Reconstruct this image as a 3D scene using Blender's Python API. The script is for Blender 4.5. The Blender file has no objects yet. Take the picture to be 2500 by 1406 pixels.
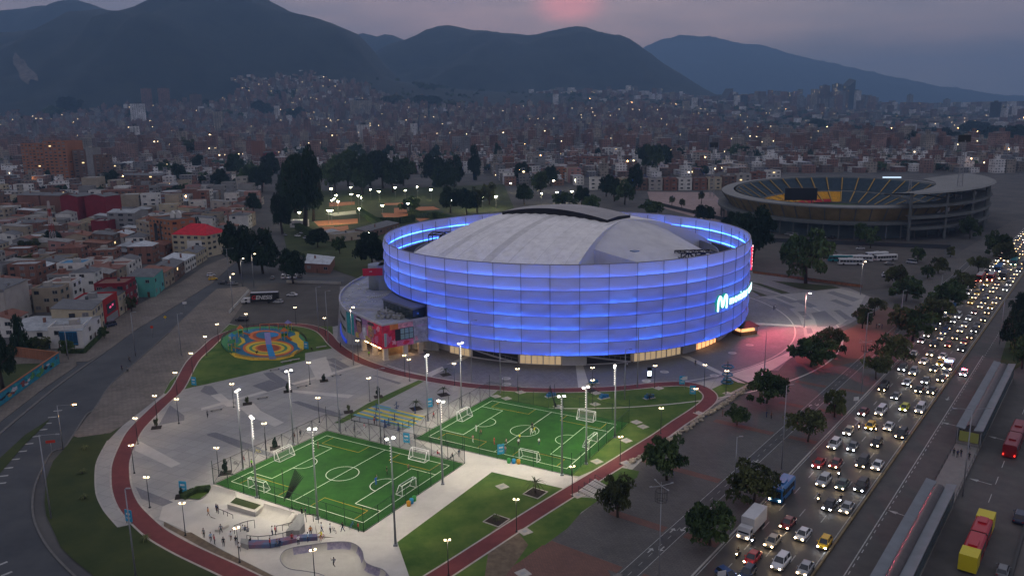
import bpy, bmesh, math, random
from mathutils import Vector, Matrix, noise
from mathutils.geometry import tessellate_polygon
random.seed(7)
R=math.radians
# ------------------------------------------------------------------ camera
F=1959.0; YH=279.8; ROLL=0.0132; CH=70.0
TH=math.atan((703-YH)/F)
sc=bpy.context.scene
C=sc.collection
cam=bpy.data.cameras.new('camera'); camo=bpy.data.objects.new('camera',cam); C.objects.link(camo)
cam.sensor_width=36.0; cam.lens=F/2500*36.0; cam.clip_start=1.0; cam.clip_end=40000
_c,_s=math.cos(ROLL),math.sin(ROLL)
fw=Vector((0,math.cos(TH),-math.sin(TH))); r0=Vector((1,0,0)); d0=Vector((0,-math.sin(TH),-math.cos(TH)))
rt=_c*r0+_s*d0; up=-(-_s*r0+_c*d0)
M=Matrix.Identity(4)
for i in range(3): M[i][0]=rt[i]; M[i][1]=up[i]; M[i][2]=-fw[i]
M[2][3]=CH
camo.matrix_world=M
sc.camera=camo
# ------------------------------------------------------------------ world, sun, exposure
SUN_EL=R(4.0); SUN_ROT=R(8.0)
w=bpy.data.worlds.new('World'); sc.world=w; w.use_nodes=True
nt=w.node_tree; N=nt.nodes; Lk=nt.links
bg=N['Background']
sky=N.new('ShaderNodeTexSky'); sky.sky_type='NISHITA'; sky.sun_disc=False
sky.sun_elevation=SUN_EL; sky.sun_rotation=SUN_ROT; sky.altitude=2600; sky.air_density=1.4; sky.dust_density=3.0; sky.ozone_density=3.0
tc=N.new('ShaderNodeTexCoord'); sep=N.new('ShaderNodeSeparateXYZ'); Lk.new(tc.outputs['Generated'],sep.inputs[0])
# evening overcast: a thick cloud deck over the clear sky, lilac low down and slate blue high up
ramp=N.new('ShaderNodeValToRGB'); Lk.new(sep.outputs['Z'],ramp.inputs[0])
ramp.color_ramp.elements[0].position=0.0; ramp.color_ramp.elements[0].color=(2.4,2.4,2.7,1)
ramp.color_ramp.elements[1].position=0.9; ramp.color_ramp.elements[1].color=(3.1,3.05,3.25,1)
e=ramp.color_ramp.elements.new(0.07); e.color=(2.75,2.05,2.2,1)
e=ramp.color_ramp.elements.new(0.2); e.color=(2.5,2.1,2.3,1)
e=ramp.color_ramp.elements.new(0.5); e.color=(3.1,3.0,3.25,1)
mp=N.new('ShaderNodeMapping'); mp.inputs['Scale'].default_value=(2.4,2.4,15.0); Lk.new(tc.outputs['Generated'],mp.inputs[0])
nz=N.new('ShaderNodeTexNoise'); nz.inputs['Scale'].default_value=1.9; nz.inputs['Detail'].default_value=6; nz.inputs['Roughness'].default_value=0.55
Lk.new(mp.outputs[0],nz.inputs['Vector'])
cr=N.new('ShaderNodeValToRGB'); Lk.new(nz.outputs['Fac'],cr.inputs[0])
cr.color_ramp.elements[0].position=0.34; cr.color_ramp.elements[0].color=(0.52,0.60,0.74,1)
cr.color_ramp.elements[1].position=0.68; cr.color_ramp.elements[1].color=(1.18,1.08,1.02,1)
mul=N.new('ShaderNodeMixRGB'); mul.blend_type='MULTIPLY'; mul.inputs[0].default_value=0.85
Lk.new(ramp.outputs[0],mul.inputs[1]); Lk.new(cr.outputs[0],mul.inputs[2])
# the last red light showing through a thin place in the clouds
def ray(px,py):
    x=px-1250;y=py-703
    x,y=x*_c-y*_s,x*_s+y*_c
    return (x, F*math.cos(TH)-y*math.sin(TH), -F*math.sin(TH)-y*math.cos(TH))
def glow(px,py,size,power):
    dv=Vector(ray(px,py)).normalized()
    vm=N.new('ShaderNodeVectorMath'); vm.operation='SUBTRACT'; Lk.new(tc.outputs['Generated'],vm.inputs[0]); vm.inputs[1].default_value=dv
    sc_=N.new('ShaderNodeVectorMath'); sc_.operation='MULTIPLY'; Lk.new(vm.outputs[0],sc_.inputs[0]); sc_.inputs[1].default_value=(1/size,1/size,1.9/size)
    ln=N.new('ShaderNodeVectorMath'); ln.operation='LENGTH'; Lk.new(sc_.outputs[0],ln.inputs[0])
    sm=N.new('ShaderNodeMapRange'); sm.interpolation_type='SMOOTHERSTEP'; Lk.new(ln.outputs['Value'],sm.inputs[0])
    sm.inputs[1].default_value=1.0; sm.inputs[2].default_value=0.0; sm.inputs[3].default_value=0.0; sm.inputs[4].default_value=power
    m2=N.new('ShaderNodeMath'); m2.operation='MULTIPLY'; Lk.new(sm.outputs[0],m2.inputs[0]); Lk.new(nz.outputs['Fac'],m2.inputs[1])
    return m2
g1=glow(1390,12,0.062,2.0); g2=glow(1300,60,0.42,0.9)
ad=N.new('ShaderNodeMixRGB'); ad.blend_type='ADD'; Lk.new(g1.outputs[0],ad.inputs[0]); Lk.new(mul.outputs[0],ad.inputs[1]); ad.inputs[2].default_value=(4.2,0.6,0.55,1)
ad2=N.new('ShaderNodeMixRGB'); ad2.blend_type='ADD'; Lk.new(g2.outputs[0],ad2.inputs[0]); Lk.new(ad.outputs[0],ad2.inputs[1]); ad2.inputs[2].default_value=(1.1,0.35,0.45,1)
mx=N.new('ShaderNodeMixRGB'); mx.inputs[0].default_value=0.9; Lk.new(sky.outputs[0],mx.inputs[1]); Lk.new(ad2.outputs[0],mx.inputs[2])
Lk.new(mx.outputs[0],bg.inputs['Color']); bg.inputs['Strength'].default_value=0.15
sun=bpy.data.lights.new('sun','SUN'); sun.energy=0.12; sun.angle=R(30); sun.color=(1,0.82,0.78)
suno=bpy.data.objects.new('sun',sun); C.objects.link(suno)
suno.rotation_euler=(R(90)-R(18),0,math.pi-SUN_ROT)
suno['kind']='structure'
sc.view_settings.view_transform='Standard'; sc.view_settings.look='None'; sc.view_settings.exposure=0.3; sc.view_settings.gamma=1
try:
    sc.cycles.use_denoising=True; sc.cycles.denoiser='OPENIMAGEDENOISE'; sc.cycles.use_light_tree=True
    sc.cycles.max_bounces=5; sc.cycles.diffuse_bounces=2; sc.cycles.glossy_bounces=2; sc.cycles.transmission_bounces=3; sc.cycles.volume_bounces=0; sc.cycles.transparent_max_bounces=12
    sc.cycles.sample_clamp_indirect=3.0; sc.cycles.caustics_reflective=False; sc.cycles.caustics_refractive=False
except Exception: pass
# ------------------------------------------------------------------ geometry helpers
def G(px,py,z=0.0):
    r=ray(px,py); t=(z-CH)/r[2]; return Vector((r[0]*t,r[1]*t,z))
def proj(x,y,z):
    Y=y*math.cos(TH)-(z-CH)*math.sin(TH); D=-y*math.sin(TH)-(z-CH)*math.cos(TH)
    X=x/Y*F; D=D/Y*F
    return (1250+X*_c+D*_s,703-X*_s+D*_c)
def HT(bx,by,ty):
    p=G(bx,by); lo,hi=0.0,400.0
    for _ in range(40):
        m=(lo+hi)/2
        if proj(p.x,p.y,m)[1]>ty: lo=m
        else: hi=m
    return lo
def z3(x,y): return (x/3.084,950+y/3.084)
def r3(x,y): return (x/3.514,600+y/3.514)
def z4(x,y): return (500+x/3.514,700+y/3.514)
def z5(x,y): return (400+x/3.463,1000+y/3.463)
def z6(x,y): return (1000+x/3.514,900+y/3.514)
def m5(x,y): return (1500+x/3.514,800+y/3.514)
def hw(x,y): return (1800+x/2.529,850+y/2.529)
def r7(x,y): return (x/3.571,300+y/3.571)
HD=Vector((0.6095,0.7928,0)); HN=Vector((0.7928,-0.6095,0))   # highway direction and its right-hand normal
def H(s,o,z=0.0): v=HD*s+HN*o; return Vector((v.x,v.y,z))
class MB:
    def __init__(s): s.v=[];s.f=[];s.m=[];s.sm=[];s.k=0
    def add(s,vs,fs,m=0,smooth=False):
        b=len(s.v); s.v+= [tuple(v) for v in vs]
        for f in fs: s.f.append(tuple(b+i for i in f)); s.m.append(m); s.sm.append(smooth)
    def box(s,c,d,m=0,rz=0,bot=True):
        x,y,z=d[0]/2,d[1]/2,d[2]/2; ca,sa=math.cos(rz),math.sin(rz)
        vs=[]
        for k in (-z,z):
            for a,b in ((-x,-y),(x,-y),(x,y),(-x,y)): vs.append((c[0]+a*ca-b*sa,c[1]+a*sa+b*ca,c[2]+k))
        fs=[(4,5,6,7),(0,1,5,4),(1,2,6,5),(2,3,7,6),(3,0,4,7)]
        if bot: fs.append((3,2,1,0))
        s.add(vs,fs,m)
    def beam(s,a,b,w,h=None,m=0):
        a=Vector(a);b=Vector(b);d=(b-a); 
        if d.length<1e-6: return
        d.normalize(); h=h or w
        u=Vector((0,0,1)) if abs(d.z)<0.95 else Vector((0,1,0))
        x=d.cross(u).normalized(); y=x.cross(d).normalized()
        vs=[p+x*i*w/2+y*j*h/2 for p in (a,b) for i,j in ((-1,-1),(1,-1),(1,1),(-1,1))]
        s.add(vs,[(0,1,5,4),(1,2,6,5),(2,3,7,6),(3,0,4,7),(3,2,1,0),(4,5,6,7)],m)
    def tube(s,a,b,r0,r1=None,n=8,m=0,cap=True,smooth=True):
        a=Vector(a);b=Vector(b);r1=r0 if r1 is None else r1
        d=(b-a).normalized(); u=Vector((0,0,1)) if abs(d.z)<0.95 else Vector((1,0,0))
        x=d.cross(u).normalized(); y=x.cross(d)
        vs=[a+(x*math.cos(t)+y*math.sin(t))*r0 for t in [2*math.pi*i/n for i in range(n)]]+[b+(x*math.cos(t)+y*math.sin(t))*r1 for t in [2*math.pi*i/n for i in range(n)]]
        s.add(vs,[(i,(i+1)%n,n+(i+1)%n,n+i) for i in range(n)],m,smooth)
        if cap:
            b0=len(s.v)-2*n
            s.f.append(tuple(b0+i for i in reversed(range(n))));s.m.append(m);s.sm.append(False)
            s.f.append(tuple(b0+n+i for i in range(n)));s.m.append(m);s.sm.append(False)
    def prism(s,poly,z0,z1,m=0,mtop=None):
        n=len(poly); a=sum(poly[i][0]*poly[(i+1)%n][1]-poly[(i+1)%n][0]*poly[i][1] for i in range(n))
        if a<0: poly=list(reversed(poly))
        b=len(s.v); s.v+=[(p[0],p[1],z0) for p in poly]+[(p[0],p[1],z1) for p in poly]
        for i in range(n): s.f.append((b+i,b+(i+1)%n,b+n+(i+1)%n,b+n+i)); s.m.append(m); s.sm.append(False)
        for t in tessellate_polygon([[Vector((p[0],p[1],0)) for p in poly]]):
            t=list(t); 
            pa,pb,pc=[Vector((poly[k][0],poly[k][1],0)) for k in t]
            if (pb-pa).cross(pc-pa).z<0: t.reverse()
            s.f.append(tuple(b+n+k for k in t)); s.m.append(m if mtop is None else mtop); s.sm.append(False)
            s.f.append(tuple(b+k for k in reversed(t))); s.m.append(m); s.sm.append(False)
    def sheet(s,poly,z,m=0,holes=()):
        z+=0.0006*s.k; s.k=(s.k+1)%12
        loops=[[Vector((p[0],p[1],0)) for p in poly]]+[[Vector((p[0],p[1],0)) for p in h] for h in holes]
        flat=[p for l in loops for p in l]; b=len(s.v); s.v+=[(p.x,p.y,z) for p in flat]
        for t in tessellate_polygon(loops):
            t=list(t); pa,pb,pc=[flat[k] for k in t]; cr_=(pb-pa).cross(pc-pa).z
            if abs(cr_)<1e-9: continue
            if cr_<0: t.reverse()
            s.f.append(tuple(b+k for k in t)); s.m.append(m); s.sm.append(False)
    def ellipsoid(s,c,r,m=0,nu=10,nv=6):
        vs=[(c[0],c[1],c[2]+r[2])]
        for j in range(1,nv):
            t=math.pi*j/nv
            for i in range(nu): a=2*math.pi*i/nu; vs.append((c[0]+r[0]*math.sin(t)*math.cos(a),c[1]+r[1]*math.sin(t)*math.sin(a),c[2]+r[2]*math.cos(t)))
        vs.append((c[0],c[1],c[2]-r[2])); fs=[(0,1+i,1+(i+1)%nu) for i in range(nu)]
        for j in range(nv-2):
            for i in range(nu): a=1+j*nu; fs.append((a+i,a+nu+i,a+nu+(i+1)%nu,a+(i+1)%nu))
        l=len(vs)-1; a=1+(nv-2)*nu; fs+=[(a+i,l,a+(i+1)%nu) for i in range(nu)]
        s.add(vs,fs,m,True)
    def mesh(s,name,mats):
        me=bpy.data.meshes.new(name); me.from_pydata(s.v,[],s.f)
        for m in (mats if isinstance(mats,(list,tuple)) else [mats]): me.materials.append(m)
        me.polygons.foreach_set('material_index',s.m); me.polygons.foreach_set('use_smooth',s.sm); me.update(); return me
    def build(s,name,mats,parent=None,loc=(0,0,0),rz=0):
        return put(name,s.mesh(name,mats),parent,loc,rz)
def put(name,me,parent=None,loc=(0,0,0),rz=0,scale=None):
    o=bpy.data.objects.new(name,me); C.objects.link(o); o.location=loc; o.rotation_euler=(0,0,rz)
    if scale: o.scale=scale
    if parent: o.parent=parent
    return o
def tag(o,label,cat,group=None,kind=None):
    if label: o['label']=label
    if cat: o['category']=cat
    if group: o['group']=group
    if kind: o['kind']=kind
    return o
def thing(name,label,cat,loc=(0,0,0),rz=0,group=None):
    o=bpy.data.objects.new(name,None); o.empty_display_size=0.5; C.objects.link(o); o.location=loc; o.rotation_euler=(0,0,rz)
    return tag(o,label,cat,group)
def dup(root,loc,rz=0,label=None,group=None,scale=None):
    def cp(o,par):
        c=o.copy(); C.objects.link(c); c.parent=par
        for ch in KIDS.get(o.name,()): cp(ch,c)
        return c
    r=cp(root,None); r.location=loc; r.rotation_euler=(0,0,rz)
    if scale: r.scale=(scale,scale,scale) if isinstance(scale,(int,float)) else scale
    if label: r['label']=label
    if group: r['group']=group
    return r
KIDS={}
def seal(root):
    def rec(o):
        KIDS[o.name]=[c for c in C.objects if c.parent==o] 
        for c in KIDS[o.name]: rec(c)
    rec(root); return root
def struct(name,mb,mats): 
    o=mb.build(name,mats); o['kind']='structure'; return o
# unique labels: things that still share one get told apart by how near the viewer they stand
UNIQ=[]
def uniq(o,base): UNIQ.append((o,base)); o['label']=base; return o
ORD=['nearest','second nearest','third nearest','fourth nearest','fifth nearest','sixth nearest','seventh nearest','eighth nearest','ninth nearest','tenth nearest']
def ordinal(n):
    if n<len(ORD): return ORD[n]
    n+=1; suf='th' if 10<=n%100<=20 else {1:'st',2:'nd',3:'rd'}.get(n%10,'th'); return '%d%s nearest'%(n,suf)
def finish_labels():
    g={}
    for o,b in UNIQ: g.setdefault(b,[]).append(o)
    for b,l in g.items():
        if len(l)==1: continue
        l.sort(key=lambda o:(o.location.x**2+o.location.y**2))
        for i,o in enumerate(l): o['label']=b+', '+ordinal(i)
# ------------------------------------------------------------------ materials
MATS={}
def mat(name,col,rough=0.8,metal=0.0,var=0.0,scale=1.0,bump=0.0,col2=None,detail=4,spec=0.3,obj=False,rnd=0.0,coat=0):
    if name in MATS: return MATS[name]
    m=bpy.data.materials.new(name); m.use_nodes=True; n=m.node_tree.nodes; l=m.node_tree.links
    b=n['Principled BSDF']; b.inputs['Roughness'].default_value=rough; b.inputs['Metallic'].default_value=metal
    b.inputs['Specular IOR Level'].default_value=spec
    if coat: b.inputs['Coat Weight'].default_value=coat
    if len(col)==3: col=(*col,1)
    b.inputs['Base Color'].default_value=col
    out=None
    if var or col2 or bump:
        t=n.new('ShaderNodeTexCoord'); no=n.new('ShaderNodeTexNoise'); no.inputs['Scale'].default_value=scale; no.inputs['Detail'].default_value=detail; no.inputs['Roughness'].default_value=0.65
        l.new(t.outputs['Object'],no.inputs['Vector'])
        r=n.new('ShaderNodeValToRGB'); l.new(no.outputs['Fac'],r.inputs[0]); r.color_ramp.elements[0].position=0.32; r.color_ramp.elements[1].position=0.68
        c2=col2 or tuple(min(1,c*(1+var)) for c in col[:3]); c1=col[:3] if col2 else tuple(c*(1-var) for c in col[:3])
        r.color_ramp.elements[0].color=(*c1,1); r.color_ramp.elements[1].color=(*c2[:3],1)
        out=r.outputs[0]
        if bump:
            bm=n.new('ShaderNodeBump'); bm.inputs['Strength'].default_value=bump; bm.inputs['Distance'].default_value=0.1; l.new(no.outputs['Fac'],bm.inputs['Height']); l.new(bm.outputs[0],b.inputs['Normal'])
    if rnd:
        oi=n.new('ShaderNodeObjectInfo'); hs=n.new('ShaderNodeHueSaturation'); mr=n.new('ShaderNodeMapRange'); l.new(oi.outputs['Random'],mr.inputs[0]); mr.inputs[3].default_value=1-rnd; mr.inputs[4].default_value=1+rnd
        l.new(mr.outputs[0],hs.inputs['Value']); mr2=n.new('ShaderNodeMapRange'); l.new(oi.outputs['Random'],mr2.inputs[0]); mr2.inputs[3].default_value=0.485; mr2.inputs[4].default_value=0.515; l.new(mr2.outputs[0],hs.inputs['Hue'])
        if out: l.new(out,hs.inputs['Color'])
        else: hs.inputs['Color'].default_value=col
        out=hs.outputs[0]
    if out: l.new(out,b.inputs['Base Color'])
    MATS[name]=m; return m
def emat(name,col,st,base=(0.5,0.5,0.5)):
    if name in MATS: return MATS[name]
    m=bpy.data.materials.new(name); m.use_nodes=True; b=m.node_tree.nodes['Principled BSDF']
    b.inputs['Base Color'].default_value=(*base,1); b.inputs['Emission Color'].default_value=(*col,1); b.inputs['Emission Strength'].default_value=st; MATS[name]=m; return m
def brickmat(name,c1,c2,mortar,sx,sy,ms=0.02,rough=0.85,rz=0.0,off=0.5,var=0.25):
    """paving or brick laid in rows, in object metres"""
    if name in MATS: return MATS[name]
    m=bpy.data.materials.new(name); m.use_nodes=True; n=m.node_tree.nodes; l=m.node_tree.links; b=n['Principled BSDF']; b.inputs['Roughness'].default_value=rough; b.inputs['Specular IOR Level'].default_value=0.3
    t=n.new('ShaderNodeTexCoord'); mp=n.new('ShaderNodeMapping'); mp.inputs['Rotation'].default_value=(0,0,rz); l.new(t.outputs['Object'],mp.inputs[0])
    br=n.new('ShaderNodeTexBrick'); l.new(mp.outputs[0],br.inputs['Vector']); br.inputs['Scale'].default_value=1; br.inputs['Brick Width'].default_value=sx; br.inputs['Row Height'].default_value=sy; br.inputs['Mortar Size'].default_value=ms; br.offset=off
    br.inputs['Color1'].default_value=(*c1,1); br.inputs['Color2'].default_value=(*c2,1); br.inputs['Mortar'].default_value=(*mortar,1)
    no=n.new('ShaderNodeTexNoise'); no.inputs['Scale'].default_value=0.09; no.inputs['Detail'].default_value=7; no.inputs['Roughness'].default_value=0.7; l.new(t.outputs['Object'],no.inputs['Vector'])
    mr=n.new('ShaderNodeMapRange'); l.new(no.outputs['Fac'],mr.inputs[0]); mr.inputs[1].default_value=0.25; mr.inputs[2].default_value=0.75; mr.inputs[3].default_value=1-var; mr.inputs[4].default_value=1+var
    hs=n.new('ShaderNodeHueSaturation'); l.new(mr.outputs[0],hs.inputs['Value']); l.new(br.outputs['Color'],hs.inputs['Color']); l.new(hs.outputs[0],b.inputs['Base Color'])
    MATS[name]=m; return m
# ------------------------------------------------------------------ terrain and hills
def lerp_tab(tab,x):
    if x<=tab[0][0]: return tab[0][1]
    for a,b in zip(tab,tab[1:]):
        if x<=b[0]:
            t=(x-a[0])/(b[0]-a[0]); return a[1]+(b[1]-a[1])*t
    return tab[-1][1]
RIDGES=[
 (4300,900,1500,[(-900,200),(-500,120),(-300,95),(0,75),(120,70),(200,32),(250,25),(300,30),(360,20),(395,0),(440,-25),(520,-45),(600,-25),(645,0),(700,25),(800,55),(870,82),(900,115),(940,170),(1000,215),(1100,262)]),
 (5900,700,1400,[(-900,80),(-300,40),(0,28),(75,19),(160,12),(200,5),(240,15),(280,28),(300,31),(400,60),(600,200)]),
 (7200,700,1400,[(780,200),(860,97),(880,82),(920,90),(950,83),(990,97),(1050,150),(1100,260)]),
 (5600,1000,1500,[(820,270),(900,150),(940,115),(990,95),(1040,72),(1075,62),(1125,64),(1150,75),(1200,75),(1260,85),(1280,88),(1320,82),(1350,78),(1395,68),(1430,68),(1480,85),(1520,95),(1560,122),(1600,160),(1680,215),(1800,262)]),
 (12500,1500,1900,[(1380,270),(1500,180),(1565,122),(1600,105),(1650,90),(1700,95),(1800,105),(1870,110),(1950,140),(2050,165),(2200,195),(2400,230),(2700,250),(3100,262)]),
]
RT=[]
for D,wf,wb,tab in RIDGES:
    t2=[]
    for px,py in tab:
        r=ray(px,py); t=D/r[1]; t2.append((r[0]*t,max(0,CH+r[2]*t)))
    t2.append((t2[-1][0]+500,0.0))
    if t2[0][0]>-1200 or len(RT)>=2: t2.insert(0,(t2[0][0]-500,0.0))
    RT.append((D,wf,wb,t2))
def smooth(a,b,x):
    t=min(1,max(0,(x-a)/(b-a))); return t*t*(3-2*t)
def foot(x,y):
    # the ground rises towards the foot of the hills, more so on the left
    k=1-smooth(-200,1900,x-(y-3000)*0.25)
    e=smooth(1900,4600,y)*(45+135*k)
    # the shoulder that carries the hillside quarter
    e+=135*math.exp(-((x+1000)/620)**2-((y-3900)/620)**2)
    return e
def terr(x,y):
    h=foot(x,y)
    for D,wf,wb,tab in RT:
        hh=lerp_tab(tab,x*D/max(y,1) if False else x)
        if hh<=1: continue
        n=noise.fractal(Vector((x/900,y/900,D/777)),0.9,2.1,5)
        n2=noise.fractal(Vector((x/240,y/240,D/333)),0.9,2.1,3)
        dy=(y-D)+ (n*330 if y<D else n*250)
        wd=wf if dy<0 else wb
        g=math.exp(-(dy/wd)**2)
        k=hh*g*(1+0.035*n2*min(1,abs(dy)/200)) + (11*n2 if g>0.9 else 34*n2*g)+7*noise.noise(Vector((x/75,y/75,5)))*min(1,g*1.4)
        h=max(h,k)
    return h
def heightfield(name,x0,x1,y0,y1,nx,ny,m):
    b=MB(); xs=[x0+(x1-x0)*i/nx for i in range(nx+1)]; ys=[y0+(y1-y0)*(j/ny)**1.15 for j in range(ny+1)]
    vs=[(x,y,terr(x,y)-(1.5 if j==0 else 0)) for j,y in enumerate(ys) for x in xs]
    fs=[(j*(nx+1)+i,j*(nx+1)+i+1,(j+1)*(nx+1)+i+1,(j+1)*(nx+1)+i) for j in range(ny) for i in range(nx)]
    b.add(vs,fs,0,True); return struct(name,b,m)
M_hill=mat('forest hill',(0.008,0.015,0.020),0.95,col2=(0.030,0.040,0.038),scale=0.012,bump=0.6,detail=10)
heightfield('hills',-5600,11500,1900,15000,260,170,M_hill)
# bare quarry face low on the left hill, draped on the slope
def march(px,py,t0=.9):
    r=ray(px,py); t=t0
    while t<6:
        x,y,z=r[0]*t,r[1]*t,CH+r[2]*t
        if y>1900 and z<terr(x,y): return Vector((x,y,terr(x,y)))
        t+=.012
    return None
q=MB()
for row,(x0,x1) in enumerate(((36,44),(33,52),(38,62),(44,74),(46,84),(52,92),(60,98),(70,97))):
    for k in range(6):
        p=march(x0+(x1-x0)*k/5+math.sin(row*2+k)*3,142+row*10+math.cos(k*1.7)*2); q.v.append((p.x,p.y-6,p.z+7))
q.f=[(a*6+b,(a+1)*6+b,(a+1)*6+b+1,a*6+b+1) for a in range(7) for b in range(5)]; q.m=[0]*35; q.sm=[True]*35
struct('bare_hillside',q,mat('bare rock',(0.13,0.11,0.10),0.95,var=0.5,scale=0.03,bump=0.5))
# ------------------------------------------------------------------ ground sheets
M_ground=mat('city ground',(0.050,0.050,0.055),0.95,col2=(0.11,0.105,0.10),scale=0.05,detail=8)
def PX(*pts): return [G(*p) for p in pts]
def spline(pts,n=8,closed=False):
    out=[]; P=pts; L=len(P)
    rng=range(L) if closed else range(L-1)
    for i in rng:
        p0=P[(i-1)%L] if closed or i>0 else P[0]; p1=P[i%L]; p2=P[(i+1)%L]; p3=P[(i+2)%L] if closed or i<L-2 else P[-1]
        for k in range(n):
            t=k/n; out.append(tuple(0.5*((2*p1[c])+(-p0[c]+p2[c])*t+(2*p0[c]-5*p1[c]+4*p2[c]-p3[c])*t*t+(-p0[c]+3*p1[c]-3*p2[c]+p3[c])*t**3) for c in range(2)))
    if not closed: out.append(tuple(P[-1][:2]))
    return out
bowl_px=[z5(985,1270),z5(1010,1200),z5(1090,1165),z5(1250,1140),z5(1420,1118),z5(1560,1118),z5(1640,1150),z5(1680,1200),z5(1700,1280),z5(1760,1320),z5(1850,1350),z5(1900,1400),z5(1960,1480),z5(1900,1560),z5(1700,1570),z5(1500,1520),z5(1350,1400),z5(1200,1365),z5(1050,1340)]
BOWL=spline([tuple(G(*p))[:2] for p in bowl_px],4,True)
gb=MB(); 
gb.sheet([(-700,20),(700,20),(900,700),(-900,700)],-0.12,0,[BOWL])
gb.sheet([(-900,700),(900,700),(9000,4200),(9000,12000),(-9000,12000),(-9000,4200)],-0.12)
gb.sheet([(900,700),(700,20),(9000,20),(9000,4200)],-0.12); gb.sheet([(-700,20),(-900,700),(-9000,4200),(-9000,20)],-0.12)
struct('ground',gb,M_ground)
M_asph=mat('avenue asphalt',(0.026,0.030,0.038),0.72,col2=(0.060,0.064,0.070),scale=0.10,bump=0.15,detail=9,spec=0.45)
M_asph2=mat('old asphalt',(0.055,0.050,0.046),0.85,col2=(0.090,0.080,0.072),scale=0.15,bump=0.2,detail=9)
M_high=mat('highway asphalt',(0.042,0.037,0.034),0.62,col2=(0.085,0.072,0.062),scale=0.12,bump=0.12,detail=8,spec=0.5)
M_bus=mat('busway concrete',(0.062,0.058,0.056),0.75,col2=(0.098,0.090,0.084),scale=0.25,bump=0.1,detail=8)
M_walk=brickmat('worn sidewalk',(0.145,0.125,0.108),(0.185,0.16,0.138),(0.09,0.078,0.07),1.2,1.2,0.05,var=0.35)
M_walk2=brickmat('highway side paving',(0.095,0.089,0.085),(0.115,0.106,0.10),(0.06,0.057,0.056),0.9,0.45,0.03,rz=0.65,var=0.3)
M_brickp=brickmat('red paving brick',(0.15,0.078,0.062),(0.18,0.09,0.07),(0.10,0.055,0.045),0.6,0.3,0.03,rz=0.65,var=0.2)
M_conc=brickmat('plaza concrete',(0.31,0.30,0.285),(0.345,0.335,0.315),(0.22,0.21,0.20),3.0,3.0,0.04,rz=0.43,off=0,var=0.13)
M_light=mat('pale plaza concrete',(0.50,0.475,0.43),0.8,var=0.10,scale=0.25,detail=8)
M_dark=brickmat('dark plaza pavers',(0.165,0.165,0.18),(0.195,0.195,0.21),(0.13,0.13,0.14),0.8,0.4,0.03,rz=0.43,var=0.12)
M_arena=brickmat('arena plaza pavers',(0.19,0.18,0.185),(0.235,0.22,0.225),(0.15,0.145,0.15),0.8,0.8,0.03,rz=0.2,var=0.16)
M_grass=mat('park grass',(0.030,0.085,0.010),0.95,col2=(0.10,0.145,0.028),scale=0.16,bump=0.5,detail=12)
M_grass2=mat('rough grass',(0.020,0.036,0.008),0.95,col2=(0.050,0.062,0.016),scale=0.12,bump=0.6,detail=12)
M_track=mat('red running track',(0.14,0.034,0.036),0.85,var=0.12,scale=0.5,detail=8)
M_kerb=mat('concrete kerb',(0.38,0.36,0.33),0.85,var=0.15,scale=0.8)
M_white=mat('road paint',(0.36,0.36,0.35),0.7,var=0.3,scale=1.2,detail=8)
M_yellow=mat('yellow road paint',(0.6,0.42,0.06),0.7,var=0.2,scale=1.0)
M_dirt=mat('bare earth',(0.10,0.075,0.05),0.95,col2=(0.17,0.13,0.09),scale=0.8,bump=0.5)
def sheet(name,pts,z,m,holes=()):
    b=MB(); b.sheet(pts,z,0,holes); return struct(name,b,m)
def strip_pts(pts,w0,w1=None):
    """offset polyline (ground xy) both sides"""
    w1=-w0 if w1 is None else w1
    L=[];Rr=[]
    for i,p in enumerate(pts):
        a=Vector(pts[max(0,i-1)][:2]); b=Vector(pts[min(len(pts)-1,i+1)][:2]); d=(b-a).normalized(); n=Vector((-d.y,d.x))
        L.append((p[0]+n.x*w0,p[1]+n.y*w0)); Rr.append((p[0]+n.x*w1,p[1]+n.y*w1))
    return L,Rr
def strip(b,pts,w0,w1,z,m=0,z2=None):
    L,Rr=strip_pts(pts,w0,w1); n=len(L)
    if z2 is None:
        b.add([(*p,z) for p in L]+[(*p,z) for p in Rr],[(i,n+i,n+i+1,i+1) if w0>w1 else (i,i+1,n+i+1,n+i) for i in range(n-1)],m)
    else:
        vs=[(*p,z) for p in L]+[(*p,z) for p in Rr]+[(*p,z2) for p in L]+[(*p,z2) for p in Rr]
        fs=[]
        for i in range(n-1): fs+=[(2*n+i,3*n+i,3*n+i+1,2*n+i+1),(i,2*n+i,2*n+i+1,i+1),(n+i,n+i+1,3*n+i+1,3*n+i)]
        b.add(vs,fs,m)
# left avenue and its turn at the bottom left
ave=PX((640,608),(600,625),(560,652),(520,690),(440,740),(330,806),(268,852),(215,880),(0,885),(-200,890),(-700,1300),(-700,2400),(400,2400),(227,1445),(181,1404),(139,1362),(107,1320),(84,1271),(79,1226),(86,1183),(104,1141),(128,1102),(156,1093),(178,1063),(211,1012),(230,998),(267,943),(313,902),(400,825),(495,734),(530,705),(575,690),(840,688),(840,676),(660,676),(650,650),(665,612))
sheet('avenue',ave,-0.06,M_asph)
side=PX((495,734),(400,825),(313,902),(267,943),(230,998),(178,1063),(190,1068),(269,1057),(300,1038),(398,962),(415,930),(560,790),(615,712),(600,700),(530,705))
sheet('wide_sidewalk',side,0.06,M_walk)
lotp=PX((615,712),(560,790),(590,797),(815,800),(845,792),(832,700),(835,692),(700,692),(640,694))
sheet('parking_lot',lotp,-0.04,M_asph2)
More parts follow.
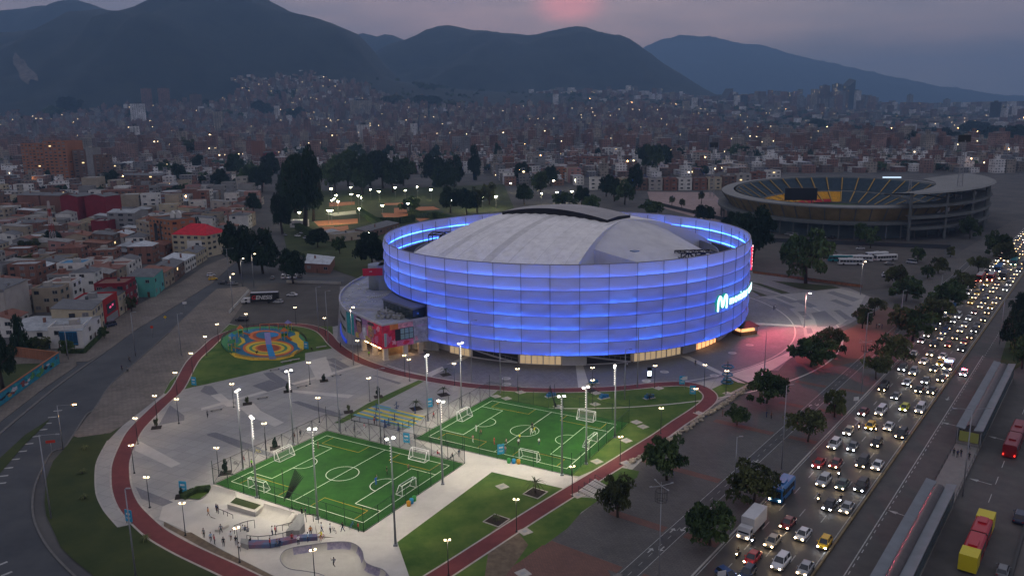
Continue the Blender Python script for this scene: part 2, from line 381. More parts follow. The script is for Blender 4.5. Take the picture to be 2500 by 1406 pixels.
# footpath along the houses and in front of the mural wall
b=MB(); b.prism([tuple(p)[:2] for p in PX((256,797),(268,852),(215,882),(0,890),(-60,890),(-60,850),(205,850))],-0.1,0.05)
b.prism([tuple(p)[:2] for p in PX((145,887),(186,882),(187,893),(110,945),(0,1030),(-120,1130),(-120,1080),(0,993))],-0.1,0.05)
b.prism([tuple(p)[:2] for p in PX((268,852),(256,797),(335,745),(440,690),(500,650),(560,625),(590,615),(600,625),(560,652),(520,690),(440,740),(330,806))],-0.1,0.05)
struct('house_sidewalk',b,M_walk)
# kerb line, strip between carriageways, painted marks
b=MB()
kl=spline([tuple(G(*p))[:2] for p in [(495,734),(400,822),(313,900),(267,942),(230,998),(211,1012),(178,1063),(156,1093),(128,1102),(104,1141),(86,1183),(79,1226),(84,1271),(107,1320),(139,1362),(181,1404),(227,1445)]],4)
strip(b,kl,0.18,-0.18,-0.1,0,0.10); struct('avenue_kerb',b,mat('worn kerb',(0.13,0.125,0.12),.9,var=.2))
b=MB(); md=spline([tuple(G(*p))[:2] for p in [(258,858),(190,905),(130,950),(71,998),(0,1058),(-80,1130)]],4); strip(b,md,0.35,-0.35,-0.1,0,0.12); struct('median_kerb',b,mat('worn kerb',(0.13,0.125,0.12),.9,var=.2))
sheet('verge_strip',PX((122,1022),(112,1035),(60,1085),(0,1155),(-60,1220),(-60,1180),(0,1118),(60,1062)),0.04,M_grass2)
b=MB()
for (x,y) in [(435,160),(395,208),(355,255),(322,302),(270,353),(215,408),(165,465),(110,525),(60,590),(22,650),(5,705)]:
    c=G(*z3(x,y)); b.box((c.x,c.y,-0.045),(1.9,0.55,0.01),0,0.25)
for (x,y) in [(15,1310),(50,1385)]:
    c=G(*z3(x,y)); b.box((c.x,c.y,-0.045),(1.6,0.5,0.01),0,0.9)
for (x,y) in [(820,915),(775,955)]:
    c=G(*r3(x,y)); b.box((c.x,c.y,-0.045),(2.6,0.5,0.01),0,0.5 if x>800 else -0.6)
struct('avenue_markings',b,M_white)
# ------------------------------------------------------------------ park
westg=PX((298,1038),(276,1041),(269,1057),(178,1067),(156,1096),(130,1125),(113,1170),(109,1226),(113,1258),(130,1294),(149,1336),(182,1368),(227,1404),(290,1450),(500,1560),(760,1560),(640,1440),(590,1406),(450,1345),(357,1292),(337,1276),(289,1287),(266,1261),(250,1239),(235,1203),(233,1151),(240,1119),(263,1076))
sheet('west_lawn',westg,0.05,M_grass2)
parkp=PX((560,790),(415,930),(398,962),(300,1038),(263,1076),(240,1119),(233,1151),(235,1203),(250,1239),(266,1261),(289,1287),(337,1276),(357,1292),(450,1345),(590,1406),(640,1440),(760,1600),(1150,1600),(1230,1406),(1300,1340),(1345,1310),(1500,1190),(1560,1130),(1640,1065),(1740,990),(1832,938),(1790,925),(1690,900),(1690,860),(1200,820),(850,790),(815,797),(590,797))
BH=[BOWL]
sheet('park_ground',parkp,0.02,M_conc,BH)
gr=MB()
def lawn(pts,z=0.05): gr.sheet(PX(*pts),z)
lawn([(560,792),(415,932),(400,960),(407,962),(470,945),(500,939),(600,916),(690,893),(745,880),(745,862),(815,850),(812,797),(590,797)])
lawn([z4(1110,1170),z4(1180,1170),z4(1905,800),z4(1840,798),z4(1400,1000)])
lawn([(1216,953),(1300,958),(1456,955),(1600,944),(1660,940),(1700,950),(1722,968),(1716,985),(1690,1002),(1600,1065),(1500,1126),(1413,1163),(1394,1160),(1533,1033),(1196,969)])
lawn([(1201,1152),(1378,1193),(1290,1250),(1180,1325),(1095,1378),(1040,1406),(980,1440),(999,1406),(970,1323)])
lawn([(1640,1046),(1720,990),(1748,965),(1738,950),(1790,925),(1828,936),(1770,965),(1700,1010),(1640,1060),(1560,1115),(1525,1128),(1500,1138)])
lawn([(1500,1138),(1561,1150),(1555,1166),(1480,1207),(1455,1212),(1420,1183),(1470,1152)])
lawn([(1390,1212),(1452,1216),(1460,1222),(1420,1250),(1385,1290),(1330,1330),(1280,1372),(1215,1450),(1130,1600),(985,1600),(1070,1425),(1100,1392),(1290,1270)])
lawn([z5(150,750),z5(270,655),z5(390,640),z5(410,680),z5(300,765)],0.25)
lo=struct('lawns',gr,M_grass); lo.name='lawn'
b=MB(); b.sheet(PX(z5(0,945),z5(190,1040),z5(230,1035),z5(500,1190),z5(700,1290),z5(930,1406),z5(800,1406),z5(600,1300),z5(300,1150),z5(0,985)),0.045); 
b.sheet(PX(z6(700,1400),z6(840,1290),(1290,1330),(1260,1372),(1215,1430),(1180,1430)),0.07); struct('bare_earth',b,M_dirt)
# arena plaza
apz=MB(); apz.sheet(PX((1040,918),(1126,933),(1200,941),(1270,946),(1356,948),(1455,946),(1526,942),(1598,935),(1654,933),(1691,937),(1838,905),(1900,905),(1933,868),(1945,845),(2075,790),(2160,740),(2075,704),(1980,690),(1900,672),(1820,660),(1300,640),(830,700),(822,860),(870,872),(920,890)),0.04)
struct('arena_plaza',apz,M_arena)
def e8(x,y): return (1700+x/3.056,400+y/3.056)
b=MB()
for pts in ([(1405,890),(1423,890),(1440,946),(1412,947)],[z4(1890,750),z4(2260,585),z4(2275,600),z4(1945,770)],[m5(570,245),m5(640,245),m5(1130,480),m5(1060,470)],[m5(980,405),m5(1290,300),m5(1520,200),m5(1535,245),m5(1385,345),m5(1150,470)],
  [e8(440,1185),e8(780,1205),e8(780,1218),e8(440,1198)]):
    b.sheet(PX(*pts),0.055)
c0=Vector((18.45,275.52)); 
for r0_,r1_,a0,a1 in ((77.0,77.4,-135,20),(91,91.5,-105,30)):
    n=60; vs=[]
    for i in range(n+1):
        a=R(a0+(a1-a0)*i/n)
        for r_ in (r0_,r1_): vs.append((c0.x+r_*math.cos(a),c0.y+r_*math.sin(a),0.06))
    b.add(vs,[(2*i,2*i+1,2*i+3,2*i+2) for i in range(n)])
struct('pale_paving_bands',b,M_light)
# east plaza: pale field outside the arc with bars of dark stone
def e10(x,y): return (1660+x/3.309,610+y/3.309)
b=MB(); b.sheet(PX(*[e10(*p) for p in ((600,395),(690,385),(880,470),(960,545),(995,620),(1005,700),(1110,700),(1250,640),(1390,545),(1460,440),(1500,370),(1300,312),(1100,335),(880,357),(660,380))]),0.05)
struct('east_plaza_paving',b,brickmat('east plaza stone',(0.30,0.285,0.275),(0.34,0.325,0.31),(.22,.21,.2),1.2,.6,.03,rz=.2,var=.1))
b=MB()
for pts in (((700,400),(760,395),(940,468),(880,474)),((770,380),(830,375),(950,425),(890,430)),((920,410),(990,405),(1110,458),(1050,468)),((1180,345),(1240,335),(1456,400),(1400,420)),((1210,410),(1260,400),(1400,452),(1350,462)),((1240,490),(1290,485),(1390,556),(1340,566)),((950,500),(1000,495),(1030,528),(990,535)),((985,540),(1035,533),(1070,560),(1020,568)),((1060,512),(1170,492),(1290,590),(1240,620),(1110,622),(1090,560)),((1020,632),(1060,632),(1075,670),(1030,680))): b.sheet(PX(*[e10(*p) for p in pts]),0.06)
for pts in ([z4(405,850),z4(555,800),z4(695,853),z4(540,903)],[z4(500,742),z4(580,733),z4(730,828),z4(770,845),z4(690,858),z4(560,795)],[z4(0,850),z4(60,852),z4(115,915),z4(45,932),z4(-40,900)],[z4(745,990),z4(800,980),z4(1000,1040),z4(1195,1095),z4(1150,1118),z4(940,1060)],[z4(15,1265),z4(75,1250),z4(470,1390),z4(640,1450),z4(560,1460),z4(300,1385)],[z4(1040,622),z4(1110,612),z4(1245,685),z4(1190,700)],[z4(1060,668),z4(1100,660),z4(1190,705),z4(1150,715)],[z4(640,720),z4(700,705),z4(780,735),z4(700,760)],[z4(1430,760),z4(1480,765),z4(1690,825),z4(1660,838)],
   [z3(1195,270),z3(1280,120),z3(1388,200),z3(1388,235)],[z3(1020,735),z3(1305,850),z3(1225,882),z3(1065,825)],[z5(360,215),z5(440,192),z5(830,325),z5(760,355)],[z4(2030,680),z4(2200,640),z4(2260,700),z4(2120,760)]):
    b.sheet(PX(*pts),0.058)
b.sheet(PX((1445,893),(1690,870),(1800,850),(1930,868),(1900,900),(1838,903),(1691,935),(1598,932),(1526,939),(1460,944)),0.046)
struct('dark_paving_patches',b,M_dark)
b=MB()
for pts in ([z3(1010,410),z3(1060,395),z3(1360,560),z3(1290,590),z3(980,445)],[z4(300,1040),z4(420,1000),z4(480,1065),z4(680,1165),z4(600,1200),z4(380,1110)],[z4(50,932),z4(140,918),z4(270,1022),z4(190,1028)],[z4(-30,1040),z4(1380,655),z4(1380,672),z4(-30,1062)],[z4(700,900),z4(760,885),z4(1280,930),z4(1230,955)],[z4(880,640),z4(1040,600),z4(1100,760),z4(960,800)],
   [(970,1323),(1201,1152),(1378,1193),(1413,1168),(1394,1163),(1014,1074),(1000,1070),(1131.5,1135),(888,1300)]):
    b.sheet(PX(*pts),0.054,0,[]) 
# skatepark slab with the bowl left open
b.sheet(PX(z5(-40,925),z5(190,1020),z5(560,1215),z5(930,1400),z5(1500,1700),z5(2150,1560),z5(2075,1406),z5(1975,1120),z5(1690,1032),z5(435,632),z5(0,780)),0.03,0,[BOWL])
struct('pale_paving',b,M_light)
b=MB()
for pts in ([e10(*p) for p in ((575,265),(640,270),(890,350),(820,355))],[e10(*p) for p in ((575,330),(600,330),(710,372),(650,376))],[e10(*p) for p in ((740,250),(1230,290),(1300,308),(1090,330),(960,315))]): b.sheet(PX(*pts),0.07)
b.sheet(PX((700,612),(820,660),(905,690),(905,640),(880,560),(740,520),(690,560)),0.02)
b.sheet(PX((2440,890),(2472,905),(2600,830),(2620,690),(2500,712),(2470,790)),0.03)
struct('east_lawn',b,M_grass2)
# running track
TR=[(433,950),(395,985),(335,1045),(312,1085),(296,1127),(294,1160),(298,1195),(313,1232),(338,1262),(380,1300),(430,1330),(480,1355),(560,1392),(640,1432),(760,1500)]
TR=list(reversed(TR))+[(469,884),(505,849),(526,829),(545,818),(574,807),(620,798),(682,792),(742,795),(779,805),(799,820),(813,837),(836,856),(870,876),(912,893),(969,910),(1041,925),(1126,939),(1199,946),(1270,951),(1356,953),(1455,951),(1526,947),(1598,940),(1656,937),(1693,941),(1719,951),(1734,966),(1728,982),(1699,1005),(1656,1033),(1614,1063),(1571,1090),(1500,1135),(1398,1197),(1290,1264),(1180,1335),(1100,1387),(1040,1425),(960,1480)]
trp=spline([tuple(G(*p))[:2] for p in TR],4)
b=MB(); strip(b,trp,1.95,-1.95,0.078); struct('track_edge',b,M_kerb)
b=MB(); strip(b,trp,1.6,-1.6,0.09); struct('running_track',b,M_track)
b=MB(); strip(b,spline([tuple(G(*p))[:2] for p in [(263,1076),(240,1119),(233,1151),(235,1203),(250,1239),(266,1261),(289,1287)]],5),0.15,-0.15,0,0,0.12); struct('lawn_edge',b,M_kerb)
# ------------------------------------------------------------------ highway corridor (s along, o to the right)
def hrect(s0,s1,o0,o1): return [tuple(H(s0,o0))[:2],tuple(H(s1,o0))[:2],tuple(H(s1,o1))[:2],tuple(H(s0,o1))[:2]]
sw=PX((1230,1406),(1300,1340),(1345,1310),(1500,1190),(1560,1130),(1640,1065),(1740,990),(1832,938),(1900,905),(1933,868),(1945,845),(2075,790),(2160,740),(2200,745),(2300,640),(2470,540))
poly=[tuple(p)[:2] for p in sw]+[tuple(H(620,-46.5))[:2],tuple(H(20,-46.5))[:2],tuple(G(1100,1600))[:2]]
sheet('highway_sidewalk',poly,0.045,M_walk2)
b=MB(); b.sheet(hrect(20,900,-46.5,-31.8),-0.05); struct('carriageway',b,M_high)
b=MB(); b.sheet(hrect(20,900,-31.4,-7.5),-0.045); struct('busway',b,M_bus)
b=MB(); b.sheet(hrect(20,900,-7.0,18),-0.05); struct('far_carriageway',b,M_high)
b=MB(); b.sheet(hrect(20,900,-46.7,-46.4),0.06); vs=[H(20,-46.4,0.06),H(900,-46.4,0.06),H(900,-46.4,-0.05),H(20,-46.4,-0.05)]; b.add(vs,[(0,1,2,3)]); struct('highway_kerb',b,M_kerb)
b=MB()
lanes=[-43.0,-39.4,-35.7]
s=60.0
while s<620:
    for o in lanes: b.sheet(hrect(s,s+3.2,o-0.08,o+0.08),-0.04)
    s+=8.2
def linep(o0,o1,s0,s1,wd=0.14): b.sheet(hrect(s0,s1,o0-wd/2,o0+wd/2),-0.038)
linep(-46.1,0,20,900,0.15); linep(-32.2,0,20,900,0.15); linep(-27.8,0,90,260,0.18); linep(-7.3,0,20,900); 
s=112
while s<330:
    b.sheet(hrect(s,s+1.2,-27.45,-27.3),-0.036); s+=2.6
s=60
while s<500:
    for o in (-13.5,-3.4,3.6): b.sheet(hrect(s,s+4,o-0.07,o+0.07),-0.036)
    s+=9
def arrow(c,rz,L=3.2,z=-0.034):
    ca,sa=math.cos(rz),math.sin(rz); pts=[(-L/2,-.12),(L*.1,-.12),(L*.1,-.55),(L/2,0),(L*.1,.55),(L*.1,.12),(-L/2,.12)]
    b.sheet([(c.x+x*ca-y*sa,c.y+x*sa+y*ca) for x,y in pts],z)
ha=math.atan2(HD.y,HD.x)
for p in (hw(1000,1020),hw(1500,820),hw(1315,468),hw(1610,555)): arrow(G(*p),ha+math.pi/2*0.9,4.0)
arrow(G(*hw(1300,310)),ha+math.pi,3.0)
for p in (hw(1095,270),hw(1185,295)): arrow(G(*p),ha+math.pi,2.6)
# cycle path on the sidewalk with its edge lines and direction arrows
b.sheet([tuple(H(s_,o_))[:2] for s_,o_ in ((60,-55.9),(420,-55.9),(420,-55.78),(60,-55.78))],0.062)
b.sheet([tuple(H(s_,o_))[:2] for s_,o_ in ((60,-53.3),(420,-53.3),(420,-53.18),(60,-53.18))],0.062)
s=62
while s<400: b.sheet(hrect(s,s+1.3,-54.6,-54.52),0.062); s+=3.4
for s_ in (108,116,150,190): arrow(H(s_,-55.2),ha,1.8,0.064); arrow(H(s_+1.5,-53.9),ha+math.pi,1.8,0.064)
struct('highway_markings',b,M_white)
b=MB(); b.sheet(hrect(60,420,-56,-53.1),0.054); struct('cycle_path',b,mat('cycle path asphalt',(0.074,0.072,0.072),0.85,var=0.2,scale=0.5))
b=MB()
for s_,oo in ((99,-70),(114.5,-67),(137.5,-73),(166.5,-70),(187,-62),(205,-64),(236,-66),(262,-60),(300,-60)):
    b.sheet(hrect(s_,s_+2.0,oo,-56.3),0.058); b.sheet(hrect(s_+.5,s_+2.4,-52.8,-47.0),0.058)
b.sheet(PX((1325,1330),(1480,1385),(1500,1420),(1400,1600),(1080,1600),(1210,1406),(1270,1370)),0.06)
b.sheet(PX((1938,868),(2010,830),(2080,800),(2160,745),(2190,760),(2190,800),(2150,870),(1990,905),(1945,885)),0.052)
struct('red_brick_paving',b,M_brickp)
b=MB(); b.prism(hrect(20,900,-31.75,-31.45),-0.06,0.35); struct('median_barrier',b,mat('yellow barrier',(0.20,0.15,0.08),0.8,var=0.3,scale=0.6))
b=MB(); b.prism(hrect(20,900,-7.5,-7.05),-0.06,0.3); struct('far_median',b,mat('dark kerb',(0.06,0.06,0.06),0.9))
# parking area between arena and stadium
sheet('stadium_parking',PX((1835,690),(2080,712),(2180,700),(2300,640),(2310,590),(1830,560),(1780,540),(1770,600)),-0.02,M_asph2)
sheet('stadium_forecourt',PX((1580,468),(1740,470),(1790,520),(1750,545),(1590,500)),0.0,mat('pink forecourt paving',(0.30,0.22,0.21),0.9,var=0.15,scale=0.1))
# ------------------------------------------------------------------ text helper
def text_mesh(txt,size,extr=0.05,bold=0.0,shear=0.0,space=1.0):
    cu=bpy.data.curves.new('txt','FONT'); cu.body=txt; cu.size=size; cu.extrude=extr; cu.offset=bold; cu.shear=shear; cu.space_character=space; cu.resolution_u=3
    o=bpy.data.objects.new('txt',cu); C.objects.link(o); bpy.context.view_layer.update()
    me=bpy.data.meshes.new_from_object(o.evaluated_get(bpy.context.evaluated_depsgraph_get()))
    bpy.data.objects.remove(o); bpy.data.curves.remove(cu); me.materials.clear(); return me
# ------------------------------------------------------------------ the arena
AC=Vector((18.45,275.52,0)); AR=61.8
def cylhit(px,py,rad,C0=AC):
    r=ray(px,py);a=r[0]**2+r[1]**2;b=-2*(r[0]*C0.x+r[1]*C0.y);c=C0.x**2+C0.y**2-rad*rad
    d=max(0,b*b-4*a*c); t=(-b-math.sqrt(d))/2/a
    return math.degrees(math.atan2(r[1]*t-C0.y,r[0]*t-C0.x)),CH+r[2]*t
def pol(rad,deg,z=0.0): return (rad*math.cos(R(deg)),rad*math.sin(R(deg)),z)
A=thing('arena','round arena wrapped in white membrane panels glowing blue, under a pale vaulted roof','arena',tuple(AC))
def membrane_mat():
    m=bpy.data.materials.new('white facade membrane'); m.use_nodes=True; n=m.node_tree.nodes; l=m.node_tree.links; n.remove(n['Principled BSDF'])
    d=n.new('ShaderNodeBsdfDiffuse'); d.inputs[0].default_value=(0.58,0.58,0.74,1); t=n.new('ShaderNodeBsdfTranslucent'); t.inputs[0].default_value=(0.80,0.82,0.95,1)
    g=n.new('ShaderNodeBsdfGlossy'); g.inputs['Roughness'].default_value=0.45; g.inputs[0].default_value=(0.6,0.6,0.6,1)
    x=n.new('ShaderNodeMixShader'); x.inputs[0].default_value=0.46; l.new(d.outputs[0],x.inputs[1]); l.new(t.outputs[0],x.inputs[2])
    y=n.new('ShaderNodeMixShader'); y.inputs[0].default_value=0.06; l.new(x.outputs[0],y.inputs[1]); l.new(g.outputs[0],y.inputs[2]); l.new(y.outputs[0],n['Material Output'].inputs[0]); return m
M_mem=membrane_mat()
M_frame=mat('facade frame metal',(0.24,0.24,0.27),0.5,metal=0.3)
M_led=emat('blue light strip',(0.025,0.13,1.0),18.0)
M_ledge=mat('galvanised ledge',(0.42,0.42,0.45),0.6,metal=0.2)
ROWS=7; Z0=4.3; RH=(30.0-4.3)/ROWS; BAY=7.5
def bay_from(k):  # lowest row of bay k, counted from -135 degrees
    a=(-135+BAY*k)%360
    return 3 if 135<=a+BAY/2<225 else 0
mb=MB(); fr=MB(); led=[MB() for _ in range(ROWS)]; ldg=MB(); rl_=random.Random(31)
for k in range(48):
    a0=-135+BAY*k; lo=bay_from(k)
    for r_ in range(lo,ROWS):
        nx_,nz_=6,5; vs=[]; z0=Z0+RH*r_
        for j in range(nz_+1):
            for i in range(nx_+1):
                u=i/nx_; v=j/nz_; bulge=0.6*math.sin(math.pi*v)**0.8*math.sin(math.pi*u)**0.6 if 0<u<1 and 0<v<1 else 0
                vs.append(pol(AR+bulge,a0+BAY*u,z0+RH*v))
        mb.add(vs,[(j*(nx_+1)+i,j*(nx_+1)+i+1,(j+1)*(nx_+1)+i+1,(j+1)*(nx_+1)+i) for j in range(nz_) for i in range(nx_)],0,True)
        lm_=rl_.choice([0,0,0,1,1,2])
        for q in range(3):
            b0,b1=a0+BAY*q/3,a0+BAY*(q+1)/3
            led[r_].beam(pol(AR-0.62,b0,z0+0.22),pol(AR-0.62,b1,z0+0.22),0.12,0.12,m=lm_)
            p=[pol(AR-0.10,b0,z0+.04),pol(AR-0.10,b1,z0+.04),pol(AR-1.25,b1,z0+.04),pol(AR-1.25,b0,z0+.04)]
            ldg.add(p+[(x,y,z-0.1) for x,y,z in p],[(0,3,2,1),(4,5,6,7),(0,1,5,4),(3,7,6,2)])
            fr.beam(pol(AR+0.06,b0,z0),pol(AR+0.06,b1,z0),0.13,0.11)
            if r_==ROWS-1: fr.beam(pol(AR+0.02,b0,30.05),pol(AR+0.02,b1,30.05),0.32,0.16)
    zb=Z0+RH*lo; fr.beam(pol(AR+0.12,a0,zb-0.1),pol(AR+0.12,a0,30.05),0.14,0.14)
    fr.beam(pol(AR-1.3,a0,zb),pol(AR-1.3,a0,29.5),0.22,0.22)
mb.build('facade_membrane',M_mem,A); fr.build('facade_frame',M_frame,A); ldg.build('light_stop_ledge',M_ledge,A)  # ledge added under each strip to cut off its downward light
for i,l_ in enumerate(led): l_.build('light_strip',[M_led,emat('blue light strip bright',(0.03,0.16,1.0),27.0),emat('blue light strip dim',(0.025,0.12,1.0),12.0)],A)
# recessed ground storey
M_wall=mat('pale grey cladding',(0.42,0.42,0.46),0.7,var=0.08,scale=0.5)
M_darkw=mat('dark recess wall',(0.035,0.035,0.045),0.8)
M_glassd=mat('dark window glass',(0.02,0.025,0.035),0.12,spec=0.8)
M_warm=emat('warm lit glass',(1.0,0.72,0.42),0.32,(0.2,0.15,0.1))
M_warm2=emat('bright warm lamp',(1.0,0.62,0.28),14.0)
BR=57.3
def seg(b,rad,a0,a1,z0,z1,m=0,th=0.25,step=2.5):
    n=max(1,int(abs(a1-a0)/step)); 
    for i in range(n):
        p,q=a0+(a1-a0)*i/n,a0+(a1-a0)*(i+1)/n
        vs=[pol(rad,p,z0),pol(rad,q,z0),pol(rad,q,z1),pol(rad,p,z1),pol(rad-th,p,z0),pol(rad-th,q,z0),pol(rad-th,q,z1),pol(rad-th,p,z1)]
        b.add(vs,[(0,1,2,3),(3,2,6,7),(5,4,7,6),(1,5,6,2),(4,0,3,7)],m)
b=MB(); seg(b,BR-1.2,-180,180,0,4.4); b.build('ground_storey_wall',M_wall,A)
def ang(px,py=885): return cylhit(px,py,BR)[0]
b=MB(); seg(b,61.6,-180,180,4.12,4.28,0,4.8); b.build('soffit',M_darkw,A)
b=MB(); seg(b,AR-1.75,-180,180,4.3,22.4); b.build('light_baffle',mat('dark light baffle',(0.10,0.10,0.13),.9),A)  # unseen dark drum, added to keep each strip's light within its row
for (x0,x1,kind) in [(1097,1146,'door'),(1150,1262,'ramp'),(1268,1370,'door'),(1372,1408,'wall'),(1408,1432,'wall'),(1434,1542,'ramp'),(1548,1663,'door'),(1668,1700,'wall'),(1702,1748,'shop'),(1752,1790,'wall')]:
    a0,a1=ang(x0),ang(x1)
    if kind=='door':
        g=MB(); seg(g,BR-0.5,a0,a1,0.15,3.1); dr=g.build('glass_doors',M_warm,A)
        f=MB(); n=max(3,int((a1-a0)*BR*math.pi/180/1.7))
        for i in range(n+1):
            a=a0+(a1-a0)*i/n; f.beam(pol(BR-0.35,a,0),pol(BR-0.35,a,3.3),0.28 if i%2==0 else 0.12,0.14)
        seg(f,BR-0.25,a0,a1,3.1,4.1); seg(f,BR-0.3,a0,a1,0,0.18); f.build('door_frame',M_wall,dr)
    elif kind=='wall':
        g=MB(); seg(g,BR-0.2,a0,a1,0,4.1); g.build('wall_panel',M_wall,A)
    elif kind=='ramp':
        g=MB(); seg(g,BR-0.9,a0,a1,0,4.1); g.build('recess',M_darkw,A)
        f=MB(); n=8
        for i in range(n):
            p,q=a0+(a1-a0)*i/n,a0+(a1-a0)*(i+1)/n; z_=0.4+2.4*(1-(i/n)) ; z2=0.4+2.4*(1-((i+1)/n))
            f.add([pol(BR-0.6,p,max(0,z_-0.5)),pol(BR-0.6,q,max(0,z2-0.5)),pol(BR-0.6,q,z2),pol(BR-0.6,p,z_)],[(0,1,2,3)]); f.beam(pol(BR-0.5,p,0.2),pol(BR-0.5,q,0.2),0.15,0.3)
            f.beam(pol(BR-0.5,p,z_),pol(BR-0.5,p,z_+1.0),0.05); f.beam(pol(BR-0.5,p,z_+1),pol(BR-0.5,q,z2+1),0.05)
        f.build('ramp_parapet',M_wall,A)
    else:
        g=MB(); seg(g,BR-0.4,a0,a1,0.1,3.2); sh=g.build('shop_front',emat('shop interior glow',(1.0,0.45,0.18),1.3,(0.3,0.1,0.05)),A)
        
        for i in range(6): f=MB(); a=a0+(a1-a0)*i/5; f.beam(pol(BR-0.2,a,0),pol(BR-0.2,a,3.4),0.15); f.build('shop_mullion',M_darkw,sh); g=MB(); seg(g,BR-0.15,a0-1.0,a0+2.2,3.3,3.7); g.build('lit_shop_sign',emat('shop sign light',(1,0.6,0.35),7.0),A)
# deck behind the membrane and the roof
b=MB(); n=72; b.add([(0,0,19.0)]+[pol(60.3,360*i/n,19.0) for i in range(n)],[(0,1+i,1+(i+1)%n) for i in range(n)]); b.build('roof_deck',mat('roof deck felt',(0.20,0.20,0.23),0.9,var=0.2,scale=0.3),A)
b=MB(); seg(b,52,-180,180,19.0,24.5); b.build('inner_drum_wall',mat('drum wall',(0.25,0.26,0.32),0.8,var=0.1),A)
UA=Vector((0.79,-0.613,0)); VA=Vector((0.613,0.79,0))
def roofz(u,v):
    t=abs(v)/48; z=37.2-12.0*t**1.9
    h_=23+10*t**1.3; w_=abs(u)/h_
    return z-1.2*w_**2-0.0007*u*u
def roof_material():
    m=bpy.data.materials.new('roof membrane'); m.use_nodes=True; n=m.node_tree.nodes; l=m.node_tree.links; b=n['Principled BSDF']; b.inputs['Roughness'].default_value=0.55
    uv=n.new('ShaderNodeUVMap'); sp=n.new('ShaderNodeSeparateXYZ'); l.new(uv.outputs[0],sp.inputs[0])
    r=n.new('ShaderNodeValToRGB'); r.color_ramp.interpolation='CONSTANT'; l.new(sp.outputs[0],r.inputs[0]); els=r.color_ramp.elements
    stops=[(0,1),(0.10,0.92),(0.11,1),(0.20,0.66),(0.255,1),(0.33,0.62),(0.337,0.98),(0.43,0.88),(0.445,1),(0.50,0.60),(0.55,0.97),(0.64,0.72),(0.646,1),(0.70,0.9),(0.705,1),(0.78,0.68),(0.785,0.96),(0.86,0.75),(0.865,1),(0.93,0.7),(0.935,0.94)]
    els[0].position=0; els[0].color=(1,1,1,1); els[1].position=stops[1][0]; els[1].color=(stops[1][1],)*3+(1,)
    for p,c in stops[2:]: e_=els.new(p); e_.color=(c,c,c,1)
    no=n.new('ShaderNodeTexNoise'); no.inputs['Scale'].default_value=0.35; no.inputs['Detail'].default_value=9; no.inputs['Roughness'].default_value=0.7
    tc_=n.new('ShaderNodeTexCoord'); l.new(tc_.outputs['Object'],no.inputs['Vector'])
    r2=n.new('ShaderNodeValToRGB'); l.new(no.outputs['Fac'],r2.inputs[0]); r2.color_ramp.elements[0].position=0.35; r2.color_ramp.elements[0].color=(0.62,0.60,0.60,1); r2.color_ramp.elements[1].position=0.62; r2.color_ramp.elements[1].color=(0.80,0.78,0.78,1)
    mm=n.new('ShaderNodeMixRGB'); mm.blend_type='MULTIPLY'; mm.inputs[0].default_value=0.6; l.new(r2.outputs[0],mm.inputs[1]); l.new(r.outputs[0],mm.inputs[2]); l.new(mm.outputs[0],b.inputs['Base Color']); return m
M_roof=roof_material()
me=MB(); nu,nv=48,40; vs=[];uvs=[]
for j in range(nv+1):
    t=-1+2*j/nv; v=48*t; h_=23+10*abs(t)**1.3
    for i in range(nu+1):
        w_=-1+2*i/nu; u=h_*w_; p=UA*u+VA*v
        z=roofz(u,v)+0.12*math.sin(i*math.pi/2); vs.append((p.x,p.y,z)); uvs.append((i/nu,j/nv))
fs=[(j*(nu+1)+i,j*(nu+1)+i+1,(j+1)*(nu+1)+i+1,(j+1)*(nu+1)+i) for j in range(nv) for i in range(nu)]
me.add(vs,fs,0,True)
ro=me.build('main_roof',M_roof,A); ul=ro.data.uv_layers.new(name='UVMap')
for poly_ in ro.data.polygons:
    for li in poly_.loop_indices: ul.data[li].uv=uvs[ro.data.loops[li].vertex_index]
# fascia below the roof edges
for sgn in (-1,1):
    b=MB(); pts=[]
    for j in range(nv+1):
        t=-1+2*j/nv; v=48*t; h_=23+10*abs(t)**1.3; p=UA*(h_*sgn)+VA*v; pts.append((p.x,p.y,roofz(h_*sgn,v)))
    for a_,c_ in zip(pts,pts[1:]): b.add([a_,c_,(c_[0],c_[1],19.2),(a_[0],a_[1],19.2)],[(0,1,2,3)])
    b.build('roof_side_wall',mat('roof side wall',(0.55,0.55,0.56),0.8),A)
# lower side roofs
def side_roof(sgn,z_in,z_out,len_,w_out,mname):
    b=MB(); n=16; vs=[]
    for i in range(n+1):
        s_=i/n; u=sgn*(22.5+len_*s_)
        for j in range(9):
            q=-1+2*j/8; wv=26+(w_out-26)*s_; v=q*wv; p=UA*u+VA*v
            z=z_in+(z_out-z_in)*s_**0.8-4.0*abs(q)**2.0*(1-s_*0.3)
            vs.append((p.x,p.y,z))
    b.add(vs,[(i*9+j,i*9+j+1,(i+1)*9+j+1,(i+1)*9+j) for i in range(n) for j in range(8)],0,True)
    rim=[i*9 for i in range(n+1)]+[n*9+j for j in range(1,9)]+[i*9+8 for i in range(n-1,-1,-1)]
    for a_,c_ in zip(rim,rim[1:]): 
        A_,B_=vs[a_],vs[c_]; b.add([A_,B_,(B_[0],B_[1],19.3),(A_[0],A_[1],19.3)],[(0,1,2,3)],0)
    b.build('side_roof',M_side,A)
M_side=mat('grey side roof membrane',(0.48,0.47,0.49),0.7,col2=(0.60,0.59,0.60),scale=0.2,detail=6)
side_roof(1,35.9,26.0,30,14,'');  side_roof(-1,27.5,21.5,12,16,'')
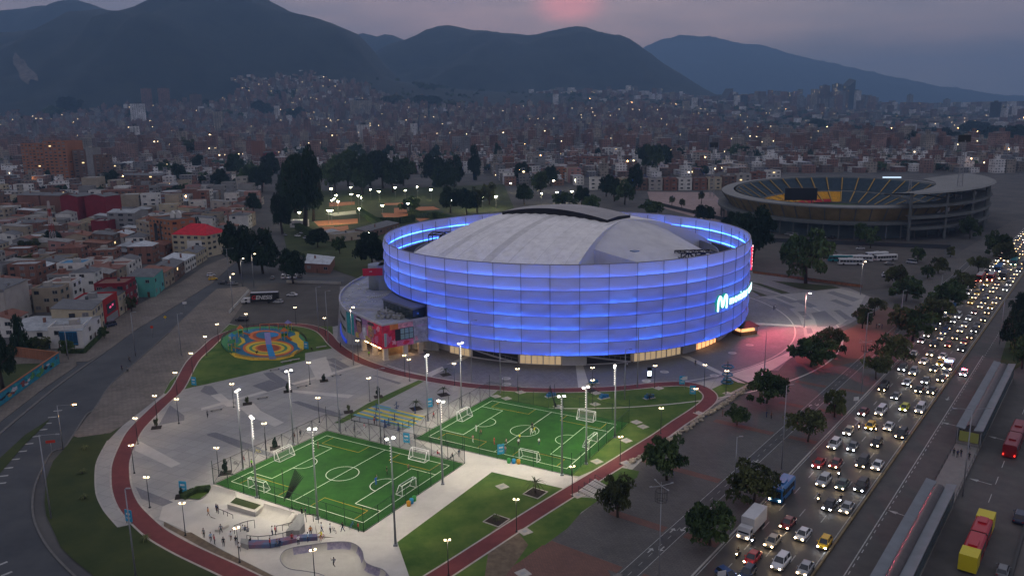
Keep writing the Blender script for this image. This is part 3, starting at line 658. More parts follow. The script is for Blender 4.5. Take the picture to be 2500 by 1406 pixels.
# ridge cap: dark edged arched slab
M_cap=mat('ridge cap sheet',(0.30,0.29,0.30),0.7,var=0.1,scale=0.3); M_black=mat('black steel',(0.012,0.012,0.016),0.5,metal=0.3)
b=MB(); n=16; 
for i in range(n):
    u0,u1=-21.5+43*i/n,-21.5+43*(i+1)/n
    def cz(u): return 38.9-2.4*(abs(u)/21.5)**1.8
    for (va,vb) in ((-7.5,0),(0,7.5)):
        q=[]
        for u,v in ((u0,va),(u1,va),(u1,vb),(u0,vb)):
            p=UA*u+VA*v; q.append((p.x,p.y,cz(u)+(0.5 if v==0 else 0)))
        b.add(q,[(0,1,2,3)],0)
    for v in (-7.5,7.5):
        q=[]
        for u in (u0,u1):
            p=UA*u+VA*v; q+= [(p.x,p.y,cz(u)),(p.x,p.y,cz(u)-2.3)]
        b.add(q,[(0,2,3,1)],1)
for u in (-21.5,21.5):
    q=[]
    for v in (-7.5,0,7.5):
        p=UA*u+VA*v; q+=[(p.x,p.y,36.5+(0.5 if v==0 else 0)),(p.x,p.y,33.6)]
    b.add(q,[(0,2,3,1),(2,4,5,3)],1)
cp_=b.build('ridge_cap',[M_cap,M_black],A)
def truss(b,p0,p1,w_,h_,n,m=0):
    p0=Vector(p0);p1=Vector(p1);d=(p1-p0)/n; side=Vector((-d.y,d.x,0)).normalized()*w_/2; up_=Vector((0,0,h_))
    for i in range(n+1):
        q=p0+d*i
        for s_ in (-1,1): b.beam(q+side*s_,q+side*s_+up_,0.3,m=m)
        b.beam(q-side,q+side,0.3,m=m); b.beam(q-side+up_,q+side+up_,0.3,m=m)
        if i<n:
            for s_ in (-1,1):
                b.beam(q+side*s_,q+d+side*s_,0.4,m=m); b.beam(q+side*s_+up_,q+d+side*s_+up_,0.4,m=m)
                b.beam(q+side*s_+(up_ if i%2 else Vector()),q+d+side*s_+(Vector() if i%2 else up_),0.3,m=m)
            b.beam(q-side+up_,q+d+side+up_,0.25,m=m)
pl=[G(1050,600,25.0)-AC,G(1150,596,25.0)-AC]
b=MB(); q0=G(1052,606,24.2)-AC; q1=G(1112,606,24.2)-AC; q0.z=24.2;q1.z=24.2; truss(b,q0,q1,7,5.2,2)
b.beam(q1+Vector((0,3,5.2)),q1+Vector((10,6,5.2)),0.4); b.beam(q1+Vector((0,-3,5.2)),q1+Vector((9,5,5.4)),0.4)
for q in (q0,q1): b.beam(q,q-Vector((0,0,5)),0.5)
b.build('roof_truss',M_black,A)
b=MB(); q0=G(1655,628,26.8)-AC; q1=G(1742,630,26.0)-AC; q0.z=26.8;q1.z=26.6; truss(b,q0,q1,5,1.6,5)
for q in (q0,q1): b.beam(q,(q.x,q.y,19),0.5)
b.build('roof_truss',M_black,A)
for (x,y,s_) in ((1052,585,2.2),(1060,592,1.6),(1078,612,2.5),(1095,616,1.8),(1110,618,2.4)):
    b=MB(); q=G(x,y,22)-AC; b.box((q.x,q.y,20.4),(s_,s_,2.8),0); b.box((q.x,q.y,22.0),(s_*.7,s_*.7,0.5),0)
    b.build('roof_plant',mat('plant cladding',(0.3,0.32,0.36),0.7),A)
b=MB(); q=G(1549,629,27.3)-AC; b.box((q.x,q.y,roofz(0,0)*0+28.0),(0.1,0.1,0.1)); 
p_=G(1549,629,28.5)-AC; u_=p_.dot(UA); v_=p_.dot(VA); zz=roofz(u_,v_)+0.25
b=MB(); b.box((p_.x,p_.y,zz),(2.0,2.0,0.25),0,0.6); b.build('roof_hatch',mat('blue hatch',(0.02,0.10,0.20),0.4),A)
# illuminated sign that follows the curve of the facade
def curved_text(txt,size,a0,z,rad,mats,name,parent,bold=0.05,extr=0.12,space=1.0,slope=0.0):
    me_=text_mesh(txt,size,extr,bold,0,space)
    for v in me_.vertices:
        x,y,d=v.co; a=R(a0)+x/rad; v.co=((rad+d)*math.cos(a),(rad+d)*math.sin(a),z+y+x*slope)
    me_.materials.append(mats); o=put(name,me_,parent); return o
M_sign=emat('cyan sign light',(0.55,1.0,0.97),1.7,(0.8,0.9,0.9)); M_halo=emat('painted cyan halo',(0.0,0.7,0.6),0.22,(0.05,0.3,0.3))  # halo: dim teal emission painted in for the glow around the letters
sg=thing('illuminated_sign','glowing cyan lettered sign high on the right flank of the blue arena','sign',tuple(AC)); 
aM=cylhit(1745,757,AR)[0]
# the rounded m-shaped emblem
b=MB(); zM=12.7; 
pts=[(0,0.0),(0.05,2.6),(0.5,4.1),(1.3,4.3),(1.75,3.0),(2.1,1.4),(2.6,1.2),(3.0,2.2),(3.4,3.8),(4.1,4.5),(4.7,3.9),(4.75,2.2),(4.6,0.3)]
pts=spline(pts,4); rad=AR+1.0
def cp3(x,z,dr=0): a=R(aM)+x/rad; return ((rad+dr)*math.cos(a),(rad+dr)*math.sin(a),zM+z)
for i,(p,q) in enumerate(zip(pts,pts[1:])): b.tube(cp3(p[0],p[1]*.95),cp3(q[0],q[1]*.95),0.38,0.38,8,0)
b.build('emblem',M_sign,sg)
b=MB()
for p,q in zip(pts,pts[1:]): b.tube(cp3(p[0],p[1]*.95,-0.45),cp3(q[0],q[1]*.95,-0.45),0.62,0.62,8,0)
b.build('emblem_halo',M_halo,sg)
am=cylhit(1773,745,AR)[0]
curved_text('movistar arena',4.1,am,13.6,AR+1.0,M_sign,'lettering',sg,0.0,0.10,1.12)
curved_text('movistar arena',4.1,am,13.6,AR+0.75,M_halo,'lettering_halo',sg,0.10,0.05,1.12)
# vertical red sign at the right hand edge
sg2=thing('vertical_sign','tall narrow red lit sign on the far right edge of the arena','sign',tuple(AC))
b=MB(); seg(b,AR+0.9,-15.2,-13.6,19.0,26.5,0,0.4,1.5); b.build('sign_panel',emat('red sign light',(1.0,0.03,0.07),1.2,(0.3,0.02,0.02)),sg2)
for i in range(7): b=MB(); seg(b,AR+0.96,-14.8,-14.0,20+i*1.1,20.5+i*1.1,0,0.08,1.5); b.build('sign_lettering',emat('pale sign light',(1,0.6,0.6),5.0),sg2)
def lamp(name,kind,loc,energy,col,parent,rad=0.25,target=None,spot=None,blend=0.6):
    l=bpy.data.lights.new(name,kind); l.energy=energy; l.color=col
    if kind in('POINT','SPOT'): l.shadow_soft_size=rad
    if kind=='AREA': l.size=rad
    if kind=='SPOT': l.spot_size=R(spot or 120); l.spot_blend=blend
    o=bpy.data.objects.new(name,l); C.objects.link(o); o.location=loc; o.parent=parent
    if target is not None:
        d=(Vector(target)-Vector(loc)).normalized(); o.rotation_mode='QUATERNION'; o.rotation_quaternion=d.to_track_quat('-Z','Y')
    return o
lamp('sign_light','SPOT',pol(AR+2.6,-13,20),60000,(1,0.10,0.16),sg2,1.0,pol(AR+38,-34,0),110)
# ------------------------------------------------------------------ annex wing
W=thing('annex_building','low curved annex with a paved roof attached to the left of the arena','building',tuple(AC))
M_annex=brickmat('annex cladding',(0.34,0.35,0.38),(0.38,0.39,0.42),(0.2,0.2,0.22),3.2,1.2,0.03,rough=0.6)
M_terr=mat('terrace roofing',(0.24,0.25,0.28),0.85,col2=(0.40,0.41,0.44),scale=0.25,detail=9)
def apt(px,py,z=0): v=G(px,py,z)-AC; v.z=z; return v
Lc=G(850,841)-AC; Fc=G(937,884)-AC; Rc=Vector(pol(AR-0.3,-135.2))
OR=79.0; aL=math.degrees(math.atan2(Lc.y,Lc.x))%360; OR=Lc.length
b=MB(); n=30; A1=150.0
outer=[pol(OR,aL+(A1-aL)*i/n) for i in range(n+1)]; inner=[pol(AR-4,A1+(225-A1)*i/n) for i in range(n+1)]
b.prism([p[:2] for p in outer+inner],0,10.6,0,1); b.build('curved_wing',[M_annex,M_terr],W)
b=MB(); pts=[p[:2] for p in outer]; strip(b,pts,0.25,-0.25,10.4,0,11.4); b.build('parapet',M_wall,W)
for z_ in (3.6,7.0):
    b=MB()
    for i in range(0,9):
        a0_,a1_=aL-1.5-i*2.6,aL-1.5-(i+1)*2.6
        seg(b,OR+0.06,a1_,a0_,z_,z_+1.15,0,0.1)
    b.build('window_band',M_glassd,W)
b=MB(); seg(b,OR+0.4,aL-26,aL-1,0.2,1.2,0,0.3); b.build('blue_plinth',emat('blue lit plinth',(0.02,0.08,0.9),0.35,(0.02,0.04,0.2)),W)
b=MB(); random.seed(5)
for i in range(30):
    b=MB(); a=random.uniform(168,200); r_=random.uniform(66,77); b.box((*pol(r_,a)[:2],10.75),(random.uniform(.3,.9),random.uniform(.2,.5),0.3),0,random.uniform(0,3)); b.build('roof_vent',mat('white vents',(0.62,0.63,0.66),0.6),W)
for i in range(16): b=MB(); b.box((-66.5+i*0.62,-14.5+i*0.5,10.85),(0.4,0.4,0.5)); b.build('roof_vent',mat('white vents',(0.62,0.63,0.66),0.6),W)
# mural block over an open ground floor
mur=thing('mural_building','corner block with a colourful mural of two faces, raised on lit columns','building',tuple(AC))
ft=[Fc,Rc,Vector(pol(AR-6,-150)),Lc]
b=MB(); b.prism([p[:2] for p in ft],4.0,10.9,0,1); b.build('upper_storey',[M_annex,M_terr],mur)
b=MB()
for p,q in ((Lc,Fc),(Fc,Rc)):
    d=(q-p).normalized(); n_=Vector((d.y,-d.x,0)); b.beam(p+n_*0.0+Vector((0,0,11.15)),q+Vector((0,0,11.15)),0.35,0.6)
b.beam(Vector((Lc.x,Lc.y,11.3)),Vector((*pol(AR+6,-150)[:2],11.3)),0.4,1.2)
b.build('parapet',M_wall,mur)
def face_mats():
    cols=dict(teal=(0.04,0.30,0.34),purple=(0.30,0.16,0.34),pink=(0.60,0.16,0.30),red=(0.62,0.03,0.08),rose=(0.66,0.30,0.38),skin=(0.34,0.19,0.15),dark=(0.05,0.03,0.05),yellow=(0.55,0.40,0.12),white=(0.6,0.62,0.68),lila=(0.42,0.32,0.46),grey=(0.33,0.33,0.37),orange=(0.6,0.2,0.06))
    return {k:mat('mural '+k,v,0.7,var=0.35,scale=0.9,detail=8) for k,v in cols.items()}
FM=face_mats()
def mural(name,p,q,z0,z1,shapes,parent):
    d=(q-p); L_=d.length; d.normalize(); n_=Vector((d.y,-d.x,0)); 
    if (p+AC).dot(n_)>0: n_=-n_
    keys=list(FM.keys()); b=MB()
    for i,(k,poly_) in enumerate(shapes):
        off=0.03+0.006*i
        pts2=[p+d*(x*L_)+n_*off+Vector((0,0,z0+(z1-z0)*y)) for x,y in poly_]
        loops=[[Vector((x,y,0)) for x,y in poly_]]
        bi=len(b.v); b.v+=[tuple(v) for v in pts2]
        for t in tessellate_polygon(loops): b.f.append(tuple(bi+j for j in t)); b.m.append(keys.index(k)); b.sm.append(False)
    return b.build(name,[FM[k] for k in keys],parent)
def blob(cx,cy,rx,ry,n=14,seed=0,j=0.12,rot=0):
    random.seed(seed); out=[]
    for i in range(n):
        a=2*math.pi*i/n; r_=1+random.uniform(-j,j); x,y=rx*math.cos(a)*r_,ry*math.sin(a)*r_; out.append((cx+x*math.cos(rot)-y*math.sin(rot)*0.4,cy+x*math.sin(rot)+y*math.cos(rot)))
    return out
left=[('teal',[(0,0),(0.24,0),(0.24,1),(0,1)]),('purple',[(0.22,0),(0.36,0),(0.4,1),(0.22,1)]),('lila',[(0.36,0),(0.62,0),(0.6,1),(0.38,1)]),('pink',[(0.6,0),(0.8,0),(0.78,1),(0.56,1)]),('red',[(0.76,0),(1,0),(1,1),(0.74,1)]),
 ('purple',blob(0.5,0.82,0.13,0.14,seed=3,j=.3)),('white',blob(0.52,0.35,0.05,0.3,seed=4,j=.3)),('dark',blob(0.37,0.62,0.10,0.34,seed=1)),('skin',blob(0.365,0.47,0.065,0.30,seed=2,j=.05)),('dark',blob(0.34,0.52,0.012,0.02)),('dark',blob(0.39,0.52,0.012,0.02)),('red',blob(0.366,0.31,0.018,0.018)),('white',blob(0.36,0.80,0.075,0.05,seed=6)),('dark',blob(0.36,0.74,0.07,0.03,seed=6)),
 ('yellow',blob(0.30,0.10,0.06,0.14,seed=7,j=.3)),('skin',blob(0.70,0.50,0.085,0.26,seed=8,j=.1)),('yellow',blob(0.68,0.62,0.05,0.13,seed=9,j=.2)),('dark',blob(0.675,0.55,0.012,0.02)),('dark',blob(0.725,0.55,0.012,0.02)),('orange',blob(0.70,0.36,0.03,0.03,seed=3)),('yellow',blob(0.62,0.13,0.09,0.12,seed=10,j=.35)),('dark',blob(0.71,0.83,0.09,0.08,seed=11,j=.25)),('pink',blob(0.85,0.3,0.05,0.2,seed=12,j=.4)),('rose',blob(0.9,0.75,0.05,0.13,seed=13,j=.4)),('purple',blob(0.82,0.6,0.03,0.12,seed=15,j=.4))]
mural('mural_panel',Lc,Fc,3.95,11.3,left,mur)
right=[('red',[(0,0),(0.42,0),(0.42,1),(0,1)]),('pink',[(0.3,0),(0.66,0),(0.66,0.3),(0.3,0.3)]),('orange',[(0.16,0.72),(0.34,0.72),(0.34,1),(0.16,1)]),('rose',[(0.34,0.72),(0.68,0.72),(0.68,1),(0.34,1)]),('red',blob(0.5,0.12,0.07,0.07,seed=5,j=.3)),('grey',[(0.66,0),(1,0),(1,1),(0.66,1)]),('pink',blob(0.12,0.35,0.05,0.22,seed=2,j=.5)),('rose',blob(0.24,0.2,0.05,0.12,seed=9,j=.5)),('lila',blob(0.84,0.72,0.13,0.05,seed=4,j=.3)),('rose',blob(0.72,0.2,0.04,0.12,seed=7,j=.4))]
mural('mural_panel',Fc,Rc,3.95,11.3,right,mur)
d=(Rc-Fc).normalized(); n_=Vector((d.y,-d.x,0)); n_=-n_ if (Fc+AC).dot(n_)>0 else n_; LL=(Rc-Fc).length
for (x0,x1,y0,y1,nx_,mm) in ((0.27,0.37,0.26,0.70,1,M_darkw),(0.375,0.66,0.26,0.72,3,mat('pale window glass',(0.26,0.40,0.44),0.2)),(0.03,0.075,0.08,0.62,1,mat('pale window glass',(0.26,0.40,0.44),0.2))):
    b=MB(); P0=Fc+d*(LL*x0)+n_*0.14; P1=Fc+d*(LL*x1)+n_*0.14; za,zb_=3.95+7.35*y0,3.95+7.35*y1
    b.add([(P0.x,P0.y,za),(P1.x,P1.y,za),(P1.x,P1.y,zb_),(P0.x,P0.y,zb_)],[(0,1,2,3)]); wd=b.build('window',mm,mur)
    b=MB()
    for i in range(nx_+1): q=P0+(P1-P0)*i/nx_+n_*0.03; b.beam((q.x,q.y,za),(q.x,q.y,zb_),0.13)
    for z_ in (za,(za+zb_)/2,zb_): b.beam((P0.x+n_.x*.03,P0.y+n_.y*.03,z_),(P1.x+n_.x*.03,P1.y+n_.y*.03,z_),0.13)
    b.build('window_frame',M_wall if x0<0.1 else M_darkw,wd)
# ground floor below: columns, back wall, bright cafe lights
cen=(ft[0]+ft[1]+ft[2]+ft[3])/4
def inset(p,k): return p+(cen-p).normalized()*k
for p in (inset(Fc,2.2),inset((Fc+Rc)/2,1.0),inset(Rc,3),inset((Fc*2+Lc)/3,1.5),inset((Fc+Lc*2)/3,1.5)):
    b=MB(); b.box((p.x,p.y,2.0),(1.3,1.3,4.0),0,0.5); b.box((p.x,p.y,0.2),(1.6,1.6,0.4),0,0.5); b.build('column',mat('cream column',(0.5,0.46,0.40),0.8,var=.1),mur)
b=MB(); ip=[inset(p,6.5) for p in ft]; b.prism([tuple(p)[:2] for p in ip],0,3.98); b.build('ground_floor_wall',mat('dim brown interior',(0.16,0.10,0.06),0.8,var=.3),mur)
for t_ in (0.50,0.56,0.62,0.68,0.74,0.86):
    q=Lc+(Fc-Lc)*t_+(cen-Lc).normalized()*0.6; b=MB(); b.box((q.x,q.y,3.7),(1.5,0.25,0.16),0,-0.9); b.build('cafe_lamp',M_warm2,mur)
for t_ in (0.45,0.55): q=inset(Fc+(Rc-Fc)*t_,2.0); b=MB(); b.box((q.x,q.y,3.7),(1.4,0.2,0.14),0,0.5); b.build('cafe_lamp',M_warm2,mur)
q=inset(Lc+(Fc-Lc)*0.65,2.2); lamp('cafe_light','POINT',(q.x,q.y,3.0),700,(1,0.6,0.25),mur,0.3)
q=inset(Fc+(Rc-Fc)*0.6,2.5); lamp('cafe_light','POINT',(q.x,q.y,3.0),350,(1,0.62,0.3),mur,0.3)
# glass pavilion on the terrace
gp=thing('glass_pavilion','dark glass pavilion with a flat blue grey roof on the annex terrace','pavilion',tuple(AC))
ga,gb_,gc=apt(936,727,15.0),apt(1007,750,15.0),Vector(pol(AR-0.5,-137,0)); gd=Vector(pol(AR-0.6,-158,0))
q4=[ga,gb_,gc,gd]
b=MB(); b.prism([tuple(p)[:2] for p in q4],10.9,14.2); g_=b.build('glass_wall',mat('blue grey glass',(0.03,0.045,0.055),0.08,spec=0.9),gp)
b=MB()
for p,q in ((ga,gb_),(gb_,gc)):
    for i in range(9): r_=p+(q-p)*i/8; b.beam((r_.x,r_.y,10.9),(r_.x,r_.y,14.2),0.1)
b.build('mullion',M_black,gp)
b=MB(); cq=(ga+gb_+gc+gd)/4; b.prism([tuple(p+(p-cq).normalized()*0.7)[:2] for p in q4],14.2,14.75); b.build('flat_roof',mat('slate roof',(0.14,0.15,0.20),0.6),gp)
# rooftop clutter on the mural block
random.seed(11); q=(Lc+Fc)/2*0.5+(cen)*0.5
rc=thing('rooftop_plant','pile of ducts, boxes and pipes on the mural building roof','roof plant',tuple(AC+cen+Vector((0,0,10.95))))
b=MB()
for i in range(26): b.box((random.uniform(-5,4),random.uniform(-5,3),random.uniform(0.3,0.7)),(random.uniform(.4,1.8),random.uniform(.4,1.4),random.uniform(.5,1.4)),0,random.uniform(0,3))
b.build('equipment',mat('dull plant metal',(0.28,0.28,0.27),0.6,var=.3,scale=1.5),rc)
b=MB()
for i in range(6): b.tube((random.uniform(-5,4),random.uniform(-5,3),0.2),(random.uniform(-5,4),random.uniform(-5,3),random.uniform(0.4,1.6)),0.12)
b.tube((-1.5,-4,0),(-1.5,-4,3.6),0.1); b.build('pipe',M_ledge,rc)
# stair tower with the red sign
tw=thing('stair_tower','grey rounded stair tower with a red banner beside the arena','tower',tuple(AC))
tp=Vector(pol(AR+3.2,-176)); tp=apt(925,712,9.5); tp.z=0
b=MB(); b.tube(tuple(tp+Vector((0,0,10.4))),tuple(tp+Vector((0,0,19.4))),3.4,3.4,20); b.box((tp.x+3,tp.y,14.9),(5,6.6,9.0)); b.build('shaft',mat('blue grey render',(0.24,0.27,0.31),0.7,var=.08),tw)
b=MB(); b.box((tp.x-1.2,tp.y-3.7,17.3),(6.8,0.2,2.6),0,0.1); b.build('banner',mat('red banner',(0.55,0.02,0.05),0.6),tw)
b=MB(); b.box((tp.x-1.5,tp.y-3.83,17.5),(1.6,0.06,0.25),0,0.1+0.2); b.build('banner_mark',mat('white print',(0.6,0.6,0.6),0.6),tw)
# food kiosk at the right foot of the arena
kp=G(1818,815)
ks=thing('food_kiosk','dark canopied food kiosk with warm lights beside the arena','kiosk',tuple(kp),0.4)
b=MB(); b.box((0,0,0.6),(6.2,3.8,1.2)); b.build('counter',mat('timber counter',(0.25,0.12,0.05),0.7,var=.3,scale=1.5),ks)
b=MB(); b.box((0,0,1.6),(5.4,3.0,0.8)); b.build('lit_opening',emat('kiosk glow',(1,0.5,0.2),1.2,(.2,.1,.05)),ks)
b=MB(); 
for x,y in ((-3.2,-2),(3.2,-2),(3.2,2),(-3.2,2)): b.beam((x,y,0),(x,y,3.0),0.15)
b.build('post',M_black,ks)
b=MB(); b.add([(-4,-2.8,2.7),(4,-2.8,2.7),(4,2.8,2.7),(-4,2.8,2.7),(-1.8,0,4.2),(1.8,0,4.2)],[(0,1,5,4),(1,2,5),(2,3,4,5),(3,0,4),(3,2,1,0)]); b.build('canopy',M_black,ks)
lamp('kiosk_light','POINT',(0,-2.2,2.4),120,(1,0.6,0.3),ks,0.2)
# ------------------------------------------------------------------ the football stadium
SC=G(2055,505,18)*0.5+G(2055,430,18)*0.5; SC.z=0
vr=Vector((SC.x,SC.y,0)).normalized(); vl=Vector((vr.y,-vr.x,0))
f_=G(2055,505,18); bk=G(2055,430,18); SA=(bk-f_).length/2; SB=78.0
ST=thing('football_stadium','open oval football stadium with yellow and slate stands, far right','stadium',tuple(SC))
def sp(t,k,z): v=vl*(SB*k*math.cos(t))+vr*((SA-SB*(1-k))*math.sin(t)) if k<1 else vl*((SB+(k-1)*SB)*math.cos(t))+vr*((SA+(k-1)*SB)*math.sin(t)); return (v.x,v.y,z)
NS=96
def ring(b,prof,m=0,t0=0,t1=2*math.pi,n=NS,smooth=False):
    vs=[]
    for i in range(n+1):
        t=t0+(t1-t0)*i/n
        for k,z in prof: vs.append(sp(t,k,z))
    L_=len(prof); b.add(vs,[(i*L_+j,(i+1)*L_+j,(i+1)*L_+j+1,i*L_+j+1) for i in range(n) for j in range(L_-1)],m,smooth)
M_sconc=mat('weathered concrete',(0.11,0.12,0.12),0.85,var=.18,scale=0.2,detail=8); M_sconc2=mat('stadium rim sheet',(0.165,0.17,0.168),0.7,var=.12,scale=0.15)
b=MB(); ring(b,[(1.0,17.0),(1.0,17.7),(0.90,18.2),(0.90,17.7)]); b.build('rim_canopy',M_sconc2,ST)
b=MB(); ring(b,[(1.0,17.2),(0.93,9.4)]); b.build('raking_wall',mat('ochre raking wall',(0.22,0.16,0.07),0.85,var=.3,scale=0.1),ST)
b=MB(); ring(b,[(1.03,9.6),(1.03,8.2),(0.9,8.0),(0.9,9.6),(1.03,9.6)]); b.build('ring_walkway',M_sconc,ST)
b=MB(); ring(b,[(0.94,8.2),(0.94,0)]); b.build('base_wall',mat('dark green grey wall',(0.055,0.075,0.08),0.85,var=.3,scale=0.08),ST)
for i in range(60):
    t=2*math.pi*i/60; p=Vector(sp(t,1.0,17.4)); q=Vector(sp(t,0.93,9.5)); b=MB(); b.beam(p,q,0.5,0.8); b.build('rib',M_sconc,ST); b=MB(); b.beam(sp(t,1.0,8.4),sp(t,1.0,0),0.6,0.6); b.build('column',M_sconc,ST)
M_seat={'slate':mat('slate seats',(0.055,0.085,0.11),0.8,var=.2,scale=0.4),'gold':mat('yellow seats',(0.70,0.38,0.02),0.8,var=.2,scale=0.4),'crimson':mat('crimson seats',(0.48,0.04,0.05),0.8,var=.2,scale=0.4)}
SEC=[]; nsec=36
def tier(b,k0,z0,k1,z1,t0,t1,rows,m):
    prof=[]
    for i in range(rows):
        k=k0+(k1-k0)*i/rows; kn=k0+(k1-k0)*(i+1)/rows; z=z0+(z1-z0)*i/rows; zn=z0+(z1-z0)*(i+1)/rows
        prof+=[(k,z),(kn,z),(kn,zn)]
    ring(b,prof,m,t0,t1,3)
for tn,(k0,z0,k1,z1,rows) in {'upper_stand':(0.70,8.6,0.87,17.2,10),'lower_stand':(0.46,1.6,0.69,7.6,10)}.items():
    groups={}
    for i in range(nsec):
        t0=2*math.pi*i/nsec; t1=2*math.pi*(i+1)/nsec; mid=(t0+t1)/2
        a=math.degrees(mid)%360
        k='gold' if (tn=='lower_stand' and 88<a<205) else 'slate'
        if tn=='lower_stand' and 100<a<135 : k='gold'
        groups.setdefault(k,MB()); tier(groups[k],k0,z0,k1,z1,t0+0.012,t1,rows,0)
        if tn=='lower_stand' and 95<a<150:
            groups.setdefault('crimson',MB()); tier(groups['crimson'],k0-0.01,z0+0.15,k0+0.055,z0+1.75,t0+0.012,t1,3,0)
    for k,g_ in groups.items(): g_.build(tn,M_seat[k],ST)
for i in range(nsec):
    t=2*math.pi*i/nsec
    for a_,c_ in ((sp(t,0.46,1.9),sp(t,0.69,8.2)),(sp(t,0.70,9.1),sp(t,0.87,17.6))): b=MB(); b.beam(a_,c_,.7,.3); b.build('aisle_steps',mat('yellow aisle paint',(0.38,0.24,0.05),0.8),ST)
b=MB(); ring(b,[(0.87,17.2),(0.88,18.2)]); ring(b,[(0.69,7.6),(0.70,8.6)]); ring(b,[(0.46,0.0),(0.46,1.6)]); b.build('stand_wall',M_sconc,ST)
b=MB(); b.add([(0,0,0.15)]+[sp(2*math.pi*i/48,0.46,0.15) for i in range(48)],[(0,1+i,1+(i+1)%48) for i in range(48)]); b.build('pitch',M_grass,ST)
# grandstand roof on the right
b=MB(); n=12; vs=[]
for i in range(n+1):
    t=-1.15+1.15*i/n*1.35
    for k,z in ((0.72,23.5),(0.9,25.2),(1.12,27.0),(1.14,26.3),(0.72,22.9)): vs.append(sp(t,k,z-abs(i-n/2)*0.12))
b.add(vs,[(i*5+j,(i+1)*5+j,(i+1)*5+(j+1)%5,i*5+(j+1)%5) for i in range(n) for j in range(5)]); b.build('grandstand_roof',M_sconc2,ST)
b=MB()
for i in range(0,n+1,2):
    t=-1.15+1.15*i/n*1.35; b.beam(sp(t,1.10,0),sp(t,1.10,26),1.2,1.2); b.beam(sp(t,1.1,22),sp(t,0.8,23),0.8,0.8)
for z_ in (6,12,18): ring(b,[(1.02,z_),(1.12,z_),(1.12,z_+1.4),(1.02,z_+1.4)],0,-1.15,0.4,10)
b.build('grandstand_frame',M_sconc,ST)
# scoreboard and billboards
def board(name,label,px0,px1,py0,py1,zg,m,cat,parent=None):
    a_=G(px0,py1,zg); c_=G(px1,py1,zg); hgt=(py1-py0)/F*math.sqrt(a_.x**2+a_.y**2+2500)
    o=thing(name,label,cat,tuple((a_+c_)/2),math.atan2((c_-a_).y,(c_-a_).x)); L_=(c_-a_).length
    g=MB(); g.box((0,0,hgt/2),(L_,0.6,hgt)); g.build('panel',m,o); g=MB()
    for x in (-L_*.35,L_*.35): g.beam((x,0.5,-2.5),(x,0.5,hgt*.8),0.4)
    g.build('support',M_sconc,o); return o
board('scoreboard','large black scoreboard on the near rim of the football stadium',1915,1994,461,489,18.6,mat('black screen',(0.008,0.009,0.014),0.3),'scoreboard')
M_bill=mat('white billboard sheet',(0.55,0.56,0.58),0.7,var=.08)
uniq(board('billboard','',1873,1893,495,510,13,M_bill,'billboard'),'left white billboard hanging on the near outside of the football stadium')
uniq(board('billboard','',1898,1917,500,513,13,M_bill,'billboard'),'right white billboard of the pair on the near outside of the stadium')
uniq(board('billboard','',2279,2295,508,522,12,M_bill,'billboard'),'white billboard near the right end of the stadium ring, left of two')
uniq(board('billboard','',2299,2317,506,520,12,M_bill,'billboard'),'white billboard at the grandstand end of the stadium, right of two')
o=board('led_ribbon','thin white lit screen on the far rim of the football stadium',2155,2200,432,435,19.0,emat('white screen',(0.6,0.8,1.0),.9),'screen')
# ------------------------------------------------------------------ sports fields
M_turf=mat('artificial turf',(0.009,0.058,0.005),0.9,col2=(0.024,0.104,0.011),scale=0.22,detail=10,bump=0.2)
M_line=mat('white turf line',(0.75,0.75,0.72),0.8); M_oline=mat('orange turf line',(0.55,0.28,0.02),0.8)
M_fence=mat('dark green fence steel',(0.012,0.045,0.025),0.55,metal=0.2); M_fenced=mat('black fence steel',(0.02,0.022,0.025),0.5,metal=0.3)
def net_mat(name,col,alpha):
    m=bpy.data.materials.new(name); m.use_nodes=True; n=m.node_tree.nodes; l=m.node_tree.links; b=n['Principled BSDF']; b.inputs['Base Color'].default_value=(*col,1); b.inputs['Roughness'].default_value=0.8
    t=n.new('ShaderNodeBsdfTransparent'); x=n.new('ShaderNodeMixShader'); x.inputs[0].default_value=alpha; l.new(t.outputs[0],x.inputs[1]); l.new(b.outputs[0],x.inputs[2]); l.new(x.outputs[0],n['Material Output'].inputs[0]); return m
M_mesh=net_mat('fence mesh',(0.015,0.04,0.025),0.14); M_net=net_mat('goal net',(0.5,0.5,0.5),0.12)
M_goal=mat('white goal frame',(0.75,0.75,0.75),0.5)
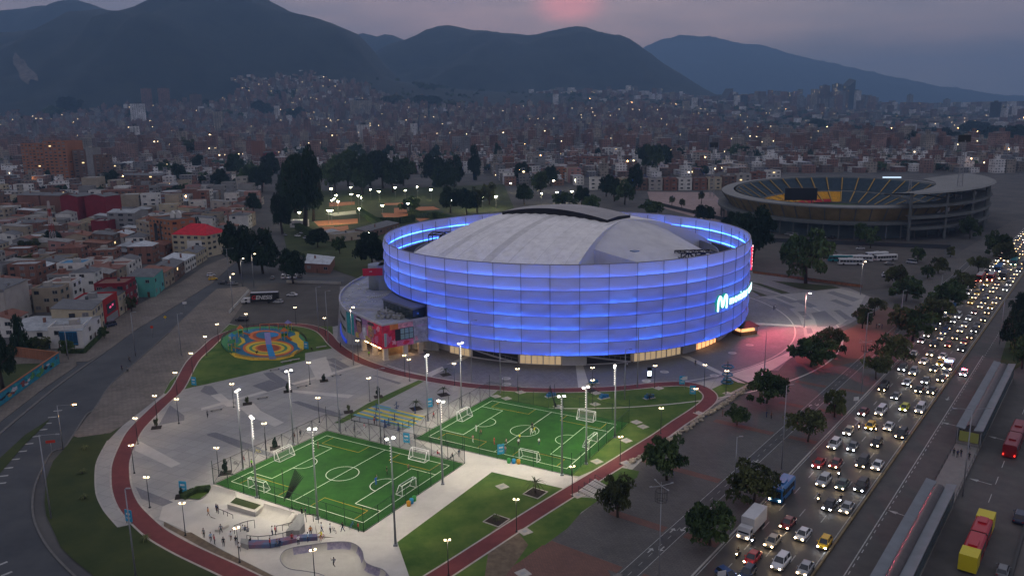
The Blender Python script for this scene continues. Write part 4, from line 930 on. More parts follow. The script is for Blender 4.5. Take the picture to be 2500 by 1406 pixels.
def field(name,T,L_,B_,R_):
    T,L_,B_,R_=[G(*p) for p in (T,L_,B_,R_)]
    W_=((L_-T).length+(B_-R_).length)/2; LN=((B_-L_).length+(R_-T).length)/2
    def f(x,y,z=0.0):  # x along length from T to R (metres), y from T to L
        u,v=x/LN,y/W_; p=T*(1-u)*(1-v)+R_*u*(1-v)+L_*(1-u)*v+B_*u*v; return Vector((p.x,p.y,z))
    b=MB(); b.sheet([tuple(p)[:2] for p in (T,L_,B_,R_)],0.10); o=b.build(name,M_turf); o['kind']='structure'
    ln=MB(); od=MB()
    def seg2(b,x0,y0,x1,y1,w_=0.13,z=0.118):
        d=Vector((x1-x0,y1-y0)).normalized(); n=Vector((-d.y,d.x))*w_/2; q=[f(x0+n.x,y0+n.y,z),f(x1+n.x,y1+n.y,z),f(x1-n.x,y1-n.y,z),f(x0-n.x,y0-n.y,z)]; b.add(q,[(0,1,2,3)])
    mx_,my_=2.0,2.2; x0,x1,y0,y1=mx_,LN-mx_,my_,W_-my_
    for a in ((x0,y0,x1,y0),(x0,y1,x1,y1),(x0,y0,x0,y1),(x1,y0,x1,y1),(LN/2,y0,LN/2,y1)): seg2(ln,*a)
    def arc(cx,cy,r,a0,a1,n=30):
        for i in range(n):
            p,q=R(a0+(a1-a0)*i/n),R(a0+(a1-a0)*(i+1)/n); seg2(ln,cx+r*math.cos(p),cy+r*math.sin(p),cx+r*math.cos(q),cy+r*math.sin(q))
    arc(LN/2,W_/2,3.25,0,360,48)
    for s_,xe in ((1,x0),(-1,x1)):
        d=6.0; yh=8.5; ya,yb=W_/2-yh,W_/2+yh
        seg2(ln,xe,ya,xe+s_*d,ya); seg2(ln,xe,yb,xe+s_*d,yb); seg2(ln,xe+s_*d,ya,xe+s_*d,yb); arc(xe+s_*d,W_/2,2.8,-90 if s_>0 else 90,90 if s_>0 else 270,18)
    for yb_,s_ in ((y0,1),(y1,-1)):
        for xc in (LN*.25,LN*.75):
            hw_=5.2; d=3.6; ya=yb_+s_*0.2; 
            seg2(od,xc-hw_,ya,xc-hw_,ya+s_*d,.11); seg2(od,xc+hw_,ya,xc+hw_,ya+s_*d,.11); seg2(od,xc-hw_,ya+s_*d,xc+hw_,ya+s_*d,.11)
    o=ln.build('pitch_lines',M_line); o['kind']='structure'; o=od.build('cross_pitch_lines',M_oline); o['kind']='structure'
    return f,LN,W_
def goal(loc,rz,label,wd=4.2,ht=2.1,group=None):
    g=thing('goal',label,'goal',loc,rz,'goals on the two artificial pitches')
    b=MB(); t=0.11; w2=wd/2
    for s_ in (-1,1):
        b.tube((s_*w2,0,0),(s_*w2,0,ht),t/1.4,n=6); b.tube((s_*w2,0,ht),(s_*w2,-.7,ht),t/2,n=6); b.tube((s_*w2,-.7,ht),(s_*w2,-1.6,0.05),t/2,n=6); b.tube((s_*w2,0,.05),(s_*w2,-1.6,.05),t/2,n=6)
    b.tube((-w2,0,ht),(w2,0,ht),t/1.4,n=6); b.tube((-w2,-1.6,.05),(w2,-1.6,.05),t/2,n=6); b.tube((-w2,-.7,ht),(w2,-.7,ht),t/2.4,n=6); b.build('frame',M_goal,g)
    b=MB(); b.add([(-w2,-.7,ht),(w2,-.7,ht),(w2,-1.6,.05),(-w2,-1.6,.05)],[(0,1,2,3)]); b.add([(-w2,0,0),(-w2,0,ht),(-w2,-.7,ht),(-w2,-1.6,0)],[(0,1,2,3)]); b.add([(w2,0,0),(w2,0,ht),(w2,-.7,ht),(w2,-1.6,0)],[(0,1,2,3)]); b.build('net',M_net,g)
    return g
def fence(pts,ht,label,spacing=4.0,m=None,brace=True,gaps=()):
    m=m or M_fence; p0=pts[0]; fo=thing('fence',label,'fence',tuple(p0)); 
    mb_=MB(); rl=MB()
    for a,b_ in zip(pts,pts[1:]):
        d=(b_-a); L_=d.length; n=max(1,round(L_/spacing)); 
        for i in range(n+1):
            if i==n and b_ is not pts[-1]: continue
            q=a+d*i/n-p0; hh=ht*(1.45 if i%4==0 else 1); b=MB(); b.tube((0,0,0),(0,0,hh),0.055,n=6,cap=False); b.build('post',m,fo,(q.x,q.y,0))
            if i<n:
                q2=a+d*(i+1)/n-p0
                if brace: rl.beam((q.x,q.y,0.2),(q2.x,q2.y,ht-.1),0.035); rl.beam((q.x,q.y,ht-.1),(q2.x,q2.y,0.2),0.035)
                mb_.add([(q.x,q.y,0.1),(q2.x,q2.y,0.1),(q2.x,q2.y,ht),(q.x,q.y,ht)],[(0,1,2,3)])
        a0=a-p0;b0=b_-p0; 
        for z_ in (ht,0.12): rl.beam((a0.x,a0.y,z_),(b0.x,b0.y,z_),0.06)
    rl.build('rail',m,fo); mb_.build('mesh_panel',M_mesh,fo); return fo
FA=[(798.5,1052),(525.6,1181),(888,1297),(1131.5,1132)]; FB=[(1196.4,969.2),(1014.2,1070.7),(1394.1,1160.4),(1533,1032.9)]
fA,LA,WA=field('near_pitch',*FA); fB,LB,WB=field('far_pitch',*FB)
def yaw(f,x0,y0,x1,y1):
    a=f(x0,y0);b=f(x1,y1);d=b-a; return math.atan2(d.y,d.x)
for f,LN,WD,nm in ((fA,LA,WA,'near'),(fB,LB,WB,'far')):
    goal(tuple(f(2,WD/2,.1)),yaw(f,0,0,0,-1),'white goal at the left end of the %s green pitch'%nm)
    goal(tuple(f(LN-2,WD/2,.1)),yaw(f,0,0,0,1),'white goal at the right hand end of the %s green pitch'%nm)
    goal(tuple(f(LN*.75,2.0,.1)),yaw(f,0,0,1,0),'white cross goal on the back side of the %s green pitch'%nm)
    goal(tuple(f(LN*.25 if nm=='near' else LN*.72,WD-1.8,.1)),yaw(f,0,0,-1,0),'white cross goal on the front side of the %s green pitch'%nm)
for f,LN,WD,nm in ((fA,LA,WA,'near'),(fB,LB,WB,'far')):
    e_=0.2
    c=[f(-e_,-e_),f(-e_,WD+e_),f(LN+e_,WD+e_),f(LN+e_,-e_)]
    fence([c[0],c[1]],4.0,'cross braced black fence on the left side of the %s pitch'%nm,4.2,M_fenced)
    fence([c[1],c[2]],3.4,'green mesh fence along the front side of the %s pitch'%nm,4.2,M_fence,False)
    fence([c[2],c[3]],3.4,'green mesh fence along the right side of the %s pitch'%nm,4.2,M_fence,False)
    fence([c[3],c[0]],4.0,'cross braced dark fence along the back of the %s pitch'%nm,4.2,M_fenced if nm=='near' else M_fence,nm=='near')
fence([G(*z4(1260,1150)),G(*z4(1700,1230)),G(*z4(1800,1165))],1.3,'low black railing in front of the outdoor gym',2.5,M_fenced,False)
# hanging dark net on the near pitch, furled net posts
for px,top,bx,by,nm in ((1130,540,1035,780,'near'),(0,0,0,0,'far')):
    if nm=='near': base=G(*z5(1020,775)); lab='dark furled net sail leaning beside the near pitch fence'
    else: base=G(*z6(1243,350)); lab='dark furled net hanging on a pole behind the far pitch'
    nf=thing('furled_net',lab,'net',tuple(base)); b=MB(); k=1 if nm=='near' else -0.45
    for i in range(7):
        t=i/7; b.add([(0.1*i,0,0.6+0.1*i),(0.3+0.1*i,0,0.6),(k*(2.4+0.25*i),0.6,6.0-0.2*i),(k*(2.2+0.2*i),0.6,6.2-0.3*i)],[(0,1,2,3)])
    b.build('netting',net_mat('black netting '+nm,(0.02,0.02,0.02),0.75),nf); b=MB(); b.tube((0,0,0),(0,0,6.5),0.06); b.build('post',M_fenced,nf)
# ------------------------------------------------------------------ light masts and lamps
M_pole=mat('galvanised pole',(0.30,0.31,0.33),0.5,metal=0.4); M_polek=mat('black lamp post',(0.02,0.021,0.024),0.45,metal=0.3)
M_flood=emat('white flood lamp',(1.0,0.93,0.80),14.0); M_led2=emat('light string and pole spill glow',(1.0,0.92,0.80),0.9); M_warml=emat('warm white lamp',(1.0,0.76,0.46),10.0); M_sod=emat('amber lamp',(1.0,0.50,0.12),30.0)
MASTS=[(594,1146,17,'A'),(717,1085,17,'A'),(628,1214,16,'A'),(776,1266,17,'A'),(966,1331,19,'A'),(1081,1182,17,'B'),(1372,1160,16.5,'B'),(1431,1133,16.5,'B'),(1501,1068,16.5,'B'),(1127,995,16.5,'B'),(1045,1027,16,'B')]
cA=fA(LA/2,WA/2); cB=fB(LB/2,WB/2)
desc=['left of the near pitch','at the back left of the near pitch','at the front left goal of the near pitch','in front of the near pitch','at the front right corner of the near pitch','between the two pitches','at the front corner of the far pitch','on the right front side of the far pitch','at the right corner of the far pitch','left behind the far pitch','at the left corner of the far pitch']
for i,(x,y,h,k) in enumerate(MASTS):
    b0=G(x,y); tgt=cA if k=='A' else cB
    m_=thing('floodlight_mast','tall grey mast with blazing white floodlights '+desc[i],'light mast',tuple(b0),0,'floodlight masts around the pitches')
    b=MB(); b.tube((0,0,0),(0,0,h),0.20,0.10,8); b.box((0,0,0.15),(0.7,0.7,0.3)); b.build('pole',M_pole,m_)
    d=(tgt-b0).normalized(); a=math.atan2(d.y,d.x); n_=Vector((-d.y,d.x,0))
    for s_ in (-0.55,0.55):
        b=MB(); q=n_*s_; b.box((q.x+d.x*.25,q.y+d.y*.25,h-.05),(0.42,0.42,0.16),0,a); b.build('flood_lamp',M_flood,m_)
    b=MB(); b.beam(tuple(n_*-0.9+Vector((0,0,h-.25))),tuple(n_*0.9+Vector((0,0,h-.25))),0.12); b.build('crossarm',M_pole,m_)
    b=MB(); b.beam((d.x*.18,d.y*.18,h-4.0),(d.x*.18,d.y*.18,h-.6),0.09)
    for z_ in range(8): b.box((d.x*.3,d.y*.3,h-4.2+z_*.5),(0.18,0.18,0.10),0,a)
    b.build('string_and_spill_glow',M_led2,m_)  # emission stands for small lamps plus flood light spilled onto the pole
    rel=tgt-b0; lamp('flood_light','SPOT',(d.x*1.5,d.y*1.5,h-.1),5600,(1.0,0.90,0.72),m_,0.35,(rel.x*0.50,rel.y*0.50,0),128,0.7)
def park_lamp():
    m_=thing('park_lamp','','street lamp'); b=MB(); b.tube((0,0,0),(0,0,6.0),0.075,0.055,8); b.box((0,0,0.1),(0.35,0.35,0.2)); b.build('post',M_polek,m_)
    b=MB(); b.box((0,0,6.05),(1.15,0.3,0.1)); b.build('lamp_head',M_polek,m_); b=MB(); b.box((0,0,5.98),(1.0,0.2,0.05)); b.box((-.35,0,6.12),(.3,.22,.05)); b.box((.35,0,6.12),(.3,.22,.05)); b.build('light_panel',M_warml,m_)
    lamp('lamp_light','SPOT',(0,0,5.9),330,(1.0,0.80,0.52),m_,0.2,(0,0,0),160,0.5); return m_
PL=[(384,1025,'by the cycle track at the upper left of the plaza'),(337,1084,'on the left bend of the red track'),(328,1155,'on the outermost left bend of the red track'),(366,1239,'left of the skatepark blue board'),(437,1034,''),(453,1307,''),(534,836,''),(505,869,''),(471,913,''),(433,964,''),(571,994,''),(604,809,''),(723,792,''),(795,820,''),(757,938,''),(903,979,''),(780,1031,''),(650,1098,''),(535,1162,''),(989,919,''),(1000,930,''),(1110,941,''),(585,1372,''),(770,1430,''),(1446,985,''),(1613,1059,''),(1514,1134,''),(1397,1212,''),(1261,1298,''),(1697,1008,''),(1598,947,''),(1719,945,''),(1772,961,''),(1264,955,''),(1446,952,''),(1095,1404,''),(875,880,'')]
p0=None
def park_zone(x,y):
    if x<520 and y>1000: return 'beside the left bend of the red track'
    if y<850: return 'beside the round playground'
    if x<560: return 'beside the lawn left of the playground'
    if x<830 and y<1110: return 'on the grey plaza left of the pitches'
    if y<960 and x>=1180: return 'at the edge of the arena forecourt'
    if x<1130 and y<1000: return 'on the track between plaza and arena'
    if x<800: return 'in the skatepark'
    return 'along the straight red track right of the pitches'
for i,(x,y,_l) in enumerate(PL):
    rz=random.Random(i).uniform(-0.3,0.5)
    if p0 is None: p0=park_lamp(); seal(p0); o=p0; o.location=G(x,y); 
    else: o=dup(p0,tuple(G(x,y)),rz)
    o['group']='black park lamps'; uniq(o,'lit black lamp '+park_zone(x,y))
# tall street poles, lit and unlit
def street_pole(x,y,h,arm,lit,label,rz=0,double=False):
    p=G(x,y); m_=thing('street_pole',label,'street lamp',tuple(p),rz); b=MB(); b.tube((0,0,0),(0,0,h),0.15,0.08,8); 
    b.build('pole',M_pole,m_); b=MB(); hd=MB()
    for s_ in ((1,-1) if double else (1,)):
        b.tube((0,0,h-.1),(s_*arm,0,h+.15),0.05,0.04,6); hd.box((s_*(arm+.25),0,h+.12),(.7,.28,.14))
    b.build('arm',M_pole,m_); hd.build('lamp_head',{0:M_pole,1:M_warml,2:M_sod,3:M_flood}[lit],m_)
    if lit: lamp('lamp_light','SPOT',(arm,0,h-.2),{1:500,2:350,3:4200}[lit],{1:(1,.85,.6),2:(1,.5,.15),3:(1,.9,.72)}[lit],m_,0.25,(arm*1.2,0,0),150,.6)
    return m_
for a in [(930,1081,17,1,0,'tall unlit grey pole left of the blue and yellow gym floor'),(829,1053,17,1,0,'tall unlit grey pole in the middle of the plaza'),(802,839,17,1,0,'tall unlit grey pole between playground and annex'),(863,891,17,.6,1,'tall pale lit pole standing before the mural building'),(778,808,15,1,0,'thin grey pole behind the round playground'),(1152,933,17,1.2,0,'tall grey pole in front of the left arena doors'),(1222,960,14,1.2,0,'tall grey pole at the track in front of the arena centre left'),(1525,975,13,1.0,0,'grey arm pole on the lawn edge before the arena'),(1556,945,16,1.2,0,'tall grey pole before the right arena doors'),
  (1963,800,11.5,1.0,3,'bright floodlight pole on the east plaza in the pink light'),(2100,720,12.9,.8,1,'lit pole at the far edge of the east plaza'),(1866,908,13,1.4,0,'double arm pole right of the arena'),(475,1095-2,0,0,0,''),(1908,1145,17.6,.8,0,'very tall thin grey pole on the highway sidewalk'),(1793,1200,11,.5,0,'pole with a camera box by the dark tree on the sidewalk'),
  (154,1095,10,3.5,2,'amber lit pole at the inner bend of the left avenue'),(125,1265,16,3.0,0,'curved grey pole beside the left bend of the avenue'),(332,1410,15,.2,0,'thick leaning grey pole at the bottom left lawn'),(443,868,13,1,0,'thin pole on the wide sidewalk beside the avenue'),(331,868,13.5,1,0,'tall pole on the avenue kerb across from the houses'),(167,878,11,.4,0,'grey pole at the corner of the mural wall'),(569,760,14,1,1,'lit pole at the left edge of the truck parking lot'),(620,700,14,1.2,1,'lit pole at the far side of the truck parking lot'),(592,700,12,1,1,'lit lamp pole beside the dark trees at the road fork'),(560,690,15,2.5,0,'double arm pole at the road fork'),
  (2350,1210,17,3,0,'tall double arm pole between the two bus stations'),(2540,1180,16,3,0,'pole beyond the right busway'),(2197,805,13,.6,0,'pale pole left of the highway among trees'),(2110,880,14,.6,0,'tall thin pole behind the left highway trees'),(2295,735,10,.6,0,'pole in the row of highway trees'),(2440,840,14,3,0,'double arm pole on the grass right of the highway')]:
    if a[2]==0: continue
    street_pole(*a,double=('double' in a[5]))
# ------------------------------------------------------------------ smaller park furniture
M_board=mat('light blue board',(0.03,0.30,0.50),0.5); 
def info_board(x,y,where,h=2.6,w_=1.5):
    o=thing('info_board','light blue rectangular board '+where,'board',tuple(G(x,y)),random.Random(int(x)).uniform(-.4,.4),'light blue park boards'); b=MB(); b.box((0,0,h/2+.2),(w_,.14,h-.4)); b.build('panel',M_board,o)
    b=MB(); b.box((0,-.085,h*.72),(w_*.6,.02,.35)); b.box((0,-.085,h*.45),(w_*.7,.02,.08)); b.box((0,-.085,h*.38),(w_*.5,.02,.08)); b.build('printed_marks',mat('white print',(0.6,0.6,0.6),0.6),o)
    b=MB(); b.box((-w_*.4,0,.2),(.08,.08,.4)); b.box((w_*.4,0,.2),(.08,.08,.4)); b.build('foot',M_polek,o)
for a in ((474,943,'on the lawn left of the playground'),(448,1205,'at the skatepark entrance'),(993,1084,'on the path behind the near pitch'),(1049,997,'on the plaza behind the near pitch'),(1223,1112,'beside the front fence of the far pitch'),(1691,965,'on the lawn inside the track bend'),(748,854,'at the right edge of the playground'),(1665,941,'at the track near the arena forecourt'),(316,1277,'beside the leaning pole at bottom left')): info_board(*a)
M_blk=mat('board black',(0.01,0.01,0.012),0.4)
tt=thing('display_totem','black totem with a glowing white screen on the arena forecourt','display',tuple(G(1585,924)),0.1); b=MB(); b.box((0,0,1.6),(1.2,.3,3.2)); b.build('casing',M_blk,tt); b=MB(); b.box((0,-.17,1.5),(1.0,.03,1.4)); b.build('screen',emat('totem screen',(.75,.9,1),3.0),tt)
def bench(x,y,rz,lab,L_=3.2):
    o=thing('bench',lab,'bench',tuple(G(x,y)),rz,'concrete plaza benches'); b=MB(); b.box((0,0,.45),(L_,.6,.14)); b.build('seat',M_kerb,o)
    for s_ in (-1,1): b=MB(); b.box((s_*L_*.35,0,.19),(.3,.5,.38)); b.build('leg',M_dark,o)
for i,(p,l_) in enumerate(((z4(1130,765),'row bench on the plaza before the mural building'),(z4(835,860),'bench beside a young tree on the upper plaza'),(z4(495,958),'bench on the plaza near the left young tree'),(z4(100,1062),'bench on the plaza edge near a parked bicycle'),(z4(600,715),'bench on the upper edge of the plaza by the lawn'),(z4(700,650),'bench on the pale path below the playground'),(z4(770,635),'second bench on the pale path below the playground'),(z4(1000,525),'bench right of the playground'))):
    bench(*p,0.55,'concrete '+l_)
def street_box(name,label,cat,x,y,dim,m,rz=0): 
    o=thing(name,label,cat,tuple(G(x,y)),rz); b=MB(); b.box((0,0,dim[2]*.5),dim); b.box((0,0,dim[2]+.04),(dim[0]*1.06,dim[1]*1.06,.08)); b.build('casing',m,o); return o
# recycling bins in threes
for gi,(px,where) in enumerate(((z6(893,812),'beside the front fence of the far pitch'),(z5(2095,792),'on the path right of the near pitch'))):
    for j,(cn,cc) in enumerate((('green',(0.05,0.30,0.06)),('blue',(0.03,0.25,0.5)),('orange',(0.6,0.28,0.02)))):
        c=G(*px)+Vector(((j-1)*1.0*(1 if gi==0 else -0.4),(j-1)*(-.25 if gi==0 else -1.0),0)); o=thing('recycling_bin','%s lidded recycling bin, one of three %s'%(cn,where),'bin',tuple(c),0.3,'recycling bins')
        b=MB(); b.tube((0,0,0),(0,0,.85),.36,.40,12); b.build('body',mat('bin '+cn,cc,.5),o); b=MB(); b.ellipsoid((0,0,.86),(.42,.42,.25),0,12,6); b.build('lid',mat('bin '+cn,cc,.5),o)
# small square slabs let into the lawns, and planted squares
def slab(x,y,lab,s_=2.0,rz=.6):
    o=thing('lawn_slab',lab,'slab',tuple(G(x,y)),rz,'pale concrete slabs in the lawn'); b=MB(); b.box((0,0,.06),(s_,s_,.14)); b.build('slab',M_kerb,o); b=MB(); b.box((0,0,.14),(s_*.35,s_*.35,.03)); b.build('cover_plate',M_pole,o)
for (x,y) in ((1226,1188),(1554,1031),(1570,1042),(1529,1076),(1457,1127),(1271,958),(1455,960),(1608,948),(1453,987),(1363,993),(1211,968),(1237,973),(1706,1009),(1777,961),(1411,1209),(1529,1131),(1282,1298),(1277,1400)): uniq_o=None; slab(x,y,'')
for o in [o for o in C.objects if o.name.startswith('lawn_slab')]:
    px,py=proj(o.location.x,o.location.y,0); uniq(o,'pale square slab in the grass '+('behind the far pitch' if py<1000 else 'right of the far pitch' if px>1430 and py<1110 else 'by the straight red track'))
M_soil=mat('planter soil',(0.035,0.025,0.018),0.95,var=.4,scale=3)
def planter(x,y,s_,lab,rz,edge=True):
    o=thing('planting_square',lab,'planter',tuple(G(x,y)),rz); b=MB(); b.box((0,0,.09),(s_,s_,.06)); b.build('soil',M_soil,o)
    if edge:
        b=MB()
        for i in range(4):
            a=i*math.pi/2; b.box((math.cos(a)*s_/2,math.sin(a)*s_/2,.1),(0.18 if i%2==0 else s_+.18,s_-.18 if i%2==0 else 0.18,.16))
        b.build('stone_edge',M_kerb,o)
    return o
planter(1307,1204,3.3,'large dark planting square with pale edge holding a palm, upper one',.95); planter(1212,1271,3.3,'large dark planting square with pale edge, lower of two in the lawn',.95)
# blue lounge seats on the lawn
for (x,y,l_) in ((1474,972,'left'),(1585,972,'right'),(1345,968,'behind the far pitch'),(1449,936,'beside the track')):
    o=thing('blue_lounger','blue sculptural park seat on a pale pad, %s one'%l_ if 'the' not in l_ else 'blue sculptural park seat '+l_,'seat',tuple(G(x,y)),.5); b=MB(); b.box((0,0,.1),(3.0,1.5,.12)); b.build('pad',M_kerb,o); b=MB()
    for i in range(4): b.box((-.9+i*.6,0,.5+.25*math.sin(i*2)),(.45,1.0,.7+.3*(i%2)),0,0.3*i)
    b.build('seat',mat('blue fibreglass',(0.02,0.12,0.28),.4),o)
# blue ring sculptures near the forecourt
o=thing('ring_sculpture','blue sculpture of stacked rings at the corner of the forecourt','sculpture',tuple(G(1775,935))); 
b=MB()
for z_,r_ in ((.3,1.5),(1.2,1.0),(2.4,1.3),(4.6,1.5)):
    for i in range(14): a,a2=2*math.pi*i/14,2*math.pi*(i+1)/14; b.tube((r_*math.cos(a),r_*math.sin(a),z_),(r_*math.cos(a2),r_*math.sin(a2),z_+.0),.18,n=6)
b.build('ring',mat('teal blue paint',(0.02,0.16,0.28),.4),o); b=MB(); b.tube((0,0,0),(0,0,6),.09); b.build('mast',M_polek,o)
# oval white stones on the forecourt
for i,(x,y) in enumerate(((1237,938),(1578,930),(1622,908),(1788,862),(1830,843),(1236,924),(1744,917),(1960,798))):
    o=thing('forecourt_disc','','disc',tuple(G(x,y)),.2*i,'pale round discs let into the forecourt'); b=MB(); b.tube((0,0,.04),(0,0,.12),1.25,1.15,20); b.build('disc',M_light,o); b=MB(); b.tube((0,0,.12),(0,0,.14),.8,.8,20); b.build('ring_inlay',M_kerb,o); uniq(o,'pale round disc in the paving before the arena')
# ------------------------------------------------------------------ playground
PC=G(645,843); pg=thing('playground_floor','round rubber playground floor of coloured rings and waves','playground',tuple(PC))
def gp2(x,y): p=G(*z4(x,y))-PC; return (p.x,p.y)
PGM={'teal':(0.02,0.13,0.22),'orange':(0.55,0.14,0.03),'yellow':(0.62,0.42,0.03),'green':(0.05,0.22,0.08),'rust':(0.30,0.06,0.02),'blue':(0.02,0.20,0.42),'lilac':(0.22,0.20,0.42)}
keys=list(PGM)
def gell(cx,cy,rx,ry,n=40): return [gp2(cx+rx*math.cos(2*math.pi*i/n),cy+ry*math.sin(2*math.pi*i/n)) for i in range(n)]
lay=[('green',gell(505,483,362,142)),('teal',gell(520,485,325,128)),('yellow',[gp2(*p) for p in ((770,385),(815,388),(805,430),(830,460),(880,490),(870,520),(840,545),(800,520),(790,490),(720,455),(735,430),(780,415))]),('yellow',[gp2(*p) for p in ((210,570),(250,570),(330,600),(420,612),(640,612),(730,600),(760,560),(800,540),(760,600),(640,632),(400,635),(260,610))]),
 ('green',[gp2(*p) for p in ((290,440),(330,450),(345,480),(300,520),(250,530),(240,500),(290,480))]),('yellow',[gp2(*p) for p in ((300,430),(340,450),(350,480),(300,505),(280,510),(320,475))]),
 ('rust',gell(545,530,220,72)),('orange',gell(545,530,218,70)),('yellow',gell(545,530,195,60)),('green',gell(545,530,165,48)),('yellow',gell(545,530,140,42)),('orange',gell(545,530,112,34)),('rust',gell(545,530,95,28)),
 ('orange',gell(520,425,145,47)),('rust',gell(520,425,110,37)),('teal',gell(520,420,82,30)),('blue',gell(575,415,60,20)),
 ('lilac',[gp2(*p) for p in ((510,400),(560,395),(575,500),(525,505))]),('blue',[gp2(*p) for p in ((525,500),(572,498),(615,625),(555,628))]),('yellow',[gp2(*p) for p in ((230,590),(240,580),(280,605),(270,615))])]
b=MB()
for i,(k,poly_) in enumerate(lay):
    z=0.12+0.006*i; bi=len(b.v); b.v+=[(x,y,z) for x,y in poly_]
    for t in tessellate_polygon([[Vector((x,y,0)) for x,y in poly_]]): b.f.append(tuple(bi+j for j in t)); b.m.append(keys.index(k)); b.sm.append(False)
b.build('rubber_surface',[mat('playground '+k,PGM[k],.8,var=.1,scale=.8) for k in keys],pg)
ring_px=gell(508,484,368,146,52)
for cn,rng in (('green',range(20,34)),('orange',range(4,20)),('black',list(range(34,52))+[0,1,2,3])):
    fo=thing('low_fence','low %s railing around the round playground'%{'green':'green left','orange':'orange and yellow front','black':'dark back'}[cn],'fence',tuple(PC)); rr=MB(); idx=list(rng)
    mm={'green':mat('green rail',(0.02,0.12,0.07),.5),'orange':mat('orange rail',(0.55,0.20,0.02),.5),'black':M_fenced}[cn]
    for j,i in enumerate(idx):
        x,y=ring_px[i%52]; b=MB(); b.beam((0,0,0),(0,0,1.0),.10); b.build('post',mm,fo,(x,y,0.05))
        if j+1<len(idx):
            x2,y2=ring_px[idx[j+1]%52]
            for z_ in (.45,.95): rr.beam((x,y,z_),(x2,y2,z_),.07)
            for q in range(1,4): rr.beam((x+(x2-x)*q/4,y+(y2-y)*q/4,.1),(x+(x2-x)*q/4,y+(y2-y)*q/4,.95),.05)
    rr.build('rail',mm,fo)
def play_tower(px,py,lab,roofc,rz,slide=True,h=2.6):
    o=thing('play_tower',lab,'play tower',tuple(G(*z4(px,py))),rz); yel=mat('playground yellow paint',(0.6,0.4,0.03),.5); 
    for sx in(-.7,.7):
        for sy in(-.7,.7): b=MB(); b.beam((sx,sy,0),(sx,sy,h+.6),.12); b.build('post',yel,o)
    b=MB(); b.box((0,0,1.2),(1.5,1.5,.1)); b.box((0,.7,1.6),(1.5,.05,.7)); b.box((-.7,0,1.6),(.05,1.5,.7)); b.build('platform',mat('playground green paint',(0.05,0.25,.08),.5),o)
    b=MB(); b.add([(-.95,-.95,h+.4),(.95,-.95,h+.4),(.95,.95,h+.4),(-.95,.95,h+.4),(0,0,h+1.5)],[(0,1,4),(1,2,4),(2,3,4),(3,0,4),(3,2,1,0)]); b.build('roof',mat('playground roof '+roofc,PGM[roofc],.5),o)
    if slide: b=MB(); b.beam((.7,0,1.25),(2.9,0,.2),.6,.08); b.beam((.7,.3,1.4),(2.9,.3,.35),.06,.25); b.beam((.7,-.3,1.4),(2.9,-.3,.35),.06,.25); b.build('slide',mat('playground orange paint',(0.6,.16,.02),.45),o)
    return o
play_tower(310,430,'play tower with orange roof at the back left of the playground','orange',.4); play_tower(240,500,'play tower with blue slide at the left edge of the playground','blue',2.2); play_tower(235,560,'lowest play tower at the front left of the playground','green',1.0)
play_tower(685,455,'play tower with orange roof on the right of the playground','orange',-.5); play_tower(720,385,'pale roofed play tower at the back right of the playground','lilac',.9,False)
o=thing('swing_set','orange framed swing set at the back of the playground','swings',tuple(G(*z4(555,375))),.1); b=MB()
for x in (-3,0,3):
    for y in (-.8,.8): b.tube((x,y,0),(x,0,2.3),.06,n=6)
b.tube((-3,0,2.3),(3,0,2.3),.07,n=6); b.build('frame',mat('playground orange paint',(0.6,.16,.02),.45),o)
for x in (-2,-1,1,2):
    b=MB(); b.box((x,0,.55),(.45,.2,.05)); b.tube((x-.2,0,.55),(x-.2,0,2.3),.015,n=4); b.tube((x+.2,0,.55),(x+.2,0,2.3),.015,n=4); b.build('swing_seat',M_polek,o)
o=thing('spring_rider','small dark spring rider on the front rings of the playground','spring rider',tuple(G(*z4(445,575)))); b=MB(); b.ellipsoid((0,0,.7),(.5,.2,.25)); b.tube((0,0,0),(0,0,.6),.12,n=6); b.tube((.3,0,.8),(.45,0,1.1),.05,n=6); b.build('rider',M_polek,o); b=MB(); b.box((-.05,0,.92),(.4,.3,.06)); b.build('saddle',mat('playground orange paint',(0.6,.16,.02),.45),o)
# ------------------------------------------------------------------ outdoor gym
gy=[('blue',(0.10,0.28,0.46)),('yellow',(0.62,0.48,0.02)),('green',(0.16,0.30,0.16)),('grey',(0.34,0.33,0.31))]
gm=[mat('gym floor '+k,c,.85,var=.1) for k,c in gy]; b=MB()
q=[G(*z4(1480,1010)),G(*z4(1905,1105)),G(*z4(1750,1220)),G(*z4(1270,1100))]
seq=[0,2,0,3,1,0,2,1,3,0,1,2,0,1]
for i in range(13):
    t0,t1=i/13,(i+1)/13
    cuts=[0,0.3+0.4*((i*7)%5)/5,1]
    for c_ in range(2):
        m_=seq[(i+c_*3)%14]; u0,u1=cuts[c_],cuts[c_+1]
        A_=q[0].lerp(q[3],t0);B_=q[1].lerp(q[2],t0);C_=q[1].lerp(q[2],t1);D_=q[0].lerp(q[3],t1)
        b.add([A_.lerp(B_,u0)+Vector((0,0,.075)),A_.lerp(B_,u1)+Vector((0,0,.075)),C_:=D_.lerp(q[1].lerp(q[2],t1),u1)+Vector((0,0,.075)),D_.lerp(q[1].lerp(q[2],t1),u0)+Vector((0,0,.075))],[(0,3,2,1)],m_)
o=b.build('gym_floor',gm); o['kind']='structure'
